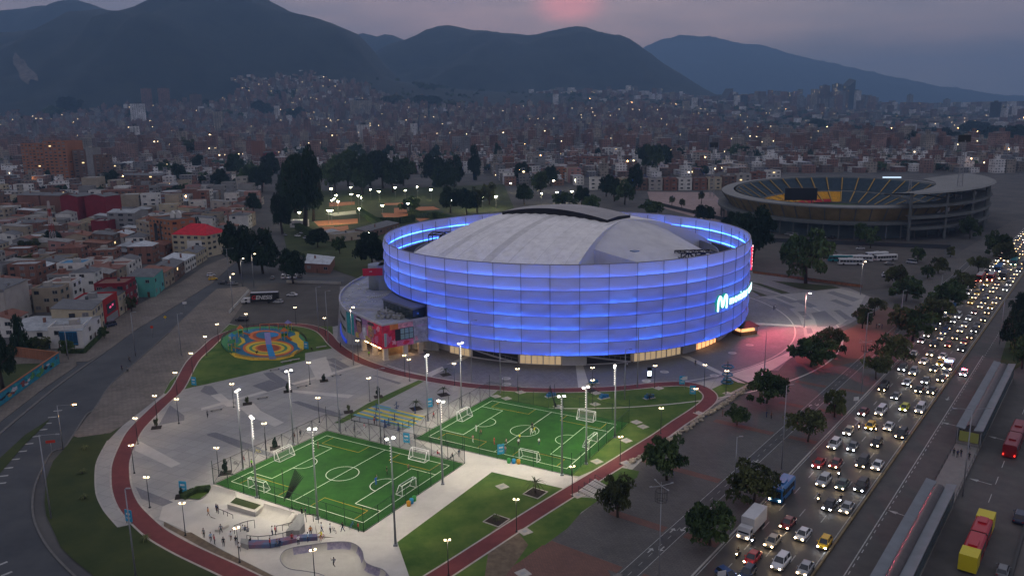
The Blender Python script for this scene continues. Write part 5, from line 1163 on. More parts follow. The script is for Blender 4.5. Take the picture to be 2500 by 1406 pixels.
for i,(x,y) in enumerate(((1472,1060),(1645,1045),(1805,1085),(1470,1140),(1630,1150),(1580,1190),(1660,1230),(1545,1205))):
    o=thing('gym_machine','','exercise machine',tuple(G(*z4(x,y))),i*.8,'outdoor exercise machines'); b=MB(); b.tube((0,0,0),(0,0,1.9),.09,n=8); b.box((0,0,.05),(.7,.5,.1)); b.build('post',mat('navy machine paint',(0.01,.04,.14),.4),o)
    b=MB(); b.tube((-.7,0,1.1),(.7,.2,1.5),.05,n=6); b.tube((-.6,0,.35),(.6,0,.5),.06,n=6); b.box((.55,0,.65),(.4,.35,.08)); b.tube((.55,0,.1),(.55,0,.65),.05,n=6); b.tube((-.7,-.3,1.1),(-.7,.3,1.1),.03,n=6); b.build('lever',mat('navy machine paint',(0.01,.04,.14),.4),o); uniq(o,'navy outdoor exercise machine on the blue and yellow striped floor')
# ------------------------------------------------------------------ skatepark
M_skate=mat('skatepark concrete',(0.46,0.43,0.37),.75,col2=(0.56,0.53,0.46),scale=.3,detail=8)
M_graf=mat('graffiti lilac grey',(0.40,0.36,0.42),.7,col2=(0.20,0.18,0.27),scale=1.6,detail=5)
cb=sum((Vector((x,y)) for x,y in BOWL),Vector((0,0)))/len(BOWL)
_ar=sum(BOWL[i][0]*BOWL[(i+1)%len(BOWL)][1]-BOWL[(i+1)%len(BOWL)][0]*BOWL[i][1] for i in range(len(BOWL)))
def bowl_ring(k,z):
    out=[]; n_=len(BOWL); sg=1 if _ar>0 else -1
    for i,(x,y) in enumerate(BOWL):
        d=(Vector(BOWL[(i+2)%n_])-Vector(BOWL[(i-2)%n_])).normalized(); out.append((x-d.y*k*sg,y+d.x*k*sg,z))
    return out
prof=[(0.0,0.032),(0.06,-0.4),(0.2,-0.8),(0.45,-1.1),(0.8,-1.3),(1.2,-1.36)]
b=MB(); vs=[]; nb=len(BOWL)
for k,z in prof: vs+=bowl_ring(k,z)
for r_ in range(len(prof)-1):
    for i in range(nb):
        m_=1 if (r_<3 and (8<=i<=46) and (i//3)%3!=1) else 0
        j=(i+1)%nb; b.f.append((r_*nb+i,r_*nb+j,(r_+1)*nb+j,(r_+1)*nb+i)); b.m.append(m_); b.sm.append(True)
b.v=vs; b.sheet([p[:2] for p in bowl_ring(1.2,0)],-1.36); 
bo=thing('skate_bowl','kidney shaped sunken skate bowl with lilac graffiti on its walls','skate bowl',(0,0,0)); b.build('bowl_shell',[M_skate,M_graf],bo); b=MB(); cl_=BOWL+[BOWL[0]]
for p,q_ in zip(cl_,cl_[1:]): b.tube((*p,.05),(*q_,.05),.07,n=6,cap=False)
b.build('coping',mat('steel coping',(.25,.25,.26),.4,metal=.6),bo)
def skate(name,lab,build,cat='ramp'):
    o=thing(name,lab,cat); build(o); return o
def wedge(o,pts,zs,m=M_skate,nm='ramp'):
    """solid block on ground polygon pts (px), top heights zs per corner"""
    g=[G(*p) for p in pts]; n=len(g); o.location=g[0]; b=MB(); vs=[(p.x-g[0].x,p.y-g[0].y,0.03) for p in g]+[(p.x-g[0].x,p.y-g[0].y,max(.035,z)) for p,z in zip(g,zs)]
    b.add(vs,[tuple(range(n,2*n))]+[(i,(i+1)%n,n+(i+1)%n,n+i) for i in range(n)]); return b.build(nm,m,o)
def curved_ramp(o,pA,pB,pC,pD,h,flip=False):
    """quarter pipe: low edge pA-pB, high edge pD-pC"""
    a,b_,c,d=[G(*p) for p in (pA,pB,pC,pD)]; o.location=a; n=8; vs=[]
    for i in range(n+1):
        t=i/n; z=h*(1-math.sqrt(max(0,1-t*t))) ; p=a.lerp(d,t)-a; q=b_.lerp(c,t)-a; vs+=[(p.x,p.y,z+.035),(q.x,q.y,z+.035)]
    b=MB(); b.add(vs,[(2*i,2*i+1,2*i+3,2*i+2) for i in range(n)],0,True)
    b.add([vs[-2],vs[-1],(vs[-1][0],vs[-1][1],0),(vs[-2][0],vs[-2][1],0)],[(0,1,2,3)])
    for s_ in (0,1):
        for i in range(n): b.add([vs[2*i+s_],vs[2*i+2+s_],(vs[2*i+2+s_][0],vs[2*i+2+s_][1],0),(vs[2*i+s_][0],vs[2*i+s_][1],0)],[(0,1,2,3)])
    b.build('ramp',M_skate,o)
o=thing('skate_ramp','curved concrete bank with a raised left end beside the plant bed','ramp'); curved_ramp(o,z5(300,790),z5(560,800),z5(610,745),z5(410,690),1.3)
o=thing('plant_box','long concrete box planter filled with low plants in the skatepark','planter'); wedge(o,[z5(540,835),z5(775,905),z5(850,845),z5(610,770)],[.9]*4,M_skate,'box'); 
gg=[G(*p)-G(*z5(540,835)) for p in (z5(565,825),z5(770,885),z5(825,845),z5(615,780))]; b=MB(); b.sheet([tuple(p)[:2] for p in gg],1.0); b.build('plants',M_grass2,o)
o=thing('skate_ramp','wide curved concrete bank right of the box planter','ramp'); curved_ramp(o,z5(800,900),z5(1005,985),z5(1110,920),z5(850,842),1.2)
o=thing('skate_wall','curved grey quarter wall in the middle of the skatepark','ramp'); wedge(o,[z5(1035,1070),z5(1150,1068),z5(1195,1030),z5(1190,965),z5(1145,965)],[1.0,1.1,1.6,2.0,2.0],mat('grey skate wall',(0.25,0.25,0.24),.8,var=.1))
o=thing('skate_ledge','long low graffiti covered ledge across the skatepark front','ledge'); 
wedge(o,[z5(720,1175),z5(905,1170),z5(1060,1135),z5(1150,1115),z5(1300,1105),z5(1295,1080),z5(1150,1085),z5(1040,1105),z5(900,1130),z5(715,1130)],[.75]*10,mat('ledge graffiti',(0.20,0.07,0.09),.8,col2=(0.03,0.14,0.28),scale=.35,detail=3),'ledge')
o=thing('skate_ledge','short grey block at the left end of the graffiti ledge','ledge'); wedge(o,[z5(650,1160),z5(715,1185),z5(720,1130),z5(655,1125)],[.9]*4,mat('grey skate wall',(0.25,0.25,0.24),.8,var=.1),'block')
o=thing('skate_ledge','low grey ledge beside the standing skaters on the left','ledge'); wedge(o,[z5(432,1035),z5(470,1035),z5(548,990),z5(520,972)],[.5,.5,.5,.5],M_skate,'block')
o=thing('skate_ramp','flat pale wedge at the right end of the graffiti ledge','ramp'); wedge(o,[z5(1300,1085),z5(1445,1080),z5(1370,1060),z5(1280,1000)],[.5,.04,.04,1.0])
o=thing('skate_ramp','small concrete wedge between the two long banks','ramp'); wedge(o,[z5(1000,985),z5(1060,975),z5(1125,925),z5(1090,915)],[.2,.2,1.1,1.1])
o=thing('skate_kicker','small pointed kicker near the left rail','ramp'); wedge(o,[z5(395,912),z5(450,925),z5(400,900)],[.35,.04,.04])
def rail(lab,pts,h=1.0):
    g=[G(*p) for p in pts]; o=thing('handrail',lab,'rail',tuple(g[0])); b=MB()
    for p in g: q=p-g[0]; c_=MB(); c_.tube((0,0,0),(0,0,h),.045,n=6); c_.build('post',M_polek,o,tuple(q))
    for p,q in zip(g,g[1:]): b.tube(tuple(p-g[0]+Vector((0,0,h))),tuple(q-g[0]+Vector((0,0,h))),.05,n=6)
    b.build('rail',M_polek,o)
rail('bent black grind rail on the left of the skatepark',[z5(465,870),z5(505,885),z5(540,900),z5(585,920)],.8)
rail('black railing beside the seated group in the skatepark',[z5(600,1050),z5(650,1030),z5(712,1010),z5(770,1000)],1.6)
rail('long black railing behind the graffiti ledge',[z5(705,1110),z5(800,1120),z5(900,1110),z5(1010,1090),z5(1100,1065)],1.1)
rail('black sloped railing in front of the middle bank',[z5(955,1035),z5(1005,1025),z5(1060,1010),z5(1130,990)],1.2)
rail('black railing at the foot of the near pitch fence',[z5(1145,955),z5(1205,950),z5(1265,945),z5(1310,960)],1.5)
# steps with rails down to the highway sidewalk
st_=thing('steps','pale steps with black rails right of the straight red track','steps',tuple(G(1440,1195))); o0=G(1440,1195); A_,B_,C_,D_=[G(*p)-o0 for p in (z6(1450,1068),z6(1590,968),z6(1720,1020),z6(1590,1115))]
for i in range(7):
    t0,t1=i/7,(i+1)/7; b=MB(); b.prism([tuple(A_.lerp(D_,t0))[:2],tuple(B_.lerp(C_,t0))[:2],tuple(B_.lerp(C_,t1-.02))[:2],tuple(A_.lerp(D_,t1-.02))[:2]],0.0,.62-.08*i); b.build('step',M_light,st_)
for k in (0,.33,.66,1): b=MB(); p,q=A_.lerp(B_,k),D_.lerp(C_,k); b.tube((p.x,p.y,1.5),(q.x,q.y,1.0),.045,n=6); b.tube((p.x,p.y,0),(p.x,p.y,1.5),.045,n=6); b.tube((q.x,q.y,0),(q.x,q.y,1.0),.045,n=6); b.build('handrail',M_polek,st_)
# rough stone wall along the lawn edge above the sidewalk
sw_=thing('stone_wall','long low rubble stone wall between the park lawn and the highway sidewalk','wall',(0,0,0)); random.seed(3)
wp=[G(*p) for p in (m5(1140,520),m5(900,690),m5(740,790),m5(540,930),m5(480,990))]; b=MB()
for p,q in zip(wp,wp[1:]):
    n=int((q-p).length/.55)
    for i in range(n):
        for r_ in range(2):
            c=p.lerp(q,(i+random.random()*.5)/n); s_=random.uniform(.5,.95); b.ellipsoid((c.x+random.uniform(-.7,.7),c.y+random.uniform(-.5,.5),.2+r_*.35),(s_*.6,s_*.5,s_*.36),0,6,4)
b.build('stones',mat('rubble stone',(0.36,0.31,0.24),.95,var=.3,scale=1.2),sw_); sw_.location=(0,0,0)
wp=[G(*p) for p in (m5(290,1080),m5(180,1130),m5(120,1175))]; sw2=thing('stone_wall','short rubble stone wall by the big round tree near the steps','wall'); b=MB()
for p,q in zip(wp,wp[1:]):
    n=int((q-p).length/.5)
    for i in range(n): c=p.lerp(q,i/n); b.ellipsoid((c.x+random.uniform(-.5,.5),c.y+random.uniform(-.4,.4),.25),(.45,.4,.35),0,6,4)
b.build('stones',mat('rubble stone',(0.36,0.31,0.24),.95,var=.3,scale=1.2),sw2)
# painted wall on the far left with its brick return
mw=thing('mural_wall','long low wall painted with blue graffiti at the far left','wall',tuple(G(145,887))); a_=Vector((0,0,0)); b_=G(-30,1012)-G(145,887)
d=b_.normalized(); n_=Vector((-d.y,d.x,0)); n_=n_ if n_.dot(G(145,887))<0 else -n_
b=MB(); b.beam(a_+Vector((0,0,1.6)),b_+Vector((0,0,1.6)),.35,3.2); b.build('wall',mat('mural blue',(0.02,0.16,0.24),.85,col2=(0.03,0.26,0.36),scale=.5),mw)
b=MB(); b.beam(a_+Vector((0,0,3.3)),b_+Vector((0,0,3.3)),.5,.2); b.build('coping',mat('terracotta coping',(0.30,0.12,0.06),.9),mw)
random.seed(21); keys=['dark','green2','rust2','white','yellow','teal']; gmts=[mat('graffiti '+k,c,.85,var=.5,scale=2.5) for k,c in (('black',(0.02,.02,.03)),('green',(.08,.25,.08)),('rust',(.22,.07,.06)),('pale',(.45,.45,.48)),('ochre',(.4,.25,.08)),('turquoise',(.03,.3,.34)))]
b=MB(); Lw=b_.length
for i in range(46):
    cx=random.uniform(1,Lw-1); cz_=random.uniform(.6,2.6); m_=random.choice([0,1,2,3,3,4,5,5]); bb=blob(cx,cz_,random.uniform(.4,1.8),random.uniform(.25,.7),10,i,.45); off=.19+.004*i
    bb=[(x,min(3.1,max(.1,y))) for x,y in bb]
    vs=[tuple(d*x+n_*off+Vector((0,0,y))) for x,y in bb]; bi=len(b.v); b.v+=vs
    for t in tessellate_polygon([[Vector((x,y,0)) for x,y in bb]]): b.f.append(tuple(bi+j for j in t)); b.m.append(m_); b.sm.append(False)
b.build('painted_figures',gmts,mw)
bw=thing('brick_wall','terracotta garden wall behind the blue mural wall','wall',tuple(G(145,884))); b=MB(); e_=G(5,866)-G(145,884); b.beam(Vector((0,0,1.5)),e_+Vector((0,0,1.5)),.3,3.0); b.build('wall',brickmat('terracotta wall',(0.26,.10,.05),(0.32,.13,.07),(.2,.12,.09),.5,.2),bw); b=MB(); b.beam(Vector((0,0,3.05)),e_+Vector((0,0,3.05)),.4,.12); b.build('coping',mat('terracotta coping',(0.30,0.12,0.06),.9),bw)
sheet('garden_lawn',PX((0,890),(140,886),(20,968),(-40,1000),(-40,890)),0.04,M_grass2)
# signs on the avenue
def road_sign(x,y,h,lab,kind):
    o=thing('road_sign',lab,'road sign',tuple(G(x,y)),.3); b=MB(); b.tube((0,0,0),(0,0,h),.05,n=6); b.build('post',M_pole,o); b=MB()
    if kind=='red': b.box((0,-.06,h-.2),(1.8,.06,.6)); m_=mat('red sign paint',(.5,.04,.02),.6)
    elif kind=='yellow': b.add([(0,-.06,h+.5),(.6,-.06,h-.1),(0,-.06,h-.7),(-.6,-.06,h-.1)],[(0,3,2,1)]); m_=mat('yellow sign paint',(.6,.4,.02),.6)
    elif kind=='octa': b.tube((0,-.08,h-.1),(0,-.02,h-.1),.5,n=8); m_=mat('red sign paint',(.5,.04,.02),.6)
    else: b.box((0,-.06,h-.2),(1.4,.06,.9)); m_=mat('white sign paint',(.6,.6,.6),.6)
    b.build('plate',m_,o)
for a in ((127,1105,2.8,'low red rectangular sign at the kerb of the avenue bend','red'),(373,822,3.4,'red octagonal sign on the avenue kerb','octa'),(405,795,3.2,'yellow diamond sign on the avenue kerb','yellow'),(453,765,4.2,'white sign plate on a pole beside the avenue','white'),(2087,1010,4.0,'bus stop sign with white panels beside the highway','white'),(1760,1440,3,'small sign near the bottom edge of the sidewalk','white'),(1671,950,3.2,'thin green topped sign at the track','white')): road_sign(*a)
# tall loop shaped aerial masts with wire baskets on the sidewalk
for i,(x,y,h) in enumerate(((1608,1430,14),(2103,960,11))):
    o=thing('lantern_mast','thin mast with a wire basket and crossed arms on the sidewalk, %s one'%('near' if i==0 else 'far'),'light mast',tuple(G(x,y))); b=MB(); b.tube((0,0,0),(0,0,h),.07,n=6); b.build('pole',M_pole,o); b=MB()
    for a in range(0,360,45): b.beam(pol(.9,a,h),pol(.9,a,h+1.6),.04); b.beam(pol(.9,a,h),pol(.9,a+45,h),.04); b.beam(pol(.9,a,h+1.6),pol(.9,a+45,h+1.6),.05); b.beam((0,0,h),pol(.9,a,h),.04)
    b.build('basket',M_polek,o); b=MB()
    for a in (20,110,200,290): b.beam((0,0,h+2.4),pol(1.8,a,h+2.5),.07); b.box((*pol(1.8,a)[:2],h+2.55),(.4,.2,.1),0,R(a))
    b.beam((0,0,h),(0,0,h+3),.08); b.build('arms',M_pole,o)
# ------------------------------------------------------------------ trees
def leafmat(name,c1,c2):
    m=bpy.data.materials.new(name); m.use_nodes=True; n=m.node_tree.nodes; l=m.node_tree.links; b=n['Principled BSDF']; b.inputs['Roughness'].default_value=0.8; b.inputs['Specular IOR Level'].default_value=0.2
    t=n.new('ShaderNodeTexCoord'); no=n.new('ShaderNodeTexNoise'); no.inputs['Scale'].default_value=0.8; no.inputs['Detail'].default_value=3; l.new(t.outputs['Object'],no.inputs['Vector'])
    r=n.new('ShaderNodeValToRGB'); r.color_ramp.elements[0].position=.35; r.color_ramp.elements[1].position=.65; r.color_ramp.elements[0].color=(*c1,1); r.color_ramp.elements[1].color=(*c2,1); l.new(no.outputs['Fac'],r.inputs[0])
    oi=n.new('ShaderNodeObjectInfo'); mr=n.new('ShaderNodeMapRange'); l.new(oi.outputs['Random'],mr.inputs[0]); mr.inputs[3].default_value=.75; mr.inputs[4].default_value=1.25; hs=n.new('ShaderNodeHueSaturation'); l.new(mr.outputs[0],hs.inputs['Value']); l.new(r.outputs[0],hs.inputs['Color']); l.new(hs.outputs[0],b.inputs['Base Color']); return m
M_leaf=leafmat('dark leaves',(0.022,0.044,0.018),(0.075,0.115,0.036)); M_leaf2=leafmat('olive leaves',(0.035,0.045,0.018),(0.11,0.125,0.045)); M_leaf3=leafmat('deep evergreen leaves',(0.010,0.024,0.014),(0.026,0.050,0.026))
M_bark=mat('bark',(0.06,0.045,0.035),.95,var=.4,scale=3,bump=.4)
def crown_mesh(seed,shape,ncl,per,leaf,m):
    """unit crown: x,y in -1..1, z 0..1"""
    rr=random.Random(seed); b=MB(); cl=[]
    for i in range(ncl):
        while True:
            x,y,z=rr.uniform(-1,1),rr.uniform(-1,1),rr.uniform(0,1)
            if shape=='round': ok=x*x+y*y+((z-.5)*2)**2<1
            elif shape=='dome': ok=x*x+y*y+(max(0,z-.25)/.75)**2<1 and z>0.12*(1-x*x-y*y)
            elif shape=='cone': ok=math.hypot(x,y)<(1.02-z)*0.95
            elif shape=='column': ok=math.hypot(x,y)<(1-abs(z-.4)*1.1)
            else: ok=x*x+y*y+(max(0,z-.55)/.45)**2<1 and z>.35-.2*(x*x+y*y)
            if ok: break
        cl.append((x,y,z,rr.uniform(.16,.36) if shape!='cone' else rr.uniform(.1,.25)))
    for x,y,z,r_ in cl:
        for j in range(per):
            th=rr.uniform(0,2*math.pi); ph=math.acos(rr.uniform(-.6,1)); q=r_*rr.uniform(.65,1.05)
            c=Vector((x+q*math.sin(ph)*math.cos(th),y+q*math.sin(ph)*math.sin(th),z+q*.62*math.cos(ph)))
            n_=Vector((rr.gauss(0,1),rr.gauss(0,1),rr.gauss(0,1)+.4)).normalized(); u=n_.orthogonal().normalized(); v=n_.cross(u); a=rr.uniform(0,6.28); u,v=u*math.cos(a)+v*math.sin(a),v*math.cos(a)-u*math.sin(a); s_=leaf*rr.uniform(.6,1.3)
            b.add([c-u*s_,c-v*s_*.55,c+u*s_,c+v*s_*.55],[(0,1,2,3)])
    return b.mesh('crown_'+shape,m)
def trunk_mesh(seed,shape):
    rr=random.Random(seed); b=MB()
    if shape in('cone','column'): b.tube((0,0,0),(0,0,.8),.035,.01,7)
    else:
        lean=Vector((rr.uniform(-.05,.05),rr.uniform(-.05,.05),.42)); b.tube((0,0,0),lean,.045,.032,8)
        for i in range(6):
            a=i*1.05+rr.random(); e_=lean+Vector((math.cos(a)*rr.uniform(.15,.34),math.sin(a)*rr.uniform(.15,.34),rr.uniform(.15,.4))); b.tube(lean,e_,.024,.008,6); b.tube(lean.lerp(e_,.5),e_+Vector((math.cos(a+1)*.15,math.sin(a+1)*.15,.1)),.012,.004,5)
    return b.mesh('trunk_'+shape,M_bark)
TP={}
for k,(shape,ncl,per,leaf,m) in {'round0':('round',36,78,.085,M_leaf),'round1':('round',30,70,.085,M_leaf2),'dome0':('dome',36,80,.085,M_leaf),'dome1':('dome',30,72,.09,M_leaf2),'umb0':('umb',34,72,.075,M_leaf2),'big0':('round',52,120,.065,M_leaf3),'big1':('dome',52,120,.065,M_leaf3),'cone0':('cone',60,60,.06,M_leaf3),'column0':('column',40,80,.09,M_leaf3)}.items():
    TP[k]=(crown_mesh(hash(k)%1000 if False else sum(map(ord,k)),shape,ncl,per,leaf,m),trunk_mesh(sum(map(ord,k)),shape))
TREES=[]
def tree(x,y,wpx,hpx,k,label,cat='tree',top=None,z=0,group=None,gap=None):
    """base at photo point x,y; crown wpx wide, whole tree hpx tall in photo pixels"""
    p=G(x,y,z); mpp=p.length/F; rad=wpx*mpp/2; Ht=hpx*mpp*1.02
    return tree_at(p,rad,Ht,k,label,cat,group,gap)
def tree_at(p,rad,Ht,k,label,cat='tree',group=None,gap=None):
    rr=random.Random(int(p.x*13+p.y*7)); cm,tm=TP[k]; o=thing({'cone0':'pine_tree','column0':'cypress_tree'}.get(k,'tree'),None,cat,tuple(p),rr.uniform(0,6.28)); 
    g0=gap if gap is not None else (.22 if k[:3] not in('con','col') else .08)
    put('trunk',tm,o,(0,0,0),0,(Ht*.75,Ht*.75,Ht*(.9 if g0<.3 else 1.0))); c_=put('crown',cm,o,(0,0,Ht*g0),0,(rad*.95,rad*.95,Ht*(1-g0)*1.0)); uniq(o,label)
    if group: o['group']=group
    TREES.append((p.x,p.y,rad)); return o
HWT=[(1628,1172,108,112,'round0','dense dark round tree beside the rubble wall'),(1508,1262,108,108,'round1','big round sparse tree beside the steps'),(1733,1330,135,125,'dome0','wide dome tree at the near end of the highway sidewalk'),(1840,1228,128,108,'dome1','spreading tree left of the blue truck'),(1799,1038,60,48,'round0','low round bush on the highway sidewalk'),(1872,985,98,82,'dome0','dark dome tree at the corner of the forecourt path'),(2037,1018,56,68,'dome1','small tree on a thin bent trunk near the kerb'),(1972,1078,98,76,'umb0','flat crowned tree with forked trunk near the kerb'),(1980,895,105,80,'dome0','large double tree at the tip of the pale forecourt path'),(2025,865,72,66,'dome1','tree behind the large double tree at the path tip'),
 (2105,802,58,58,'round0','small round tree on the east plaza edge'),(2135,770,56,48,'umb0','small flat tree behind the round one on the plaza edge'),(2175,884,82,66,'dome1','tree by the kerb opposite the heaviest traffic'),(2138,925,66,52,'umb0','small tree by the kerb below the lantern mast'),(2228,832,92,84,'dome0','dark tree in the highway row near the blue van'),(2200,800,70,60,'dome1','tree in the highway row left of the traffic'),(2282,790,96,70,'dome1','broad tree in the middle of the highway row'),(2212,735,88,64,'dome0','tree beside the pale pole left of the highway row'),(2190,700,66,56,'dome1','tree at the bus parking corner'),(2312,752,92,72,'dome0','tree overhanging the kerb beside the red buses'),(2350,715,66,56,'dome1','tree behind the red buses by the kerb'),(2388,672,56,48,'umb0','flat small tree near the far kerb'),(2290,668,50,44,'dome1','leaning tree by the ramp left of the highway'),(2264,680,36,34,'dome0','small tree beside the foot ramp'),(2432,628,72,64,'dome0','dark double tree near the far end of the sidewalk'),(2452,640,60,50,'dome1','tree right of the far double tree'),(2320,628,24,28,'dome1','tiny tree on the far sidewalk'),
 (1967,692,126,126,'dome0','great spreading tree standing alone in the bus parking lot'),(1836,640,102,120,'big0','tall dark tree close behind the right rim of the arena'),(1790,600,70,75,'big1','dark tree behind the arena rim'),(2125,606,52,54,'round0','dark tree near the middle of the stadium parking'),(2098,590,40,48,'round0','tree in front of the stadium wall'),(2367,583,54,56,'dome0','dark tree at the right foot of the stadium'),(2240,640,40,40,'dome0','tree by the buses in the parking lot'),
 (588,668,84,112,'big0','tall dark tree beside the road fork'),(642,668,88,100,'big1','broad dark tree behind the lamp poles'),(716,692,66,78,'big0','dark tree left of the white hut'),(604,640,60,90,'cone0','dark pointed tree in the cluster by the fork'),(690,572,50,88,'big0','tall tree at the corner of the tennis club'),(910,655,78,84,'big1','dark tree touching the left side of the arena'),(776,604,50,44,'big1','round tree in front of the tennis courts'),(830,620,34,40,'round0','small tree on the lawn below the courts'),(745,560,92,176,'big0','tallest dark tree left of the tennis courts'),(722,520,70,130,'big1','tall dark tree behind the tallest one'),(700,470,50,80,'cone0','pointed tree behind the tall dark pair'),(765,540,56,110,'big0','slimmer tall tree right of the tallest'),
 (52,866,44,110,'cone0','dark pointed fir beside the white corner house'),(8,950,60,120,'big0','dark tree at the left edge beside the mural wall'),(85,862,34,34,'round0','low bush in front of the white corner house'),(105,862,36,36,'round1','second low bush in front of the white corner house'),(163,868,30,34,'round0','dark bush under the blue windows of the corner house'),(255,826,22,26,'round0','bush at the kerb beside the garden hedge'),(322,760,26,34,'round1','bush beside the red and white house'),
 (2480,860,70,90,'big1','dark tree mass at the right edge on the verge'),(2492,800,60,80,'big0','dark tree beyond the right verge'),(2495,900,50,70,'round0','dark shrubby tree at the right edge above the station')]
for t in HWT:
    t=list(t)
    if t[0]>2080 and t[1]<830: t[2]*=.78; t[3]*=.85
    tree(*t)
# groves behind the tennis courts and around the park
random.seed(77)
GV=[(820,470,70,75),(850,455,80,80),(885,475,60,90),(905,455,70,78),(935,460,66,84),(960,470,60,70),(985,455,60,66),(1000,520,50,40),(1060,455,62,70),(1085,475,60,66),(1110,458,50,74),(1100,520,56,62),(1140,525,54,60),(1165,520,44,60),(1160,440,30,76),(1195,500,46,52),(1280,500,46,48),(1275,450,40,50),(1320,478,44,56),(1345,455,36,46),(1380,508,60,40),(1420,500,40,44),(1480,480,34,50),(1500,492,40,56),(1525,500,44,60),(1550,475,36,70),(1445,520,50,40),(1590,528,60,36),(1720,545,50,40),(1640,505,14,26),(1665,512,14,26),(1712,498,14,30),(640,470,60,60),(610,460,50,60),(575,450,50,66),(660,440,44,60),(540,470,46,50),(245,440,40,44),(270,465,46,40),(90,455,46,46),(120,468,30,40),(175,455,34,36),(60,520,40,36),(405,440,36,44),(440,455,34,48),(460,400,40,56),(485,430,34,44),(500,470,30,36),(345,590,0,0),(485,585,20,46),(130,600,36,30),(75,625,46,36),(68,660,40,34),(620,520,34,44),(590,545,30,34),(1590,430,50,70),(1570,410,44,50),(1615,420,50,60),(1650,400,40,34),(1800,395,50,40),(1830,400,40,36),(1455,400,26,34),(1215,400,24,44),(1065,400,30,40),(950,400,36,40),(870,400,44,44),(1290,330,40,20),(1520,345,70,30),(1560,350,80,34),(1600,350,60,30),(1850,330,60,22),(2000,320,60,22),(2080,340,60,26),(2150,345,70,30),(2200,370,80,40),(2250,365,70,36),(2300,350,60,30),(2380,330,60,26),(2430,345,60,30),(2480,350,60,34),(1950,340,60,22),(300,395,40,34),(30,420,40,30),(345,300,50,30),(130,290,40,24),(170,272,50,26),(720,300,60,30),(640,290,60,34),(560,300,60,26),(960,262,70,26),(1040,262,80,24),(1100,270,70,22)]
for i,(x,y,w_,h_) in enumerate(GV):
    if w_==0: continue
    k=random.choice(['big0','big1','round0','dome0','big0','round1']) if w_>30 or h_<40 else 'column0'
    if w_<16: k='umb0'
    zone='behind the tennis courts' if 780<x<1200 and 400<y<560 else 'between arena and stadium' if 1250<x<1760 and y>440 else 'in the left house district' if x<780 and y>390 else 'in the city beyond the stadium' if x>1400 else 'deep in the city on the left'
    if y<345 : z_=terr(*G(x,y)[:2]) if G(x,y).y<5000 else 0
    else: z_=0
    if y<345:
        # find the point on the rising ground seen at this pixel
        r=ray(x,y); t=0.4
        while t<3.2 and CH+r[2]*t>(terr(r[0]*t,r[1]*t) if r[1]*t>1900 else 0): t+=0.01
        p=Vector((r[0]*t,r[1]*t,CH+r[2]*t)); rad=w_*p.length/F/2; tree_at(p,rad,h_*p.length/F*1.1,k,'dark city tree '+zone,'tree','city trees')
    else: tree(x,y,w_,h_,k,'dark tree '+zone,'tree',group='city trees')
# young plaza trees in dark squares, palms
for i,(x,y,w_,h_) in enumerate([(604,986,11,18),(703,956,11,20),(791,930,10,17),(851,1006,9,20),(924,969,11,26),(672,1094,14,26),(382,1044,11,24),(551,1155,14,34),(443,1212,10,22)]):
    o=planter(x,y,2.2,'',.3,False); uniq(o,'small dark soil square with a young plaza tree')
    tree(x,y,w_,h_,'column0' if i%3 else 'round1','thin young tree in a soil square on the plaza','young tree',group='young plaza trees')
def palm(x,y,lab,h=2.6,r_=1.6,sq=True):
    if sq: uniq(planter(x,y,2.6,'',.5,False),'dark soil square holding a small palm')
    o=thing('palm',lab,'palm',tuple(G(x,y))); b=MB(); b.tube((0,0,0),(0,0,h*.6),.14,.10,7); b.build('trunk',M_bark,o); b=MB(); rr=random.Random(int(x))
    for i in range(16):
        a=i*2*math.pi/16+rr.uniform(-.1,.1); p=Vector((0,0,h*.6)); el=rr.uniform(.2,.9)
        for s_ in range(5):
            q=p+Vector((math.cos(a),math.sin(a),el-s_*.35))*r_/4.2; w_=.16*(1-s_/5.5); n_=Vector((-math.sin(a),math.cos(a),0))
            b.add([p-n_*w_,q-n_*w_*.85,q+n_*w_*.85,p+n_*w_],[(0,1,2,3)]); p=q
    b.build('fronds',M_leaf2,o)
for a in ((1083,964,'small palm in a soil square right of the blue gym floor'),(1016,998,'small palm in a soil square above the gym floor'),(1307,1204,'spiky palm in the upper planting square of the lawn',3.6,1.9,False),(1212,1271,'low seedling palm in the lower planting square',1.2,.9,False),(1088,915,'small palm in a planter left of the arena doors'),(1446,955,'small palm beside the blue park seat'),(1586,975,'small palm at the right blue park seat',1.8,1.1,False),(207,1096,'small shrub in the left lawn, upper',.9,.9,False),(201,1155,'small shrub in the left lawn, middle',.9,.9,False),(205,1217,'small shrub in the left lawn, lower',.9,.9,False),(355,1318,'small shrub in the bottom left lawn',.9,.9,False)): palm(*a)
# clipped hedge along the corner house garden and shrubs of the skatepark bed
def hedge(pts,h,w_,lab):
    g=[G(*p) for p in pts]; o=thing('hedge',lab,'hedge',tuple(g[0])); b=MB(); rr=random.Random(4)
    for p,q in zip(g,g[1:]):
        L_=(q-p).length; d=(q-p)/L_; n_=Vector((-d.y,d.x,0))
        b.beam(p-g[0]+Vector((0,0,h/2)),q-g[0]+Vector((0,0,h/2)),w_*.9,h*.95)
        for i in range(int(L_*w_*70)):
            c=p-g[0]+d*rr.uniform(0,L_)+n_*rr.uniform(-w_/2,w_/2)*1.05+Vector((0,0,rr.choice([h,rr.uniform(.1,h)]))); u=Vector((rr.gauss(0,1),rr.gauss(0,1),rr.gauss(0,1))).normalized()*.14; v=u.orthogonal().normalized()*.1; b.add([c-u,c-v,c+u,c+v],[(0,1,2,3)])
    b.build('foliage',M_leaf,o)
hedge([z5(160,755),z5(270,700),z5(390,690)],.9,1.6,'low dark hedge at the skatepark entrance')
hedge([(151,862),(206,862),(247,822)],1.2,.9,'dark clipped hedge behind the white kerb of the corner house')
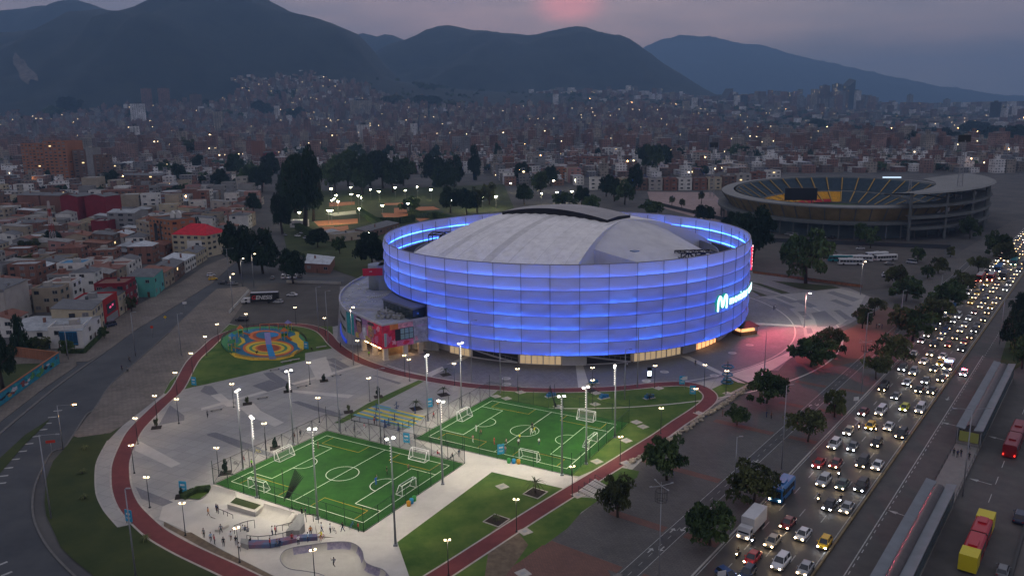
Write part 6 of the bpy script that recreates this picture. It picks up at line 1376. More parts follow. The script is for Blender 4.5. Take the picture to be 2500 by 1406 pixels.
for i,pts in enumerate(([(726,560),(780,590)],[(912,546),(975,546),(1010,540)],[(1000,528),(1060,534)],[(875,520),(930,556)],[(1060,530),(1110,545)])): hedge(pts,4.0,3.5,'tall clipped dark hedge of the tennis club, %s'%['leftmost','in the middle','right of the middle','left of the pale court','nearest the arena'][i])
# ------------------------------------------------------------------ people
def person_mesh(pose):
    """joints in metres, facing +y"""
    J={'pel':(0,0,.95),'chest':(0,.0,1.28),'neck':(0,.0,1.48),'head':(0,.02,1.60),'top':(0,.01,1.74)}
    arm=dict(stand=((.19,0,1.42),(.26,.02,1.13),(.27,.10,.88)),walk=((.19,0,1.42),(.25,.12,1.16),(.24,.32,1.0)),sit=((.19,0,1.40),(.25,.12,1.15),(.18,.36,1.10)),ride=((.19,.08,1.42),(.25,.3,1.25),(.22,.52,1.1)),reach=((.19,0,1.42),(.33,.2,1.5),(.36,.38,1.7)),run=((.19,.03,1.42),(.27,-.18,1.22),(.25,.05,1.1)))[pose]
    arm2=dict(stand=((-.19,0,1.42),(-.26,-.02,1.13),(-.27,.04,.88)),walk=((-.19,0,1.42),(-.25,-.14,1.15),(-.25,-.2,.9)),sit=((-.19,0,1.4),(-.25,.12,1.15),(-.18,.36,1.1)),ride=((-.19,.08,1.42),(-.25,.3,1.25),(-.22,.52,1.1)),reach=((-.19,0,1.42),(-.27,0,1.14),(-.27,.06,.9)),run=((-.19,.03,1.42),(-.27,.2,1.25),(-.22,.38,1.4)))[pose]
    lg=dict(stand=((.10,0,.9),(.11,.02,.5),(.12,-.02,.09),(.13,.14,.04)),walk=((.10,0,.9),(.11,.2,.52),(.11,.28,.12),(.11,.43,.08)),sit=((.10,0,.9),(.14,.42,.92),(.14,.46,.5),(.14,.6,.46)),ride=((.1,.0,.92),(.12,.36,.8),(.12,.2,.4),(.12,.34,.36)),reach=((.10,0,.9),(.11,.05,.5),(.12,0,.09),(.13,.15,.04)),run=((.1,0,.9),(.11,.3,.62),(.11,.12,.28),(.11,.26,.2)))[pose]
    lg2=dict(stand=((-.10,0,.9),(-.12,0,.5),(-.13,-.04,.09),(-.14,.12,.04)),walk=((-.10,0,.9),(-.11,-.08,.5),(-.11,-.32,.14),(-.11,-.2,.05)),sit=((-.10,0,.9),(-.14,.42,.92),(-.14,.46,.5),(-.14,.6,.46)),ride=((-.1,.0,.92),(-.12,.3,.66),(-.12,.16,.24),(-.12,.3,.2)),reach=((-.10,0,.9),(-.11,-.05,.5),(-.12,-.1,.09),(-.13,.05,.04)),run=((-.1,0,.9),(-.11,-.05,.5),(-.11,-.42,.4),(-.11,-.4,.28)))[pose]
    off=(0,0,-.45) if pose=='sit' else (0,0,0)
    V=[];E=[];RR=[]
    def av(p,r_): V.append(Vector(p)+Vector(off)); RR.append(r_); return len(V)-1
    pl=av(J['pel'],.125); ch=av(J['chest'],.135); nk=av(J['neck'],.055); hd=av(J['head'],.095); tp_=av(J['top'],.075); E+=[(pl,ch),(ch,nk),(nk,hd),(hd,tp_)]
    for a in (arm,arm2):
        i0=av(a[0],.062); i1=av(a[1],.045); i2=av(a[2],.033); h_=Vector(a[2])-Vector(a[1]); h_.normalize(); i3=av(Vector(a[2])+h_*.09,.032); E+=[(ch,i0),(i0,i1),(i1,i2),(i2,i3)]
        sd=Vector((h_.y,-h_.x,0.01)).normalized()
        for k in range(4): q=av(Vector(a[2])+h_*.18+Vector((0,(k-1.5)*.022,0))+h_*(-.012*abs(k-1)),.009); E.append((i3,q))
        q=av(Vector(a[2])+h_*.08+Vector((0,.05,0)),.010); E.append((i2,q))
    for a in (lg,lg2):
        i0=av(a[0],.085); i1=av(a[1],.060); i2=av(a[2],.042); i3=av(a[3],.036); E+=[(pl,i0),(i0,i1),(i1,i2),(i2,i3)]
    me=bpy.data.meshes.new('person_body'); me.from_pydata([tuple(v) for v in V],E,[]); o=bpy.data.objects.new('tmp',me); C.objects.link(o)
    md=o.modifiers.new('skin','SKIN'); md.use_smooth_shade=True
    for i,sv in enumerate(me.skin_vertices[0].data): sv.radius=(RR[i],RR[i]); sv.use_root=(i==0)
    o.modifiers.new('sub','SUBSURF').levels=1
    bpy.context.view_layer.update(); m2=bpy.data.meshes.new_from_object(o.evaluated_get(bpy.context.evaluated_depsgraph_get())); bpy.data.objects.remove(o)
    m2.materials.clear()
    for m in ('shirt','trousers','skin','shoe'): m2.materials.append(None)
    zo=off[2]
    for p in m2.polygons:
        c=p.center; z=c.z-zo
        arm_=abs(c.x)>.20 and z>.75
        p.material_index=2 if z>1.50 or (arm_ and (z<1.12 or (c.y>.28 and pose!='stand'))) else (0 if z>.97 or arm_ else (3 if z<.10 else 1))
    return m2
M_skin=mat('skin',(0.32,0.18,0.12),.6); M_hair=mat('dark hair',(0.012,0.009,0.008),.6); M_shoe=mat('dark shoe',(0.03,.03,.03),.6)
POSE={k:person_mesh(k) for k in('stand','walk','sit','ride','reach','run')}
hb=MB(); hb.ellipsoid((0,-.005,1.69),(.088,.10,.085),0,10,6); HAIR=hb.mesh('hair',M_hair)
CL={'white':(.65,.65,.65),'black':(.02,.02,.022),'red':(.45,.03,.03),'blue':(.03,.12,.45),'navy':(.02,.03,.09),'grey':(.2,.2,.22),'yellow':(.7,.6,.03),'orange':(.55,.2,.04),'green':(.2,.6,.05),'brown':(.16,.09,.06),'pale blue':(.3,.42,.55),'pink':(.6,.3,.32)}
def person(x,y,pose,shirt,trou,label,rz=None,z=0.09,seat=0):
    rr=random.Random(int(x*7+y)); p=G(x,y,z); o=thing('person',label,'person',tuple(p),rz if rz is not None else rr.uniform(0,6.28))
    bd=put('body',POSE[pose],o,(0,0,seat)); 
    ms=[mat('cloth '+shirt,CL[shirt],.8),mat('cloth '+trou,CL[trou],.8),M_skin,M_shoe]
    for i,m in enumerate(ms): bd.material_slots[i].link='OBJECT'; bd.material_slots[i].material=m
    put('hair',HAIR,o,(0,0,seat-(.45 if pose=='sit' else 0))); o.scale=(1.04,)*3; return o
def bicycle(p,rz,lab,col='black'):
    o=thing('bicycle',lab,'bicycle',tuple(p),rz); 
    for y in (-.52,.52):
        b=MB()
        for i in range(16): a,a2=2*math.pi*i/16,2*math.pi*(i+1)/16; b.tube((0,y+.33*math.cos(a),.34+.33*math.sin(a)),(0,y+.33*math.cos(a2),.34+.33*math.sin(a2)),.02,n=5,cap=False)
        for i in range(6): a=math.pi*i/3; b.beam((0,y,.34),(0,y+.33*math.cos(a),.34+.33*math.sin(a)),.006)
        b.build('wheel',M_polek,o)
    b=MB(); pts=dict(a=(0,-.52,.34),b=(0,0,.30),c=(0,-.18,.82),d=(0,.36,.84),e=(0,.52,.34)); 
    for k in ('ab','bc','ac','bd','cd','de'): b.tube(pts[k[0]],pts[k[1]],.022,n=6)
    b.tube((-.28,.40,.98),(.28,.40,.98),.018,n=6); b.tube((0,.36,.84),(0,.40,.98),.02,n=6); b.build('frame',mat('bike '+col,CL[col],.4),o); b=MB(); b.box((0,-.2,.9),(.14,.26,.05)); b.build('saddle',M_polek,o); return o
PPL=[]
def P_(q,pose,shirt,trou,label,**k): PPL.append(person(*q,pose,shirt,trou,label,**k))
P_(z5(1795,635),'reach','blue','blue','person in blue kit raising an arm on the near pitch',rz=.6)
P_(z5(1888,545),'stand','black','black','person in black standing near the centre mast of the near pitch')
P_(z5(2072,525),'run','brown','black','person crouching forward at the right end of the near pitch')
P_(z5(1305,330),'walk','brown','brown','person in brown near the back corner of the near pitch')
P_(z5(745,485),'stand','green','black','person in bright green vest at the left fence of the near pitch')
for q,po,s_,t,l in ((z6(572,540),'stand','white','white','player in white at the left of the far pitch'),(z6(612,580),'run','brown','black','player in brown running on the far pitch left half'),(z6(543,630),'walk','pink','white','player in pink on the left of the far pitch'),(z6(727,650),'stand','red','red','player in red near the front of the far pitch'),(z6(830,660),'walk','pink','black','player in pink striped shirt at the front touchline of the far pitch'),(z6(935,660),'stand','white','black','player in white and black near the front centre line'),(z6(945,620),'walk','yellow','black','player in yellow at the centre circle edge'),(z6(1110,655),'stand','white','navy','player in white on the right half of the far pitch'),(z6(1045,565),'walk','white','white','player in white inside the centre circle of the far pitch'),(z6(1070,560),'run','yellow','white','player in yellow beside the white one in the circle'),(z6(1052,520),'stand','black','black','person in black at the top of the centre circle'),(z6(822,725),'stand','pink','grey','person behind the front fence of the far pitch by the blue board')): P_(q,po,s_,t,l.replace('player','person'))
SK=[(378,900,'walk','orange','brown','person in orange alone at the left of the skatepark'),(448,870,'stand','navy','black','person in navy at the left grind rail'),(462,878,'stand','black','grey','person in black beside the left grind rail'),(340,1080,'stand','grey','black','person in grey at the left edge of the skatepark'),(400,1115,'stand','pale blue','black','person in pale blue in a trio on the left of the skatepark'),(430,1135,'stand','red','black','person in dark red in a trio on the left'),(485,1045,'walk','grey','black','person in grey beside the low left ledge'),(570,1105,'reach','white','brown','person in white raising an arm'),(508,1155,'stand','black','black','person in black standing with a board'),(612,1145,'stand','black','grey','person in black by the lamp post of the skatepark'),(640,1200,'stand','white','black','person in white at the bottom of the skatepark lamp'),(920,1060,'stand','white','navy','person in white in a pair behind the middle wall'),(945,1058,'stand','red','black','person in dark red in a pair behind the middle wall'),(1085,1120,'stand','red','black','person in red sitting group on the ledge'),(1140,1140,'stand','white','black','person in white in front of the graffiti ledge'),(1220,1115,'stand','pale blue','navy','person in pale blue at the blue end of the ledge'),(1243,1060,'stand','orange','black','person in orange behind the blue end of the ledge'),(1335,1030,'walk','white','navy','person seated high right of the middle wall'),(1410,1040,'stand','white','black','person in white near the fence corner'),(1515,1030,'walk','black','navy','person in black leaning with a bicycle'),(1645,1030,'stand','red','black','person in bright red by the pitch fence corner'),(1170,900,'stand','black','black','person in black among the group behind the near pitch fence'),(1200,900,'stand','navy','grey','person in navy among the group behind the fence'),(900,1165,'stand','red','black','person in red leaning on the long ledge'),(735,1130,'sit','black','black','person in black sitting on the left end of the ledge')]
for x,y,po,s_,t,l in SK: P_(z5(x,y),po,s_,t,l)
for i,(x,y,s_) in enumerate(((670,1030,'white'),(690,1035,'navy'),(712,1045,'grey'))): P_(z5(x,y),'sit',s_,'black','person in %s sitting in a row beside the skatepark rail'%s_,rz=.4)
for i,(x,y,s_) in enumerate(((960,1150,'grey'),(985,1150,'navy'))): P_(z5(x,y),'sit',s_,'black','person in %s crouching before the ledge'%s_,rz=3)
GY=[(1455,1180,'stand','red','black','person in red on the gym floor edge'),(1500,1195,'stand','orange','black','person in orange near the gym railing'),(1285,1250,'stand','grey','black','person in grey behind the near pitch back fence'),(1370,1230,'stand','pink','white','child sized person in pink behind the back fence'),(1545,1330,'stand','navy','navy','person in navy in a pair behind the back fence'),(1560,1345,'stand','pale blue','navy','person in pale blue in a pair behind the back fence'),(1965,1130,'walk','red','black','person in dark red on the path between the pitches'),(1960,1020,'stand','navy','black','person in navy by the blue board behind the pitches'),(2000,1040,'walk','orange','black','person in orange by the mast between the pitches'),(770,1300,'sit','brown','black','person in brown sitting by the left fence'),(822,1290,'stand','black','black','person in black by the left back fence')]
for x,y,po,s_,t,l in GY: P_(z4(x,y),po,s_,t,l)
for x,y,po,s_,t,l in ((240,745,'sit','red','navy','person in red sitting on a bench behind the pitches'),(368,770,'sit','black','black','person in black sitting at the fence end between the pitches'),(425,755,'stand','navy','grey','person in navy standing at the fence end between the pitches')): P_(z6(x,y),po,s_,t,l)
for q,po,s_,t,l in ((m5(1305,770),'stand','navy','navy','person in navy on the dark highway sidewalk, left of two'),(m5(1345,780),'stand','brown','black','person in brown on the dark highway sidewalk, right of two'),(m5(928,760),'stand','brown','brown','person in brown beside the low round bush'),(m5(1493,200),'stand','green','black','person in yellow green vest at the end of the pale path'),(m5(695,325),'stand','navy','black','person in dark clothes alone on the forecourt'),(m5(108,345),'walk','white','black','person in white near the arena ramp'),((1889,757),'stand','navy','black','person on the east plaza beside the arena, dark clothes'),((1892,756),'walk','white','navy','person in white on the east plaza'),((2139,802),'stand','navy','black','person in navy, leftmost of three on the brick paving'),((2146,801),'stand','white','black','person in white, middle of three on the brick paving'),((2153,803),'stand','navy','navy','person in navy, rightmost of three on the brick paving'),(hw(1335,665),'stand','black','black','person in black at the left edge of the station ramp'),(hw(1358,675),'stand','navy','black','person in navy on the station ramp'),(hw(1380,670),'stand','black','navy','person in black with navy trousers on the station ramp'),(hw(1428,625),'walk','grey','black','person in grey walking up the station ramp'),(hw(1430,690),'stand','black','black','person in black at the right edge of the station ramp'),((298,905),'ride','navy','black','rider in navy on the avenue kerb'),((311,910),'ride','grey','black','rider in grey on the avenue kerb'),((316,885),'ride','black','black','rider in black further up the avenue kerb'),(z4(915,550),'sit','black','black','person in black on the bench right of the playground'),(z4(1165,520),'stand','black','black','person in black beside the annex wall'),(z4(1410,600),'stand','green','black','person in green vest under the mural building'),(z4(25,1120),'ride','grey','black','cyclist in grey at the left plaza edge')): P_(q,po,s_,t,l.replace('rider','person riding').replace('cyclist','person cycling'),**({'z':.45} if 'station' in l else {}))
for o in PPL:
    if 'riding' in o['label'] or 'cycling' in o['label']: bicycle(o.location-Vector((0,0,0)),o.rotation_euler[2],'bicycle under the '+o['label'].replace('person riding in','rider in').replace('person cycling in','cyclist in'))
for x,y,l in ((1110,1120,'bicycle'),): pass
for q,l,c in ((z5(1100,845),'bicycle leaning on the front fence of the near pitch','black'),(z5(1340,1105),'red bicycle standing at the right end of the graffiti ledge','red'),(z5(1440,1035),'bicycle lying near the fence corner of the skatepark','grey'),(z5(1590,995),'blue bicycle at the pitch fence corner','blue'),(z5(1830,270),'bicycle behind the back fence of the near pitch','black'),(z4(1320,1270),'bicycle lying behind the back fence of the near pitch','grey'),(z4(1210,1240),'bicycle beside the near pitch back corner','black'),(z4(1670,1240),'bicycle at the corner of the gym floor','black'),(z5(610,470),'bicycle against the left fence of the near pitch','black'),(z5(680,430),'second bicycle against the left fence of the near pitch','red'),(z5(800,370),'yellow bicycle against the left fence of the near pitch','yellow')): bicycle(G(*q,.1),random.uniform(0,6),l,c)
_rider=person(*z5(1335,1100),'ride','yellow','orange','person in yellow on the red bicycle at the ledge',rz=1.2)
person(*z5(1440,1330),'run','grey','black','person in grey skating inside the sunken bowl',z=-1.35)
# ------------------------------------------------------------------ vehicles
M_tyre=mat('tyre rubber',(0.015,.015,.016),.9); M_rim=mat('wheel rim',(.3,.3,.32),.4,metal=.5); M_cglass=mat('car glass',(.012,.015,.02),.08,spec=.8); M_trim=mat('black trim',(.02,.02,.02),.6)
M_hl=emat('headlight warm',(1,.72,.38),30.0); M_hlw=emat('headlight white',(.9,.95,1),30.0); M_hlf=emat('far headlight warm',(1,.64,.30),9.0); M_hlfw=emat('far headlight white',(.95,.90,.78),10.0); M_tl=emat('taillight red',(1,.03,.02),3.0,(.3,.01,.01)); M_tlo=mat('unlit taillight',(.25,.01,.01),.3); M_plate=mat('number plate',(.55,.5,.2),.6)
PAINT={'white':(.62,.62,.63),'silver':(.36,.37,.39),'grey':(.14,.145,.155),'black':(.014,.014,.017),'dark red':(.16,.012,.016),'red':(.38,.012,.016),'blue':(.03,.07,.2),'taxi yellow':(.72,.42,.01),'lime yellow':(.55,.55,.03),'beige':(.40,.34,.26),'green grey':(.07,.11,.10),'dark blue':(.015,.025,.06)}
def paint(c): return mat('car paint '+c,PAINT[c],.32,metal=.15,coat=.5)
def car_proto(kind,full=True):
    P=dict(sedan=(4.4,.86,.90,1.42,(-1.55,-.95,.55,1.25)),hatch=(3.9,.84,.92,1.48,(-1.75,-1.45,.45,1.15)),suv=(4.6,.92,1.05,1.74,(-2.05,-1.85,.55,1.2)),van=(4.7,.90,1.15,1.92,(-2.25,-2.15,1.2,1.85)))[kind]
    L_,hw_,zb,zr,(g0,r0_,r1_,g1)=P; o=thing('car',None,'car'); h=L_/2
    st=[(-h,.35,.62 if kind!='sedan' else .66,hw_*.86),(-h+.12,.25,zb*.92,hw_*.95),(g0,.22,zb,hw_),(0,.2,zb,hw_),(g1,.2,zb-.02,hw_),(h-.5,.22,zb-.16,hw_*.97),(h-.10,.26,zb-.28,hw_*.90),(h,.34,zb-.40,hw_*.80)]
    b=MB(); vs=[]
    for y,z0,z1,w_ in st: vs+=[(-w_*.92,y,z0),(-w_,y,z0+.15),(-w_,y,z1-.14),(-w_*.88,y,z1),(w_*.88,y,z1),(w_,y,z1-.14),(w_,y,z0+.15),(w_*.92,y,z0)]
    n=len(st); fs=[(i*8+j,i*8+(j+1)%8,(i+1)*8+(j+1)%8,(i+1)*8+j) for i in range(n-1) for j in range(8)]+[tuple(range(7,-1,-1)),tuple((n-1)*8+j for j in range(8))]
    b.add(vs,fs,0,True); 
    if not full:
        b.add([(-hw_*.86,g0,zb),(hw_*.86,g0,zb),(hw_*.86,g1,zb),(-hw_*.86,g1,zb),(-hw_*.7,r0_,zr),(hw_*.7,r0_,zr),(hw_*.7,r1_,zr),(-hw_*.7,r1_,zr)],[(0,1,5,4),(1,2,6,5),(2,3,7,6),(3,0,4,7)],1)
        b.add([(-hw_*.71,r0_,zr+.02),(hw_*.71,r0_,zr+.02),(hw_*.71,r1_,zr+.02),(-hw_*.71,r1_,zr+.02)],[(0,1,2,3)],0)
        for y in (-h*.62,h*.62): b.box((0,y,.3),(hw_*1.98,.6,.5),2)
        bd=b.build('body',[paint('white'),M_cglass,M_tyre],o)
    else:
        bd=b.build('body',[paint('white')],o)
        b=MB(); b.add([(-hw_*.86,g0,zb-.02),(hw_*.86,g0,zb-.02),(hw_*.86,g1,zb-.04),(-hw_*.86,g1,zb-.04),(-hw_*.7,r0_,zr),(hw_*.7,r0_,zr),(hw_*.7,r1_,zr),(-hw_*.7,r1_,zr)],[(0,1,5,4),(1,2,6,5),(2,3,7,6),(3,0,4,7)]); b.build('window',M_cglass,o)
        b=MB(); b.add([(-hw_*.70,r0_,zr-.01),(hw_*.70,r0_,zr-.01),(hw_*.70,r1_,zr-.01),(-hw_*.70,r1_,zr-.01),(-hw_*.6,r0_+.1,zr+.05),(hw_*.6,r0_+.1,zr+.05),(hw_*.6,r1_-.1,zr+.05),(-hw_*.6,r1_-.1,zr+.05)],[(0,1,5,4),(1,2,6,5),(2,3,7,6),(3,0,4,7),(4,5,6,7)])
        for s_ in (-1,1):
            for (ya,yb) in ((g1,r1_),(g0,r0_),((g0+g1)/2,(r0_+r1_)/2)): b.beam((s_*hw_*.865,ya,zb-.02),(s_*hw_*.71,yb,zr),.09,.07)
        b.build('roof',[paint('white')],o)
        for s_ in (-1,1):
            b=MB(); b.box((s_*(hw_+.1),g1-.35,zb+.08),(.2,.14,.16)); b.build('mirror',[paint('white')],o)
            for y in (-h*.62,h*.62): b=MB(); b.tube((-.11,0,0),(.11,0,0),.33,.33,14); b.tube((s_*.115,0,0),(s_*.125,0,0),.2,.2,10,1); b.build('wheel',[M_tyre,M_rim],o,(s_*(hw_-.08),y,.33))
            b=MB(); b.box((s_*hw_*.72,-h-.01,.72),(.26,.06,.16)); b.build('taillight',M_tl,o)
        b=MB(); b.box((0,h+.0,.46),(hw_*1.1,.08,.18)); b.box((0,h+.03,.42),(.5,.05,.13),1); b.build('grille',[M_trim,M_plate],o)
    for s_ in (-1,1): b=MB(); b.ellipsoid((s_*hw_*.70,h-.03,.64),(.17,.10,.12),0,10,6); b.build('headlight',[M_hl],o)
    if full: lamp('headlight_beam','SPOT',(0,h+.1,.65),26,(1,.78,.45),o,.15,(0,h+7,0.0),75,.8)
    seal(o); return o
PROTO={}
def vehicle(kind,x,y,z,rz,col,label,full=True,lit=True,white=False):
    k=(kind,full)
    if k not in PROTO: PROTO[k]=car_proto(kind,full); PROTO[k].location=(0,-500,0); PROTO[k]['used']=0
    pr=PROTO[k]
    if not pr['used']: pr['used']=1; o=pr; o.location=(x,y,z); o.rotation_euler=(0,0,rz)
    else: o=dup(pr,(x,y,z),rz)
    kids=KIDS[pr.name] if o is pr else [c for c in DUPK(o)]
    for c in kids:
        nm=c.name.split('.')[0]
        if nm in('body','roof','mirror'): c.material_slots[0].link='OBJECT'; c.material_slots[0].material=paint(col)
        if nm=='headlight':
            c.material_slots[0].link='OBJECT'; c.material_slots[0].material=((M_hlw if white else M_hl) if full else (M_hlfw if white else M_hlf)) if lit else M_cglass
        if nm=='taillight' and not('lit' in label or 'lamps' in label or 'bright' in label): c.material_slots[0].link='OBJECT'; c.material_slots[0].material=M_tlo
        if nm=='headlight_beam' and not lit: bpy.data.objects.remove(c)
    uniq(o,label); return o
def DUPK(o): return LASTK[0]
LASTK=[[]]
_old=dup
def dup(root,loc,rz=0,label=None,group=None,scale=None):
    LASTK[0]=[]
    def cp(o,par):
        c=o.copy(); C.objects.link(c); c.parent=par
        if par is not None: LASTK[0].append(c)
        for ch in KIDS.get(o.name,()): cp(ch,c)
        return c
    r=cp(root,None); r.location=loc; r.rotation_euler=(0,0,rz)
    for kk in ('used',): 
        if kk in r: del r[kk]
    if label: r['label']=label
    if group: r['group']=group
    return r
DOWN=math.atan2(-HD.y,-HD.x)-math.pi/2; UPW=math.atan2(HD.y,HD.x)-math.pi/2
near=[(220,1180,'sedan','beige'),(315,1068,'sedan','dark red'),(408,1138,'sedan','white'),(540,1192,'hatch','taxi yellow'),(97,1282,'sedan','red'),(270,1312,'suv','white'),(422,1348,'sedan','silver'),(65,1375,'hatch','dark blue'),
 (505,703,'sedan','red'),(610,703,'sedan','dark red'),(775,698,'suv','black'),(868,715,'sedan','white'),(535,812,'suv','silver'),(650,832,'sedan','green grey'),(768,843,'suv','black'),(575,958,'sedan','black'),(678,975,'sedan','silver'),(600,587,'suv','white'),(715,600,'sedan','grey'),(862,578,'hatch','black'),(1015,524,'suv','black'),(687,507,'hatch','beige'),(822,474,'hatch','taxi yellow'),(938,477,'sedan','white'),(780,387,'sedan','dark red'),(888,384,'van','white'),(1033,362,'hatch','lime yellow'),(1132,370,'van','white'),(905,238,'van','black'),(980,290,'sedan','grey'),(1050,205,'sedan','silver'),(1125,250,'hatch','black'),(1205,257,'sedan','black'),(1165,194,'sedan','grey'),(1262,182,'sedan','black'),(1023,117,'suv','grey'),(1090,140,'suv','silver'),(1152,76,'sedan','white'),(1218,122,'sedan','dark blue'),(1090,30,'sedan','white'),(1255,88,'hatch','taxi yellow'),(1270,45,'sedan','white'),(1195,27,'sedan','grey'),(1290,150,'sedan','silver')]
rr=random.Random(9); cars=[]
def lane_name(o): return ['in the kerb lane','in the second lane','in the third lane','in the lane by the yellow barrier'][max(0,min(3,int((o+46.5)/3.65)))]
for x,y,k,c in near:
    p=G(*hw(x,y),.7); o_=p.dot(HN); s_=p.dot(HD); 
    v=vehicle(k,p.x,p.y,-.045,DOWN+rr.uniform(-.03,.03),c,'%s %s with headlights %s'%(c,{'sedan':'saloon car','hatch':'hatchback','suv':'high estate car','van':'van'}[k],lane_name(o_)),white=rr.random()<.25); v['group']='cars queued on the highway'; cars.append((s_,o_))
lc=[-44.7,-41.2,-37.5,-33.9]
big=[(1380+20,620,'red bus'),(0,0,'')]
def bus(x,y,L_,col,roofc,lab,z=-.045,rz=None,lit=True,art=False,wd=2.5,ht=3.0,cat='bus',front=None,facing_down=True,stripe=None):
    p=G(x,y,1.2) if not isinstance(x,Vector) else x; o=thing('bus' if cat!='minibus' else 'minibus',lab,cat,(p.x,p.y,z),rz if rz is not None else DOWN)
    secs=[(0,L_)] if not art else [(L_*.25,L_*.5-.5),(-L_*.25,L_*.5-.5)]
    for k,(yc,ln) in enumerate(secs):
        b=MB(); h=ln/2; w_=wd/2
        for (ya,yb,zz) in ((-h,h,ht),): 
            prof=[(-w_,.35),(-w_,ht-.25),(-w_+.25,ht),(w_-.25,ht),(w_,ht-.25),(w_,.35)]; vs=[(px,ya+yc,pz) for px,pz in prof]+[(px,yb+yc-(.25 if pz>1.5 and k==0 else 0),pz) for px,pz in prof]
            b.add(vs,[(i,i+1,7+i,6+i) for i in range(5)]+[(5,0,6,11)],0); b.f+= [tuple(range(5,-1,-1)),tuple(range(6,12))]; b.m+=[0,0]; b.sm+=[False,False]
        b.f=[tuple(reversed(f)) for f in b.f]; b.build('body',mat('bus paint '+col,PAINTB[col],.35,coat=.3),o)
        b=MB(); b.add([(-w_+.3,yc-h+.3,ht+.012),(w_-.3,yc-h+.3,ht+.012),(w_-.3,yc+h-.5,ht+.012),(-w_+.3,yc+h-.5,ht+.012)],[(0,1,2,3)]); b.box((0,yc,ht+.14),(1.3,2.2,.25)); b.build('roof',mat('bus paint '+roofc,PAINTB[roofc],.4),o)
        for s_ in (-1,1):
            nw=max(2,int(ln/1.5))
            for q in range(nw):
                b=MB(); b.box((s_*(w_+.012),yc-h+.5+(ln-1.0)*(q+.5)/nw,ht*.62),(.03,(ln-1.0)/nw*.88,.95)); b.build('window',M_cglass,o)
            for yy in (yc-h+ln*.22,yc+h-ln*.2): b=MB(); b.tube((-.14,0,0),(.14,0,0),.48,.48,14); b.build('wheel',[M_tyre],o,(s_*(w_-.12),yy,.48))
    h=L_/2
    b=MB(); b.add([(-wd*.44,h+.03,ht*.42),(wd*.44,h+.03,ht*.42),(wd*.42,h-.16,ht*.86),(-wd*.42,h-.16,ht*.86)],[(0,1,2,3)]); b.build('windscreen',M_cglass,o)
    if art: b=MB(); b.box((0,0,ht/2+.15),(wd*.92,1.1,ht-.5)); b.build('bellows',M_trim,o)
    for s_ in (-1,1):
        b=MB(); b.ellipsoid((s_*wd*.36,h+.02,.75),(.18,.08,.14)); b.build('headlight',M_hl if lit else M_cglass,o)
        b=MB(); b.box((s_*wd*.4,-h-.02,.95),(.22,.06,.35)); b.build('taillight',M_tl,o)
    if lit and cat!='x': lamp('headlight_beam','SPOT',(0,h+.2,.7),40,(1,.78,.45),o,.15,(0,h+8,0),75,.8)
    return o
PAINTB={'red':(.40,.012,.02),'yellow':(.58,.48,.02),'white':(.55,.56,.57),'blue':(.02,.14,.36),'black':(.02,.02,.024),'dark red':(.20,.01,.015),'pale':(.42,.42,.43),'teal':(.02,.2,.22)}
def sec_s(px,py): p=G(px,py,.7); return p.dot(HD),p.dot(HN)
bs=[((2400,678),10,'red','pale','red city bus with pink glowing front near the kerb'),((2424,676),10,'red','pale','second red city bus, in the lane beside the first'),((2450,672),10,'black','black','dark city bus beside the two red ones'),((2438,655),10,'blue','blue','blue city bus behind the red buses'),((2465,632),8,'white','pale','white lorry sized bus in the far traffic'),((2322,755),7,'blue','blue','blue minibus in the kerb lane beside highway trees'),((2484,640),9,'teal','teal','teal city bus in the far traffic')]
for (x,y),L_,c,rc_,l in bs:
    p=G(x,y,1.2); s_,o_=p.dot(HD),p.dot(HN); o_=min(lc,key=lambda q:abs(q-o_)); q=H(s_,o_); bus(q,0,L_,c,rc_,l); cars+=[(s_-3,o_),(s_+3,o_),(s_,o_)]
bus(G(*hw(275,872),1.2),0,7.5,'blue','blue','blue minibus with painted sides in the kerb lane, near the spreading tree',cat='minibus',ht=2.9); 
# far part of the queue
far_i=0
for li,o_ in enumerate(lc):
    s_=262+rr.uniform(0,5)
    while s_<600:
        if all(abs(s_-a)>6.2 or abs(o_-b)>2.2 for a,b in cars):
            p=H(s_,o_+rr.uniform(-.3,.3)); c=rr.choice(['white','white','silver','silver','grey','black','black','dark red','red','taxi yellow','beige','dark blue','white','blue']); k=rr.choice(['sedan','sedan','hatch','suv','van'] if rr.random()<.8 else ['sedan'])
            v=vehicle(k,p.x,p.y,-.045,DOWN+rr.uniform(-.03,.03),c,'%s %s in the far queue, %s'%(c,{'sedan':'saloon','hatch':'hatchback','suv':'estate','van':'van'}[k],['kerb lane','second lane','third lane','barrier lane'][li]),full=False,white=rr.random()<.3); v['group']='cars queued on the highway'
        s_+=7.2+rr.expovariate(1/2.2)+ (5 if rr.random()<.06 else 0)
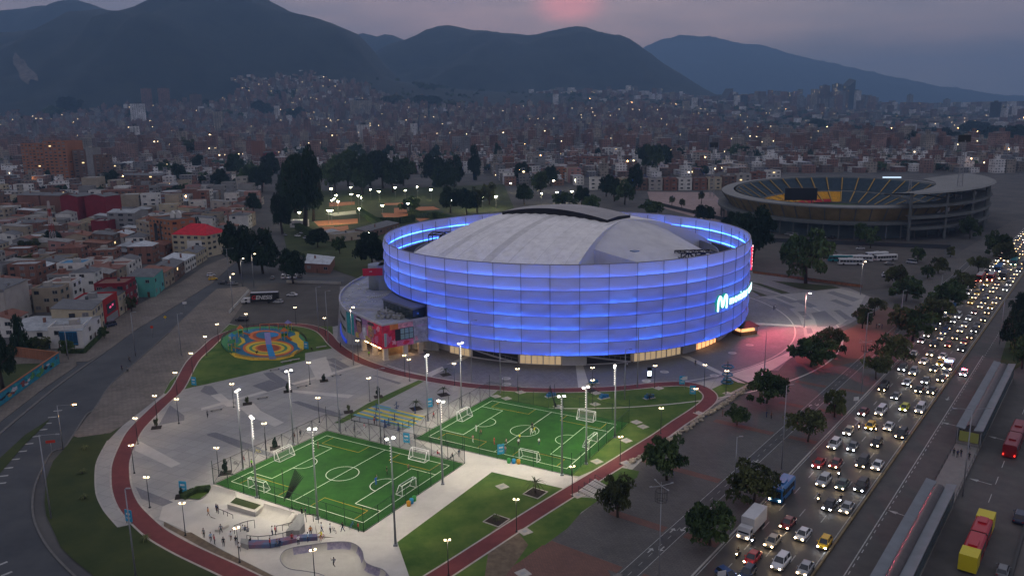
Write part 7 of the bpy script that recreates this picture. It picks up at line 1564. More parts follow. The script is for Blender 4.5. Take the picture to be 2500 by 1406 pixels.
# box truck, ambulance, motorcycles
def truck(p,rz,lab,boxc,cabc,L_=7.0,text=None,ht=3.2,lit=True,flat=False):
    o=thing('truck',lab,'truck',(p.x,p.y,-.04),rz); b=MB()
    if not flat: b.box((0,-L_*.12,.9+(ht-.9)/2),(2.3,L_*.72,ht-.9))
    else: b.box((0,-L_*.12,1.0),(2.2,L_*.72,.25))
    bx=b.build('cargo_box',mat('truck paint '+boxc,{'white':(.5,.5,.51),'black':(.018,.018,.02),'beige':(.45,.36,.25)}[boxc],.5,var=.06),o)
    b=MB(); c0=L_*.26; b.add([(-1.05,c0,.5),(1.05,c0,.5),(1.05,L_*.5,.5),(-1.05,L_*.5,.5),(-1.05,c0,2.2),(1.05,c0,2.2),(1.05,L_*.5-.75,2.2),(-1.05,L_*.5-.75,2.2),(-1.05,L_*.5-.15,1.25),(1.05,L_*.5-.15,1.25)],[(0,3,8,7,4),(1,5,6,9,2),(4,7,6,5),(7,8,9,6),(8,3,2,9),(0,4,5,1)]); b.build('cab',mat('truck paint '+cabc,{'white':(.5,.5,.51),'black':(.018,.018,.02),'beige':(.45,.36,.25)}[cabc],.4),o)
    b=MB(); b.add([(-.92,L_*.5-.70,2.08),(.92,L_*.5-.70,2.08),(.92,L_*.5-.22,1.38),(-.92,L_*.5-.22,1.38)],[(0,3,2,1)]); b.build('windscreen',M_cglass,o)
    for s_ in (-1,1):
        b=MB(); b.box((s_*1.065,L_*.36,1.65),(.03,.9,.6)); b.build('window',M_cglass,o)
        for y in (L_*.36,-L_*.22,-L_*.36): b=MB(); b.tube((-.14,0,0),(.14,0,0),.45,.45,14); b.build('wheel',[M_tyre],o,(s_*.95,y,.45))
        b=MB(); b.ellipsoid((s_*.75,L_*.5+.0,.8),(.17,.07,.13)); b.build('headlight',M_hl if lit else M_cglass,o)
    b=MB(); b.box((0,-.3,.62),(1.0,L_*.9,.25)); b.build('chassis',M_trim,o)
    if lit: lamp('headlight_beam','SPOT',(0,L_*.5+.3,.8),35,(1,.78,.45),o,.15,(0,L_*.5+8,0),75,.8)
    return o
truck(G(*hw(90,1085),1.3),DOWN,'white box lorry in the kerb lane near the bottom of the queue','white','white',8.2,ht=3.4)
tk=truck(G(636,733,1.0),math.pi/2+.10,'black lorry trailer with white and red lettering parked in the lot','black','white',14.5,ht=4.2,lit=False)
tm=text_mesh('ENESIS',2.1,.02,.04,.25); tm.materials.append(mat('white lettering',(.6,.6,.6),.6)); 
def side_text(me_,parent,x0,y0,z0):
    for v in me_.vertices: x,y,d=v.co; v.co=(x0-d,y0-x,z0+y)
    return put('lettering',me_,parent)
side_text(tm,tk,-1.2,1.6,1.7); tm=text_mesh('G',2.1,.02,.06,.25); tm.materials.append(mat('red lettering',(.45,.02,.03),.6)); side_text(tm,tk,-1.2,3.2,1.7)
for y in (2.3,): b=MB(); b.add([(-1.16,3.4,4.22),(1.16,3.4,4.22),(1.16,-6.9,4.22),(-1.16,-6.9,4.22)],[(0,1,2,3)]); b.build('white_top',M_wall,tk)
truck(G(2170,672,.8),math.pi*.5-.3,'small beige flatbed truck parked on the bus lot','beige','white',5.6,flat=True,lit=False)
am=bus(G(*hw(1308,102),1.1),0,5.6,'white','white','white ambulance with a row of blue lights by the barrier',ht=2.5,wd=2.1,cat='ambulance'); am.name='ambulance'
b=MB()
for i in range(5): b.box((-.8+i*.4,1.2,2.66),(.26,.3,.16))
b.build('beacon',emat('blue beacon',(.35,.5,1),40.0),am)
pc=vehicle('sedan',*G(*hw(1400,150),.6)[:2],-.04,DOWN,'white','white police car with red beacons alone in the empty bus lane',white=True)
b=MB(); b.box((0,-.1,1.55),(1.2,.3,.18)); b.build('beacon',emat('red beacon',(1,.05,.08),60.0),pc); lamp('beacon_light','POINT',(0,0,2),60,(1,.1,.1),pc)
def moto(px,py,lab,white=False):
    p=G(*hw(px,py),.6); o=thing('motorcycle',lab,'motorcycle',(p.x,p.y,-.045),DOWN,'motorcycles between the lanes'); 
    for y in (-.65,.65): b=MB(); b.tube((-.06,0,0),(.06,0,0),.31,.31,14); b.build('wheel',[M_tyre],o,(0,y,.31))
    b=MB(); b.ellipsoid((0,.12,.72),(.17,.38,.2)); b.ellipsoid((0,-.4,.72),(.14,.4,.1)); b.beam((0,.65,.31),(0,.42,.95),.08); b.beam((-.35,.42,1.0),(.35,.42,1.0),.05); b.box((0,0,.4),(.28,.5,.35)); b.build('body',paint('black'),o)
    b=MB(); b.ellipsoid((0,.62,.85),(.12,.08,.12)); b.build('headlight',M_hlw if white else M_hl,o)
    rd=person(0,0,'ride','black','black','person riding the '+lab.split(' riding')[0].replace('motorcycle','bike'),rz=DOWN); rd.location=(p.x-HD.x*-.0,p.y,-.02); rd['label']='person in black on the '+lab.replace('motorcycle ','bike ')
for a in ((505,925,'motorcycle in the gap left of the black saloon',False),(640,935,'motorcycle squeezed between black and silver saloons',True),(755,482,'motorcycle left of the yellow taxi',False),(860,497,'motorcycle right of the yellow taxi',False),(632,770,'motorcycle behind the silver estate',True),(785,405,'motorcycle in front of the dark red car',False),(1075,235,'motorcycle between two lanes near the arrows',False),(5,1265,'motorcycle at the left of the red saloon',False),(100,1180,'motorcycle right behind the box lorry front',True)): moto(*a)
# articulated buses and cars on the right
pa=G(*hw(1535,1065),1.3); pb=G(*hw(1395,1400),1.3); dd=(pb-pa).normalized(); arz=math.atan2(-dd.y,-dd.x)-math.pi/2
ab=bus(pa+dd*8.2,0,18.0,'red','red','long articulated red bus with yellow ends on the right busway',rz=arz,lit=False,art=True)
for yc in (7.4,-7.6): b=MB(); b.box((0,yc,1.72),(2.56,3.2,2.65)); b.build('yellow_end',mat('bus paint yellow',PAINTB['yellow'],.35),ab)
bus(G(*hw(1715,560),1.3),0,18.0,'dark red','dark red','dark red articulated bus with lit tail lamps at the right edge',rz=arz,lit=False,art=True)
vehicle('suv',*G(*hw(1745,1035),.7)[:2],-.04,UPW,'dark blue','dark car with red tail lamps at the right edge of the picture',lit=False)
vehicle('hatch',*G(*hw(1640,1365),.7)[:2],-.04,UPW,'grey','grey hatchback with red tail lamps at the bottom right corner',lit=False)
vehicle('hatch',*G(*hw(-62,1395),.7)[:2],.05,DOWN+1.2,'blue','blue car roof at the bottom edge beside the kerb',lit=False)
vehicle('hatch',1.0*G(1500,1420,.7)[0],G(1500,1420,.7)[1],.07,2.2,'black','dark car at the bottom edge on the brick paving',lit=False)
# parked cars and coaches
for x,y,k,c,rz,l in ((713,719,'sedan','white',1.5,'white saloon parked in the truck lot'),(679,736,'hatch','silver',1.4,'silver hatchback parked in front of the lorry'),(591,779,'suv','black',1.5,'black estate at the lower edge of the truck lot'),(692,676,'van','white',.2,'leftmost white van parked by the hut'),(706,676,'suv','white',.1,'middle white car parked by the hut'),(720,675,'van','white',.15,'rightmost white van parked by the hut'),(665,678,'hatch','grey',.2,'grey car parked left of the white vans'),(734,674,'hatch','grey',.2,'grey car parked right of the white vans'),(268,793,'suv','dark blue',2.6,'dark car with open tailgate parked before the red shop'),(545,690,'sedan','black',1.5,'black car with red lamps at the road fork'),(568,692,'sedan','grey',1.6,'dark grey car with headlamps at the road fork'),(520,680,'hatch','taxi yellow',-1.1,'yellow taxi driving away on the avenue'),(515,671,'hatch','white',-1.1,'white car with bright tail lights on the avenue'),
  (1925,572,'van','grey',1.4,'grey van parked near the stadium'),(1938,574,'van','silver',1.4,'silver van parked near the stadium'),(2009,578,'hatch','white',.3,'white car parked near the stadium'),(2030,580,'suv','black',.3,'black car parked near the stadium'),(2070,575,'sedan','red',1.2,'red lit car near the stadium forecourt'),(2100,606,'sedan','silver',1.5,'silver car at the edge of the bus lot'),(2225,640,'van','silver',.8,'silver van right of the coaches'),(2170,643,'sedan','grey',1.4,'dark car in front of the white coach'),(726,575,'sedan','white',.9,'white car in the tennis club lot, front'),(737,568,'sedan','silver',.9,'silver car in the tennis club lot, middle'),(745,580,'hatch','silver',.9,'silver hatchback in the tennis club lot'),(695,573,'sedan','grey',.6,'grey car left in the tennis club lot'),(640,560,'hatch','red',.4,'red tail lit car on the street behind the trees')):
    p=G(x,y,.6); vehicle(k,p.x,p.y,-.03 if x<2000 else 0,rz,c,l,full=(x<800 and y>660),lit=False)
for x,y,c,l,rz in ((2076,640,'white','white coach in front of the other coaches',1.45),(2050,632,'teal','green and white coach behind the front coach',1.45),(2100,632,'white','white coach tail behind the front coach',1.45),(2162,630,'white','white coach with dark windows, right group',1.75),(2140,624,'white','white coach at the back of the right group',1.75)):
    bus(G(x,y,1.2),0,11.0,c,'white',l,rz=rz,lit=False,z=0)
# ------------------------------------------------------------------ bus stations on the busway
M_sroof=mat('station roof sheet',(0.17,0.19,0.21),.55,var=.12,scale=.4,metal=.2); M_vault=mat('smoked vault panel',(0.055,0.045,0.045),.35,var=.3,scale=.8); M_deck=mat('station deck',(0.20,0.19,0.18),.8,var=.1)
for nm,s0,s1,l in (('near',20,153.5,'long near bus station with grey roof and dark vaulted strip'),('far',184,240.5,'far bus station with grey roof beyond the walkway')):
    ox=-20.6; o=thing('bus_station',l,'bus station',tuple(H(s0,ox)),math.atan2(HD.y,HD.x)-math.pi/2); LN=s1-s0; w_=2.5
    b=MB(); b.box((0,LN/2,.4),(4.6,LN,.9)); b.build('platform',M_deck,o)
    for s_ in (-1,1): b=MB(); b.add([(s_*.8,0,4.0),(s_*w_,0,4.25),(s_*w_,LN,4.25),(s_*.8,LN,4.0),(s_*.8,0,3.8),(s_*w_,0,4.05),(s_*w_,LN,4.05),(s_*.8,LN,3.8)],[(0,1,2,3) if s_>0 else (3,2,1,0),(1,5,6,2),(0,4,5,1),(3,2,6,7)]); b.build('roof_panel',M_sroof,o)
    b=MB(); n=6; vs=[]; ns=int(LN/3)
    for i in range(ns+1):
        for j in range(n+1): a=math.pi*j/n; vs.append((-.85*math.cos(a),2+(LN-4)*i/ns,4.0+.5*math.sin(a)+(.03 if i%2 else 0)))
    b.add(vs,[(i*(n+1)+j,i*(n+1)+j+1,(i+1)*(n+1)+j+1,(i+1)*(n+1)+j) for i in range(ns) for j in range(n)],0,True); b.build('vault',M_vault,o)
    for s_ in (-1,1):
        b=MB(); b.box((s_*2.3,LN/2,1.9),(.08,LN-1,2.2)); b.build('glass_wall',net_mat('station glass',(.06,.09,.10),.55),o)
    for i in range(int(LN/6)+1):
        for s_ in (-1,1): b=MB(); b.beam((s_*2.15,i*6+.5,.8),(s_*2.15,i*6+.5,4.0),.16); b.build('column',M_pole,o)
    b=MB(); b.box((0,LN-.5 if nm=='near' else .5,2.2),(3.6,.1,2.2)); b.build('lit_entrance',emat('station yellow glow',(.75,.8,.12),.03,(.13,.13,.05)),o)
o=thing('station_walkway','grey open walkway deck joining the two bus stations','walkway',tuple(H(153.5,-20.6)),math.atan2(HD.y,HD.x)-math.pi/2); b=MB(); b.box((0,15.2,.2),(4.4,30.4,.5)); b.build('deck',M_deck,o)
for s_ in (-1,1):
    b=MB(); b.beam((s_*2.2,0,1.4),(s_*2.2,30,1.4),.06)
    for i in range(11): b.beam((s_*2.2,i*3,.45),(s_*2.2,i*3,1.4),.05)
    b.build('railing',M_polek,o)
# ------------------------------------------------------------------ the city
GA=math.atan2(*(G(500,650)-G(209,846)).yx)   # street grid angle
E1=Vector((math.cos(GA),math.sin(GA),0)); E2=Vector((-math.sin(GA),math.cos(GA),0)); O0=G(205,850)
def wallm(k,fine=True):
    c={'white':(.62,.61,.58),'cream':(.46,.40,.28),'beige':(.34,.29,.22),'grey':(.24,.24,.24),'brick':(.215,.105,.078),'brown':(.165,.105,.082),'crimson':(.20,.02,.032),'red':(.36,.02,.025),'teal':(.10,.36,.31),'peach':(.46,.26,.14),'orange':(.33,.14,.07),'yellow':(.50,.34,.09),'dark':(.045,.05,.06),'green':(.05,.11,.08),'pale':(.38,.36,.33),'blue':(.03,.14,.26),'pink':(.36,.20,.18)}[k]
    if k in('brick','brown','orange'): return brickmat('wall '+k,c,tuple(q*1.15 for q in c),tuple(q*.75 for q in c),.8,.3,.03,var=.22)
    return mat('wall '+k,c,.88,var=.16,scale=.25,detail=8)
def roofm(k):
    c={'slate':(.12,.125,.135),'tile':(.20,.085,.055),'concrete':(.21,.205,.20),'tin':(.30,.32,.34),'red':(.50,.012,.03),'dark':(.06,.06,.065),'rust':(.17,.07,.05),'paletin':(.44,.47,.50),'bluetin':(.05,.18,.32)}[k]
    return mat('roof '+k,c,.75,var=.28,scale=.5,detail=8,bump=.15)
M_wf=mat('window frame',(.30,.29,.28),.6); M_wfd=mat('dark window frame',(.05,.05,.05),.6); M_pane=mat('window pane',(.02,.025,.035),.12,spec=.7); M_pane2=mat('curtained pane',(.16,.16,.17),.4); M_lit=emat('lit window',(1,.72,.36),1.5,(.3,.2,.1)); M_blue=mat('blue window frame',(.02,.20,.42),.5)
def win_mesh(pane,fr=M_wf,nx_=1,nm='window'):
    b=MB(); b.add([(-.46,-.02,-.45),(.46,-.02,-.45),(.46,-.02,.45),(-.46,-.02,.45)],[(0,1,2,3)],1)
    for i in range(nx_+1): x=-.48+.96*i/nx_; b.box((x,-.03,0),(.05,.06,1.0))
    for z in (-.48,.48): b.box((0,-.035,z),(1.04 if z<0 else 1,.07,.06))
    return b.mesh('window',[fr,pane])
WM=[win_mesh(M_pane,nx_=2),win_mesh(M_pane,nx_=3),win_mesh(M_pane2,nx_=2),win_mesh(M_pane,M_wfd,2),win_mesh(M_lit,nx_=2)]; WBLUE=win_mesh(M_pane,M_blue,4)
DOOR=None
OCC=[]
def occupied(x,y,r): return any((x-a)**2+(y-b)**2<(r+c)**2 for a,b,c in OCC)
def quad_from(pA,pB,depth):
    A_,B_=Vector(pA),Vector(pB); d=(B_-A_).normalized(); n=Vector((-d.y,d.x,0)); 
    if n.dot(A_+B_)<0: n=-n
    return [A_,B_,B_+n*depth,A_+n*depth]
def building(q,h,wk,rk,rtype,floors,label,cat='house',wins=True,wpitch=2.6,name=None,wm=None,litp=.015,z=0,group=None,maxw=96,rich=True):
    c=(q[0]+q[1]+q[2]+q[3])/4; c.z=z; o=thing(name or ('house' if cat=='house' else 'apartment_block'),None,cat,tuple(c)); uniq(o,label)
    if group: o['group']=group
    rr=random.Random(int(c.x*3+c.y)); lq=[(p.x-c.x,p.y-c.y) for p in q]; OCC.append((c.x,c.y,max((q[1]-q[0]).length,(q[2]-q[1]).length)*.5))
    b=MB(); b.prism(lq,-.3,h); b.build('wall',wallm(wk),o)
    b=MB(); A_,B_,C_,D_=[Vector((*p,h)) for p in lq]; ov=.35; cc=(A_+B_+C_+D_)/4
    def ex(p,k=ov): d=(p-cc); d.z=0; return p+d.normalized()*k
    eA,eB,eC,eD=ex(A_),ex(B_),ex(C_),ex(D_)
    if rtype=='flat':
        for p,r_ in ((A_,B_),(B_,C_),(C_,D_),(D_,A_)): b.beam(p.lerp(cc,.012)+Vector((0,0,.25)),r_.lerp(cc,.012)+Vector((0,0,.25)),.25,.6)
        b.add([tuple(p.lerp(cc,.01)+Vector((0,0,.03))) for p in (A_,B_,C_,D_)],[(0,1,2,3)],1); rf=b.build('roof',[wallm(wk),roofm(rk)],o)
        if rich and rr.random()<.7:
            t=MB(); p=A_.lerp(C_,rr.uniform(.3,.7)); t.box((p.x,p.y,h+.9),(2.2,2.6,1.8),0,GA); t.build('roof_hut',wallm(rr.choice(['brick','grey','pale'])),rf)
        if rich and rr.random()<.5:
            t=MB(); p=B_.lerp(D_,rr.uniform(.3,.7)); t.tube((p.x,p.y,h),(p.x,p.y,h+1.2),.55,.5,10); t.build('water_tank',mat('tank',(.08,.09,.1),.6),rf)
    else:
        rise={'gable':1.6,'shed':1.3,'hip':1.9,'mansard':5.0}[rtype]; up=Vector((0,0,rise)); tk=Vector((0,0,.12))
        if rtype=='shed': top=[eA,eB,eC+up,eD+up]; b.add([tuple(p+tk) for p in top]+[tuple(p) for p in top],[(0,1,2,3),(7,6,5,4),(0,4,5,1),(1,5,6,2),(2,6,7,3),(3,7,4,0)]); b.add([tuple(p) for p in (A_,B_,C_,D_,C_+up,D_+up)],[(2,3,5,4),(0,3,5),(1,2,4)],1)
        elif rtype=='gable':
            m0,m1=(eA+eD)/2+up,(eB+eC)/2+up; b.add([tuple(p) for p in (eA,eB,eC,eD,m0,m1)]+[tuple(p-tk) for p in (eA,eB,eC,eD)],[(0,1,5,4),(2,3,4,5),(0,6,7,1),(2,8,9,3)]); n0,n1=(A_+D_)/2+up*.93,(B_+C_)/2+up*.93; b.add([tuple(p) for p in (A_,D_,n0,B_,C_,n1)],[(0,1,2),(4,3,5)],1)
        else:
            k=.5 if rtype=='hip' else .62; m0,m1=(eA+eD)/2,(eB+eC)/2; m0,m1=m0.lerp(m1,.28 if rtype=='hip' else .3)+up,m1.lerp(m0,.28 if rtype=='hip' else .3)+up; b.add([tuple(p) for p in (eA,eB,eC,eD,m0,m1)],[(0,1,5,4),(1,2,5),(2,3,4,5),(3,0,4)])
        rf=b.build('roof',[roofm(rk),wallm(wk)],o)
        if rich and rr.random()<.5: t=MB(); p=A_.lerp(C_,.35); t.box((p.x,p.y,h+1.4),(.7,.7,2.2),0,GA); t.build('chimney',wallm('brick'),rf)
    if wins:
        n=0; fh=h/floors
        for i in range(4):
            p,r_=q[i],q[(i+1)%4]; mid=(p+r_)/2; d=r_-p; L_=d.length; d=d/L_; nr=Vector((d.y,-d.x,0)); 
            if nr.dot(mid-c)<0: nr=-nr
            if nr.dot(mid)>-0.12*mid.length or L_<3: continue
            if i not in (0,1,3): continue
            nw=max(1,int((L_-1.0)/wpitch)); ang_=math.atan2(d.y,d.x)
            if Vector((math.sin(ang_),-math.cos(ang_),0)).dot(nr)<0: ang_+=math.pi
            for f_ in range(floors):
                for k_ in range(nw):
                    if n>=maxw: break
                    if i!=0 and rr.random()<.35: continue
                    pos=p+d*(L_*(k_+.5)/nw)+nr*.03-c; 
                    if f_==0 and k_==nw//2 and cat=='house':
                        g=MB(); g.box((0,-.04,0),(1.0,.08,2.1)); dr=g.build('door',mat('door '+rr.choice(['a','b']),(.12,.06,.04) if rr.random()<.5 else (.22,.22,.23),.6),o,(pos.x,pos.y,1.0),ang_); continue
                    wo=put('window',wm or WM[4 if rr.random()<litp else (rr.choice([0,1,3]) if rr.random()<.75 else 2)],o,(pos.x,pos.y,fh*(f_+.55)),ang_,(min(3.3 if cat!='house' else 1.9,wpitch*.62)*rr.uniform(.9,1.1),1,min(1.35,fh*.46))); n+=1
    return o
def BL(pA,pB,h,depth,wk,rk,rt,fl,lab,cat='house',top=None,**k):
    if top: h=HT(pA[0],pA[1],top)
    return building(quad_from(G(*pA),G(*pB),depth),h,wk,rk,rt,fl,lab,cat,**k)
# corner house and the avenue frontage
o=building([G(40,851),G(206,850),G(249,812),G(92,812)],5.8,'white','tin','gable',2,'white corner house with a large blue framed window',wpitch=4.2)
p0_,p1_=G(150,850.3),G(193,850.1); cc=o.location; aa_=math.atan2((p1_-p0_).y,(p1_-p0_).x)
for k_ in range(4):
    c_=p0_.lerp(p1_,(k_+.5)/4)-cc; put('blue_window',WBLUE,o,(c_.x+.12*math.sin(aa_),c_.y-.14,3.4),aa_,((p1_-p0_).length/4,1.6,4.1))
b=MB(); b.box((G(120,850).x-cc.x,G(120,850).y-cc.y-.2,.8),(18,.2,1.5)); b.build('blue_plinth',wallm('blue'),o)
for i_,(x_,w__) in enumerate(((85,4.6),(118,3.8))): b=MB(); b.box((G(x_,850).x-cc.x,G(x_,850).y-cc.y-.75,2.7),(w__,1.3,.9)); b.build('balcony',wallm('white'),o)
BL((209,846),(231,824),6.6,10,'white','concrete','flat',2,'white two storey house with boxed upper window behind the hedge',wpitch=3.4)
BL((232,823),(257,797),9.2,12,'cream','slate','shed',3,'cream three storey house with wide windows, left of the red shop',wpitch=3.2)
o=BL((258,796),(292,771),8.6,11,'red','concrete','flat',2,'bright red shop building with a pink sign on the avenue',wins=False)
A_,B_=G(258,796),G(292,771); cc=o.location; d=(B_-A_); a_=math.atan2(d.y,d.x); m_=A_+d*.5-cc; nn=Vector((d.y,-d.x,0)).normalized()
b=MB(); b.box((0,0,0),(d.length*.6,.12,3.4)); b.build('shop_window',wallm('dark'),o,tuple(m_+nn*.1+Vector((0,0,5.2))),a_); b=MB(); b.box((-1.3,0,.2),(1.6,.1,.7),0); b.box((1.2,0,.5),(1.4,.1,.7)); b.build('pink_sign',emat('pink sign light',(1,.12,.3),.5,(.5,.05,.12)),o,tuple(m_+nn*.22+Vector((0,0,5.2))),a_)
b=MB(); b.box((0,0,0),(d.length*.8,.1,2.6)); b.build('shutter',wallm('grey'),o,tuple(m_+nn*.1+Vector((0,0,1.4))),a_)
BL((293,770),(311,757),7.5,12,'cream','green' if False else 'dark','gable',2,'cream house with dark green gable beside the red shop',wpitch=3)
BL((312,757),(337,740),10.0,11,'crimson','rust','flat',3,'dark red and white three storey house on the avenue',wpitch=3)
o=building([G(316,724),G(380,725),G(402,703),G(340,702)],8.2,'teal','slate','hip',2,'turquoise two storey corner house with grey hip roof',wpitch=4.6)
BL((404,702),(427,688),6.4,10,'beige','tile','shed',2,'beige low house right of the turquoise house',wpitch=3); BL((428,687),(452,668),6.0,10,'brown','slate','gable',2,'brown low house further along the avenue',wpitch=3); BL((454,666),(480,650),5.6,10,'white','paletin','shed',2,'white low house with pale tin roof on the avenue',wpitch=3); BL((482,648),(506,633),6.0,9,'cream','slate','gable',2,'cream low house by the road near the red mansard',wpitch=3)
o=BL((424,624),(508,628),11.2,16,'cream','red','mansard',4,'cream block under a vivid red mansard roof','apartment block',wpitch=3.6)
o=BL((371,607),(423,618),17.0,14,'orange','dark','flat',6,'orange brick tower house with tall arches and white fins','apartment block',wpitch=3.4)
cc=o.location
for x_,m__ in ((388,'dark'),(402,'dark')):
    p=G(x_,612)-cc; b=MB(); b.box((p.x,p.y-1.2,8),(1.6,.3,13)); b.tube((p.x,p.y-1.35,14.5),(p.x,p.y-1.05,14.5),.8,n=14); b.build('arch_recess',wallm('dark'),o)
for x_ in (427,441): p=G(x_,608)-cc; b=MB(); b.box((p.x,p.y+2,16),(2.2,2.4,7)); b.add([(p.x-1.1,p.y+.8,19.5),(p.x+1.1,p.y+.8,19.5),(p.x,p.y+.8,21),(p.x-1.1,p.y+3.2,19.5),(p.x+1.1,p.y+3.2,19.5),(p.x,p.y+3.2,21)],[(0,1,2),(3,5,4),(0,2,5,3),(1,4,5,2)]); b.build('white_fin',wallm('white'),o)
BL((337,593),(370,602),13,12,'beige','concrete','flat',4,'beige four storey block left of the orange brick tower','apartment block',wpitch=4)
BL((509,627),(546,600),8,10,'white','concrete','flat',3,'white flat roofed block with red windows right of the mansard block','apartment block',wpitch=2.6)
BL((266,567),(333,568),12.5,14,'grey','tin','gable',4,'grey block with white columns below the crimson gables','apartment block',wpitch=5)
for i_,(xa,xb) in enumerate(((154,196),(213,262))):
    q_=quad_from(G(xa,545),G(xb,546),16); o=building([q_[1],q_[2],q_[3],q_[0]],18.5,'crimson','slate','gable',6,'%s gabled crimson slab with blank dark red wall'%('left' if i_==0 else 'right'),'apartment block',wins=False)
BL((197,543),(212,543),16.0,14,'cream','slate','flat',6,'narrow cream balcony core between the two crimson gables','apartment block',wpitch=3)
BL((225,572),(266,572),8,12,'crimson','concrete','flat',2,'low dark red annex in front of the crimson gables',wins=False)
BL((48,528),(100,530),16,16,'brick','slate','gable',5,'left blank brick slab with a dark stair recess','apartment block',wins=False); BL((104,530),(152,531),16,16,'brick','slate','gable',5,'right blank brick slab beside the crimson gables','apartment block',wins=False)
BL((252,514),(328,512),15,15,'brick','rust','flat',5,'brick block with cream balconies right of the crimson gables','apartment block',wpitch=4)
BL((279,463),(396,466),15,18,'brown','slate','gable',5,'long brown brick block with a white arch in its facade','apartment block',wpitch=5)
BL((64,458),(118,460),0,22,'orange','rust','flat',15,'left half of the tall orange brick high rise','apartment block',top=352,wpitch=5.5); BL((119,461),(174,462),0,22,'orange','rust','flat',15,'right half of the tall orange brick high rise','apartment block',top=346,wpitch=5.5)
BL((187,461),(219,461),0,20,'brown','rust','flat',14,'brown brick tower beside the orange high rise','apartment block',top=368,wpitch=5); BL((220,462),(236,462),0,14,'grey','concrete','flat',12,'narrow grey concrete stair shaft between brown towers','apartment block',top=362,wins=False); BL((237,462),(256,462),0,18,'brown','rust','flat',12,'brown brick tower right of the grey shaft','apartment block',top=380,wpitch=5)
for a in (((255,432),(296,432),11,'dark','dark','shed',402,'dark building with raised white blocks'),((297,430),(325,430),12,'white','paletin','shed',398,'white building with curved roof right of the dark one'),((673,419),(720,420),14,'peach','concrete','flat',388,'peach coloured blocks with a square tower'),((644,411),(667,411),12,'crimson','dark','gable',373,'narrow dark red gabled block'),((516,419),(596,420),20,'green','dark','flat',393,'wide dark teal glass building'),((460,416),(493,416),12,'white','concrete','flat',397,'white block with arched window openings'),((488,409),(514,409),12,'grey','concrete','flat',381,'grey residential block right of the white arches'),((430,396),(452,396),10,'yellow','tile','shed',370,'yellow blank wall building'),((803,389),(824,389),12,'peach','concrete','flat',364,'peach cube building above the trees'),((536,436),(566,436),10,'yellow','paletin','shed',411,'mustard yellow blank wall above the trees'),((40,480),(84,481),10,'pale','concrete','flat',457,'pale two storey block at the left behind the brick slabs'),((1470,391),(1515,391),16,'white','paletin','flat',362,'white flat office building behind the trees'),((1412,420),(1475,421),14,'brick','rust','flat',384,'brick offices left of the white office building'),((1450,427),(1473,427),10,'white','concrete','flat',400,'small white blank block in front of the brick offices'),((1360,440),(1394,441),12,'orange','rust','flat',411,'small orange brick block at the street'),((1690,410),(1735,410),16,'pale','rust','hip',372,'round pale hall under a lilac pointed roof')):
    pA,pB,dp,wk,rk,rt,tp_,l=a; BL(pA,pB,0,dp,wk,rk,rt,max(2,int(HT(*pA,tp_)/3.1)),l,'apartment block',top=tp_,wpitch=4,wins=wk not in('yellow',))
BL((-70,805),(20,797),12.5,14,'pale','slate','gable',3,'tall pale blank gable at the left edge of the picture',wins=False); BL((22,796),(79,766),13,14,'pale','slate','shed',3,'pale blank walled house beside the left edge gable',wins=False)
# row of flats behind the stadium street
for i in range(13):
    x=1440+36*i; y=466-abs(i-4)*.6-(i>8)*(i-8)*4.5; k_=['white','brick','cream','brown','pale','brick'][i%6]; BL((x,y),(x+33,y-.3),10.5,12,k_,['concrete','slate','rust'][i%3],'flat',3,'%s three storey flats in the row behind the stadium street'%k_,'apartment block',wpitch=4,group='row of flats behind the stadium')
# clay courts and club buildings
cl=MB()
def e9(x,y): return (650+x/4.167,380+y/4.167)
for pts in ([(1300,535),(1425,530),(1432,580),(1300,588)],[(1480,525),(1700,518),(1770,548),(1560,560)],[(530,730),(690,720),(690,790),(640,800)],[(690,730),(830,710),(840,750),(700,790)],[(480,668),(930,640),(930,690),(530,718)],[(1200,485),(1390,480),(1400,500),(1200,505)],[(1520,640),(1690,635),(1560,672)],[(1170,585),(1500,590),(1480,645),(1200,640)],[(640,480),(900,470),(900,500),(640,520)]): cl.sheet(PX(*[e9(*p) for p in pts]),.05)
struct('clay_courts',cl,mat('clay court',(0.42,0.16,0.07),.9,var=.12,scale=.1)); cl=MB(); cl.sheet(PX(e9(600,590),e9(910,560),e9(925,592),e9(690,617)),.06); struct('hard_court',cl,mat('pale hard court',(0.38,0.38,0.30),.9,var=.1))
sheet('club_lawn',PX((690,470),(1230,450),(1260,520),(1000,560),(940,600),(905,640),(700,612),(690,560)),0.0,M_grass2)
hl=[e9(*p) for p in ((660,340),(710,405),(690,440),(668,458),(730,470),(865,395),(935,410),(965,430),(860,325),(630,560),(662,562),(945,540),(1060,345),(1145,368),(1310,328),(1415,355),(1535,320),(1675,348),(1180,510),(1440,490),(2030,435),(2200,428),(2340,415),(1875,460),(335,580),(405,525),(1060,790))]+[(1300,441),(1352,442),(1404,440),(1322,473),(1360,470),(1396,468),(1247,448),(1210,482),(1137,485)]
lp=None
def court_lamp():
    o=thing('court_floodlight',None,'light mast'); b=MB(); b.tube((0,0,0),(0,0,9),.12,.08,6); b.build('pole',M_pole,o); b=MB()
    for x in (-.55,.55): b.box((x,0,9.1),(.7,.6,.35))
    b.build('flood_lamp',emat('yellowish flood lamp',(1,.90,.55),70),o); lamp('flood_light','POINT',(0,0,8.6),1300,(1,.85,.5),o,.3); seal(o); return o
for i,(x,y) in enumerate(hl):
    p=G(x,y,9)
    if lp is None: lp=court_lamp(); o=lp; o.location=(p.x,p.y,0)
    else: o=dup(lp,(p.x,p.y,0),i*.7)
    o['group']='floodlights of the tennis club'; uniq(o,'small lit floodlight mast '+('at the tennis courts behind the arena' if x<1000 else 'in the dark park between arena and street'))
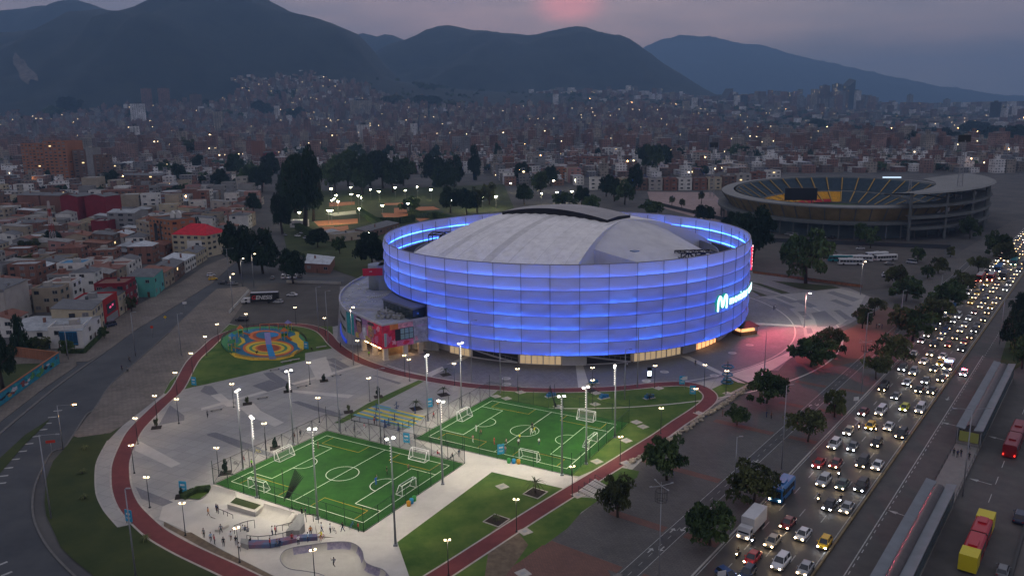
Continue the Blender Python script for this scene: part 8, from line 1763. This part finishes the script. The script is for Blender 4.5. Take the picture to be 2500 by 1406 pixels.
building([G(745,664),G(806,668),G(818,648),G(752,640)],4.2,'brick','paletin','hip',1,'low brick hut with a pale crumpled roof behind the parked vans',wpitch=3.5)
for a in (((816,592),(900,582),4,10,'beige','concrete','flat',1,'long low club wall building left of the arena'),((900,582),(975,560),4,9,'brown','slate','shed',1,'long low brown shed touching the arena left rim'),((708,556),(745,556),4,8,'white','paletin','flat',1,'white hut at the corner of the tennis club'),((800,588),(835,580),3.5,7,'green','tin','shed',1,'green tin roofed changing shed by the courts'),((800,428),(845,428),9,12,'pale','slate','gable',3,'pale house among the trees behind the courts')): BL(*a[:9],wpitch=4)
# ---- street grid infill
def right_edge(py):
    return lerp_tab([(380,3000),(424,3000),(432,640),(470,640),(520,640),(560,600),(600,555),(625,540),(640,528),(700,400),(760,300),(850,200),(890,130),(960,-200)],py)
def allowed(x,y):
    if y<150: return False
    px,py=proj(x,y,0)
    if px<-160 or px>2640: return False
    if py>=432: 
        if px<right_edge(py)-8: return py<835 and (px<190 or py<835)
        if 1230<px<1420 and py<452: return True
        return False
    if px>1730 and py>422: return False
    if 640<px<1200 and py>425: return False
    return True
bw=['brick','beige','brown','beige','cream','white','pale','grey','brick','pink','white','brick','grey']
rr=random.Random(2024); INF=[]
for j in range(-60,330):
    jj=j*13.5+(j//2)*7.0
    for i in range(-60,420):
        ii=i*11.5+(i//7)*9.0
        x=O0.x+E1.x*ii+E2.x*jj; y=O0.y+E1.y*ii+E2.y*jj
        if y<200 or y>4300 or abs(x)>y*.72+60: continue
        D=math.hypot(x,y)
        if D>1500 and rr.random()<.45: continue
        if not allowed(x,y): continue
        # parks: patches left open for trees
        nz_=noise.noise(Vector((x/260,y/260,3)))
        if D>500 and nz_>.42: continue
        if rr.random()<.06: continue
        tallness=1.0+.9*smooth(800,2600,y)*(1-smooth(200,1500,x))
        fl=rr.choice([1,2,2,2,3,3]) if D<650 else rr.choice([2,2,3,3,4,5])
        if rr.random()<.15*tallness and D>1300: fl=rr.choice([6,7,8,10,12])
        elif rr.random()<.03 and D>700: fl=rr.choice([5,6,7])
        elif D>1500 and rr.random()<.2*tallness: fl=rr.choice([5,6,8,11,14])
        sz=(rr.uniform(8.5,11.2),rr.uniform(9.5,13)) if D<1500 else (rr.uniform(12,22),rr.uniform(12,20))
        if fl>5: sz=(rr.uniform(13,19),rr.uniform(12,17))
        INF.append((D,x,y,sz,fl,rr.choice(bw if fl<6 else ['brick','brown','beige','brick','grey','pink']),rr.random()))
INF.sort(key=lambda t:t[0]/(1+t[4]*.12))
def rect_at(x,y,sz):
    c=Vector((x,y,0)); 
    return [c-E1*sz[0]/2-E2*sz[1]/2,c+E1*sz[0]/2-E2*sz[1]/2,c+E1*sz[0]/2+E2*sz[1]/2,c-E1*sz[0]/2+E2*sz[1]/2]
ncount=len([o for o in C.objects if o.get('category') in('house','apartment block')]); far=[]; made=0; nearset=[]
for t in INF:
    D,x,y,sz,fl,wk,rv=t
    if D<900 and occupied(x,y,max(sz)*.42): continue
    if made+ncount<298 and D<1500:
        q=rect_at(x,y,sz); px,py=proj(x,y,0); h=fl*2.9
        zone='in the left house district' if px<640 and py>440 else 'on the left beyond the brick towers' if px<700 else 'beyond the tennis club trees' if px<1250 else 'behind the stadium street' if px<1760 else 'beyond the far rim of the stadium'
        rt=rr.choice(['flat','flat','shed','gable','hip'] if fl<=3 else ['flat']); rk=rr.choice(['slate','concrete','tin','tile','rust','paletin','concrete','dark','slate','bluetin' if rr.random()<.2 else 'slate'])
        building(q,h,wk,rk,rt,fl,'%s %s %s %s'%(wk,{1:'one storey',2:'two storey',3:'three storey',4:'four storey',5:'five storey'}.get(fl,'high'),{'flat':'flat roofed house','shed':'lean roofed house','gable':'gabled house','hip':'hip roofed house'}[rt] if fl<6 else 'block',zone),'house' if fl<=3 else 'apartment block',wpitch=2.9 if D<500 else 4.2,maxw=22 if D<500 else 12,rich=D<600,litp=.012)
        made+=1
    else: far.append(t)
# everything beyond: one mass of small far buildings
def citymat(name,c,lit=.9965):
    m=bpy.data.materials.new(name); m.use_nodes=True; n=m.node_tree.nodes; l=m.node_tree.links; b=n['Principled BSDF']; b.inputs['Roughness'].default_value=.8
    def mth(op,a,b_=None,c_=None):
        k=n.new('ShaderNodeMath'); k.operation=op
        for i,v in enumerate((a,b_,c_)):
            if v is None: continue
            if isinstance(v,(int,float)): k.inputs[i].default_value=v
            else: l.new(v,k.inputs[i])
        return k.outputs[0]
    t=n.new('ShaderNodeTexCoord'); mp=n.new('ShaderNodeMapping'); mp.vector_type='POINT'; mp.inputs['Rotation'].default_value=(0,0,-GA); l.new(t.outputs['Object'],mp.inputs[0]); s=n.new('ShaderNodeSeparateXYZ'); l.new(mp.outputs[0],s.inputs[0])
    hx=mth('ADD',s.outputs[0],s.outputs[1]); u=mth('DIVIDE',hx,3.4); v=mth('DIVIDE',s.outputs[2],2.9)
    fu=mth('FRACT',u); fv=mth('FRACT',v); a=mth('MULTIPLY',mth('GREATER_THAN',fu,.25),mth('LESS_THAN',fu,.78)); a2=mth('MULTIPLY',mth('GREATER_THAN',fv,.35),mth('LESS_THAN',fv,.78)); w_=mth('MULTIPLY',a,a2)
    ge=n.new('ShaderNodeNewGeometry'); sn=n.new('ShaderNodeSeparateXYZ'); l.new(ge.outputs['Normal'],sn.inputs[0]); w_=mth('MULTIPLY',w_,mth('LESS_THAN',mth('ABSOLUTE',sn.outputs[2]),.5))
    cb_=n.new('ShaderNodeCombineXYZ'); l.new(mth('FLOOR',u),cb_.inputs[0]); l.new(mth('FLOOR',v),cb_.inputs[1]); wn=n.new('ShaderNodeTexWhiteNoise'); wn.noise_dimensions='2D'; l.new(cb_.outputs[0],wn.inputs['Vector'])
    w_=mth('MULTIPLY',w_,mth('GREATER_THAN',wn.outputs['Value'],.2))
    no=n.new('ShaderNodeTexNoise'); no.inputs['Scale'].default_value=.05; l.new(t.outputs['Object'],no.inputs['Vector']); mr=n.new('ShaderNodeMapRange'); l.new(no.outputs['Fac'],mr.inputs[0]); mr.inputs[1].default_value=.3; mr.inputs[2].default_value=.7; mr.inputs[3].default_value=.65; mr.inputs[4].default_value=1.35
    hs=n.new('ShaderNodeHueSaturation'); hs.inputs['Color'].default_value=(*c,1); l.new(mr.outputs[0],hs.inputs['Value'])
    mx_=n.new('ShaderNodeMixRGB'); l.new(mth('MULTIPLY',w_,.85),mx_.inputs[0]); l.new(hs.outputs[0],mx_.inputs[1]); mx_.inputs[2].default_value=(.03,.035,.045,1); l.new(mx_.outputs[0],b.inputs['Base Color'])
    l.new(mth('MULTIPLY',mth('MULTIPLY',w_,mth('GREATER_THAN',wn.outputs['Value'],lit)),5.0),b.inputs['Emission Strength']); b.inputs['Emission Color'].default_value=(1,.75,.42,1); return m
CM=[citymat('far wall '+k,c) for k,c in (('brick',(.20,.11,.088)),('brown',(.15,.105,.09)),('beige',(.30,.265,.225)),('white',(.62,.61,.60)),('grey',(.20,.20,.21)),('rose',(.26,.165,.14)))]
RM=[roofm(k) for k in('slate','concrete','tin','tile','paletin','dark')]
wi={'brick':0,'orange':0,'brown':1,'beige':2,'cream':2,'white':3,'pale':3,'grey':4,'pink':5}
cm=MB(); LIM=[(-200,230),(0,230),(250,243),(420,262),(562,262),(575,200),(700,190),(880,212),(960,250),(1020,268),(1300,270),(2600,270)]
def cbox(b,x,y,z,sx,sy,h,wm_,rm_,rz=GA):
    ca,sa=math.cos(rz),math.sin(rz); c4=[(x+a*ca-c*sa,y+a*sa+c*ca) for a,c in ((-sx/2,-sy/2),(sx/2,-sy/2),(sx/2,sy/2),(-sx/2,sy/2))]
    i=len(b.v); b.v+=[(p[0],p[1],z-3) for p in c4]+[(p[0],p[1],z+h) for p in c4]; b.f+=[(i,i+1,i+5,i+4),(i+1,i+2,i+6,i+5),(i+2,i+3,i+7,i+6),(i+3,i,i+4,i+7),(i+4,i+5,i+6,i+7)]; b.m+=[wm_]*4+[rm_]; b.sm+=[False]*5
for D,x,y,sz,fl,wk,rv in far:
    z=foot(x,y) if y>1900 else 0
    if y>1900 and terr(x,y)>z+35: continue
    lx,ly=proj(x,y,z)
    if ly<lerp_tab(LIM,lx): continue
    cbox(cm,x,y,z,sz[0],sz[1],fl*2.9,wi[wk],6+int(rv*5.99))
    if fl>3 and rv>.4: cbox(cm,x,y,z+fl*2.9,sz[0]*.35,sz[1]*.35,5.5,wi[wk],7)
for _ in range(2600):
    y=rr.uniform(4200,7600); x=rr.uniform(.02,.68)*y; z=foot(x,y)
    if terr(x,y)>z+30: continue
    cbox(cm,x,y,z,rr.uniform(22,60),rr.uniform(20,40),rr.choice([8,10,14,20,35,60]) if x>.25*y else rr.choice([8,12,20,30]),rr.choice([0,1,2,3,3,4,5]),6+rr.choice([0,1,2,4]))
for _ in range(2200):
    y=rr.uniform(2300,4700); x=rr.uniform(.10,.70)*y; z=foot(x,y) if y>1900 else 0
    cbox(cm,x,y,z,rr.uniform(12,34),rr.uniform(12,26),rr.choice([6,8,8,10,12,18,24]),rr.choice([0,1,2,2,3,4,5]),6+rr.choice([0,1,1,2,3,5]))
for _ in range(230):
    y=rr.uniform(1500,3300); x=-rr.uniform(.0,.62)*y; z=foot(x,y) if y>1900 else 0
    if allowed(x,y) and terr(x,y)<z+30: cbox(cm,x,y,z,rr.uniform(14,22),rr.uniform(12,18),rr.uniform(20,44),rr.choice([0,0,1,2,3,5,5]),7)
for _ in range(120):
    y=rr.uniform(4000,5000); px=rr.gauss(1950,130); x=(px-1250)/F*y; z=foot(x,y); cbox(cm,x,y,z,rr.uniform(20,38),rr.uniform(18,30),rr.uniform(35,95)*math.exp(-((px-2000)/220)**2)+20,rr.choice([0,1,2,4,5,1]),7)
for _ in range(70):
    y=rr.uniform(3000,4800); x=rr.uniform(.05,.66)*y; cbox(cm,x,y,foot(x,y),rr.uniform(15,28),rr.uniform(15,25),rr.uniform(28,55),rr.choice([0,1,2,3,4,5]),7)
# the pale quarter climbing the hillside
hq=[(565,200),(600,195),(650,200),(700,192),(760,188),(800,200),(850,210),(885,212),(900,225),(960,240),(1000,255),(1035,262),(1000,278),(900,268),(840,250),(780,240),(720,232),(640,225),(590,212)]
def inpoly(x,y,P_):
    r=False
    for i in range(len(P_)):
        a,c=P_[i],P_[i-1]
        if (a[1]>y)!=(c[1]>y) and x<(c[0]-a[0])*(y-a[1])/(c[1]-a[1])+a[0]: r=not r
    return r
k=0
while k<620:
    px,py=rr.uniform(560,1040),rr.uniform(186,280)
    if not inpoly(px,py,hq): continue
    k+=1; p=march(px,py)
    if p: cbox(cm,p.x,p.y,p.z,rr.uniform(9,17),rr.uniform(9,15),rr.uniform(5,13),rr.choice([2,3,3,5,0,2,5]),6+rr.choice([1,2,3,4]),rr.uniform(0,1.5))
o=cm.build('far_city',CM+RM); tag(o,'dense mass of small brick and pale buildings filling the plain up to the hills','buildings',None,'stuff')
# the towers that stand out on the skyline
def tower(x0,x1,top,base,D,wk,lab,shape='flat'):
    p=ray((x0+x1)/2,base); t=D/p[1]; x,y=p[0]*t,p[1]*t; z=CH+p[2]*t; w_=(x1-x0)/F*math.hypot(x,y); r=ray((x0+x1)/2,top); ztop=CH+r[2]*D/r[1]; h=ztop-z
    o=thing('tower_block',lab,'tower',(x,y,z)); uniq(o,lab); b=MB(); sx=w_*.72; sy=w_*.6; ca,sa=math.cos(.5),math.sin(.5); c4=[(a*ca-c*sa,a*sa+c*ca) for a,c in ((-sx/2,-sy/2),(sx/2,-sy/2),(sx/2,sy/2),(-sx/2,sy/2))]
    tops=[h]*4
    if shape=='slant': tops=[h*.45,h,h,h*.45]
    if shape=='point': tops=[h*.80,h*.95,h,h*.84]
    vs=[(*p_,-20) for p_ in c4]+[(*p_,t_) for p_,t_ in zip(c4,tops)]; b.add(vs,[(0,1,5,4),(1,2,6,5),(2,3,7,6),(3,0,4,7)]); b.build('shaft',CMD[wk],o); b=MB(); b.add([(*p_,t_+.3) for p_,t_ in zip(c4,tops)],[(0,1,2,3)]); 
    if shape=='flat': b.box((0,0,h+2.5),(sx*.4,sy*.4,5),0,.5)
    b.build('roof',roofm('dark'),o); return o
CMD={'brick':CM[0],'brown':CM[1],'beige':CM[2],'white':CM[3],'grey':CM[4],'rose':CM[5],'dark':citymat('far wall dark glass',(.035,.045,.06)),'blue':citymat('far wall blue glass',(.06,.085,.12),.96)}
for a in ((1996,2021,210,292,4300,'brown','brown slab tower left of the tallest skyline group'),(2026,2049,206,292,4400,'blue','tower with lit windows and red top in the skyline group'),(2052,2081,192,292,4300,'dark','tallest dark tower with pointed top in the hazy skyline','point'),(2076,2097,222,294,4300,'white','slim pale tower right of the tallest'),(2096,2112,234,294,4400,'grey','grey tower at the right end of the skyline group'),(1745,1786,217,292,4200,'brown','brown tower with a long slanted side in the haze','slant'),(1786,1796,232,292,4200,'brown','narrow tower right of the slanted one'),(1806,1823,234,280,4000,'dark','dark square tower left of the skyline group'),(1824,1850,247,285,4000,'grey','low broad tower beside the dark square one'),(1935,1952,236,292,4200,'brick','thin brick tower in the haze'),(1969,1986,240,292,4300,'rose','rose coloured tower in the haze'),(2200,2214,272,300,3600,'dark','small dark tower right of the skyline group'),(2218,2232,268,302,3700,'white','small pale tower with a bright roof lamp'),(2299,2314,243,300,4600,'grey','faint lone tower in the right haze'),(2210,2224,232,290,4800,'grey','very faint tower behind the small dark one'),(2415,2437,250,304,3000,'dark','dark tower pair at the right, taller one'),(2439,2456,264,304,3000,'white','pale tower of the pair at the right'),(2140,2152,250,290,4600,'grey','faint thin tower right of the skyline group'),(1520,1535,264,298,3300,'white','white slab block in the middle distance'),(1555,1580,270,292,3500,'white','pale broad block at the hill foot'),(1636,1688,266,298,3300,'beige','wide beige institution block with many windows'),(1735,1754,268,296,3300,'white','white office block left of the brown tower'),
  (347,375,217,268,3100,'brick','left of two brick towers below the mountain'),(388,419,216,268,3100,'brick','right of two brick towers below the mountain'),(464,496,231,266,3000,'brown','brown tower with two red roof lamps'),(267,292,237,262,3300,'brick','brick tower at the foot of the left mountain'),(521,548,273,310,2300,'peach' if False else 'beige','ochre tower in the middle of the left city'),(670,685,259,288,2700,'white','slender white stepped tower'),(853,910,246,282,2900,'beige','wide pale slab with rows of windows at the hill foot'),(318,358,254,284,2700,'white','stepped white apartment building below the brick towers'),(740,760,292,318,2100,'brick','brick tower in the middle distance left of centre'),(802,815,262,282,2700,'grey','grey tower near the hill foot'),(320,345,308,352,1700,'white','white stepped building on the left plain'),(430,460,320,346,1500,'beige','beige block on the left plain'),(52,68,290,335,1900,'grey','grey tower at the far left'),(80,97,300,330,1900,'grey','second grey tower at the far left'),(1002,1020,302,326,1800,'white','white striped block in the central plain'),(870,905,305,325,1900,'white','white low office block in the central plain'),(0,32,228,262,3300,'brown','brown towers at the extreme left edge'),(65,92,230,256,3400,'rose','rose block at the far left hill foot'),(165,192,236,262,3300,'brown','brown block at the left hill foot'),(1846,1886,320,372,1500,'dark','dark block under construction beyond the stadium'),(1873,1892,343,372,1450,'white','white slab beside the dark construction block')):
    tower(*a)
# far trees among the houses as one mass
tm_=MB(); rt2=random.Random(5)
def clump(x,y,z,s_,m):
    n=26
    for i in range(n):
        th=rt2.uniform(0,6.28); ph=math.acos(rt2.uniform(-.1,1)); q=rt2.uniform(.5,1); c=Vector((x+s_*q*math.sin(ph)*math.cos(th),y+s_*q*math.sin(ph)*math.sin(th),z+s_*1.1*q*math.cos(ph))); u=Vector((rt2.gauss(0,1),rt2.gauss(0,1),rt2.gauss(0,1))).normalized()*s_*.42; v=u.orthogonal().normalized()*s_*.32; tm_.add([c-u,c-v,c+u,c+v],[(0,1,2,3)],m)
cnt=0
for _ in range(60000):
    y=rt2.uniform(560,4200); x=rt2.uniform(-1,1)*(y*.72+60)
    if not allowed(x,y): continue
    nz_=noise.noise(Vector((x/260,y/260,3)))
    if not (nz_>.38 or rt2.random()<(.10 if x>200 else .035) or (x>300 and y>900 and nz_>.18)): continue
    if occupied(x,y,4): continue
    z=foot(x,y) if y>1900 else 0; clump(x,y,z+4.0,rt2.uniform(5.5,11.0 if y>1200 else 8.0),rt2.choice([0,0,1])); cnt+=1
    if cnt>6000: break
o=tm_.build('far_trees',[M_leaf3,M_leaf]); tag(o,'scattered dark tree clumps between the far buildings','trees',None,'stuff')
# small lamps that twinkle across the city
sl=None
def far_lamp():
    o=thing('street_lamp',None,'street lamp'); b=MB(); b.tube((0,0,0),(0,0,8),.1,n=5); b.build('pole',M_pole,o); b=MB(); b.ellipsoid((0,0,8.1),(.5,.5,.3),0,8,5); b.build('lamp_head',[emat('far lamp white',(1,.88,.62),60)],o); seal(o); return o
for i in range(84):
    for _ in range(50):
        y=rt2.uniform(500,3600); x=rt2.uniform(-1,1)*(y*.66)
        if allowed(x,y): break
    z=foot(x,y) if y>1900 else 0; sc_=.8+y/2600
    if sl is None: sl=far_lamp(); o=sl; o.location=(x,y,z)
    else: o=dup(sl,(x,y,z))
    o.scale=(sc_*.75,sc_*.75,1.6+y/3000); o['group']='distant street lamps'; uniq(o,'tiny lit street lamp far off in the %s'%('left city' if x<-300 else 'central city' if x<500 else 'right city'))
    if i%4==0:
        for c in (KIDS[sl.name] if o is sl else LASTK[0]):
            if c.name.startswith('lamp_head'): c.material_slots[0].link='OBJECT'; c.material_slots[0].material=emat('far lamp amber',(1,.5,.18),40)
# lattice masts and the red and white telecom mast
def lattice(x,y,h,w_,lab,m,base_z=0):
    p=G(x,y); o=thing('lattice_mast',lab,'mast',tuple(p)); b=MB(); n=max(4,int(h/4))
    for i in range(n):
        a0,a1=i/n,(i+1)/n; w0,w1=w_*(1-.75*a0),w_*(1-.75*a1)
        for k_ in range(4): p0_=pol(w0,k_*90+20,h*a0); p1_=pol(w1,k_*90+20,h*a1); p2_=pol(w1,k_*90+110,h*a1); b.beam(p0_,p1_,.22,m=i%2); b.beam(p0_,p2_,.14,m=i%2); b.beam(p1_,p2_,.14,m=i%2)
    b.build('lattice',m,o); return o
mr_=[mat('mast red',(.30,.04,.03),.6),mat('mast pale',(.45,.4,.4),.6)]; ms_=[M_pole,M_pole]
for a in ((132,603,26,1.8,'red and white telecom mast among the left houses',mr_),(1250,405,38,2.2,'tall red and white lattice mast in the central city',mr_),(1738,480,42,2.4,'grey floodlight pylon left of the football stadium',ms_),(2212,565,30,2.6,'low lattice pylon in front of the stadium',ms_),(2332,560,52,3.0,'tall lattice floodlight tower at the grandstand end',ms_),(2205,400,30,2.4,'red lattice mast beyond the stadium',mr_),(1930,400,30,2.0,'thin lattice pylon beyond the stadium rim',ms_)): 
    o=lattice(*a); 
    if 'flood' in a[4]: b=MB(); b.box((0,0,a[2]+1),(7,1,4)); b.build('lamp_panel',M_trim,o)
# stadium street fence, cars' light on the far street, parking wall
for i,(pA,pB,hh,lab,wk) in enumerate((((1838,667),(2105,702),1.1,'low orange brown fence between plaza and bus lot','rust'),((1590,497),(1790,545),2.2,'dark fence along the pink forecourt','dark'),((1880,590),(2320,608),2.0,'long dark wall in front of the stadium parking','dark'),((700,690),(832,694),1.0,'pale kerb wall behind the truck parking lot','pale'),((608,712),(560,765),.9,'white low wall on the left side of the truck lot','white'))):
    a_,b_=G(*pA),G(*pB); o=thing('boundary_wall',lab,'wall',tuple(a_)); b=MB(); b.beam(Vector((0,0,hh/2)),b_-a_+Vector((0,0,hh/2)),.3,hh); b.build('wall',wallm(wk) if wk!='rust' else mat('rust fence',(.28,.12,.06),.9,var=.3),o); b=MB(); b.beam(Vector((0,0,hh+.04)),b_-a_+Vector((0,0,hh+.04)),.4,.08); b.build('coping',M_kerb if wk in('pale','white') else M_trim,o)
# antennas on the ridge
o=thing('ridge_antennas','cluster of thin antenna masts on the middle ridge','antennas'); 
for i in range(14):
    px=1372+i*9; r=ray(px,72+abs(i-5)*1.2); t=5600/r[1]; b=MB(); z=CH+r[2]*t-12; b.tube((r[0]*t,r[1]*t,z-40),(r[0]*t,r[1]*t,z+rr.uniform(12,34)),1.6,1.0,4); b.build('antenna',M_trim,o)
finish_labels()
# ------------------------------------------------------------------ evening haze
hz=MB(); hz.box((900,5600,500-5),(22000,12600,1010)); ho=hz.build('haze',[]); ho['kind']='stuff'; ho['label']='thin blue evening haze'; ho['category']='haze'
zmin,zmax=-6.0,1020.0; me=ho.data
for v in me.vertices: v.co.z=zmin if v.co.z<500 else zmax; v.co.y=-700 if v.co.y<5600 else 16500
hm=bpy.data.materials.new('haze air'); hm.use_nodes=True; n=hm.node_tree.nodes; n.remove(n['Principled BSDF']); pv=n.new('ShaderNodeVolumePrincipled'); pv.inputs['Color'].default_value=(.35,.60,1.0,1); pv.inputs['Density'].default_value=0.00014; pv.inputs['Anisotropy'].default_value=0.2; hm.node_tree.links.new(pv.outputs[0],n['Material Output'].inputs['Volume']); me.materials.append(hm)
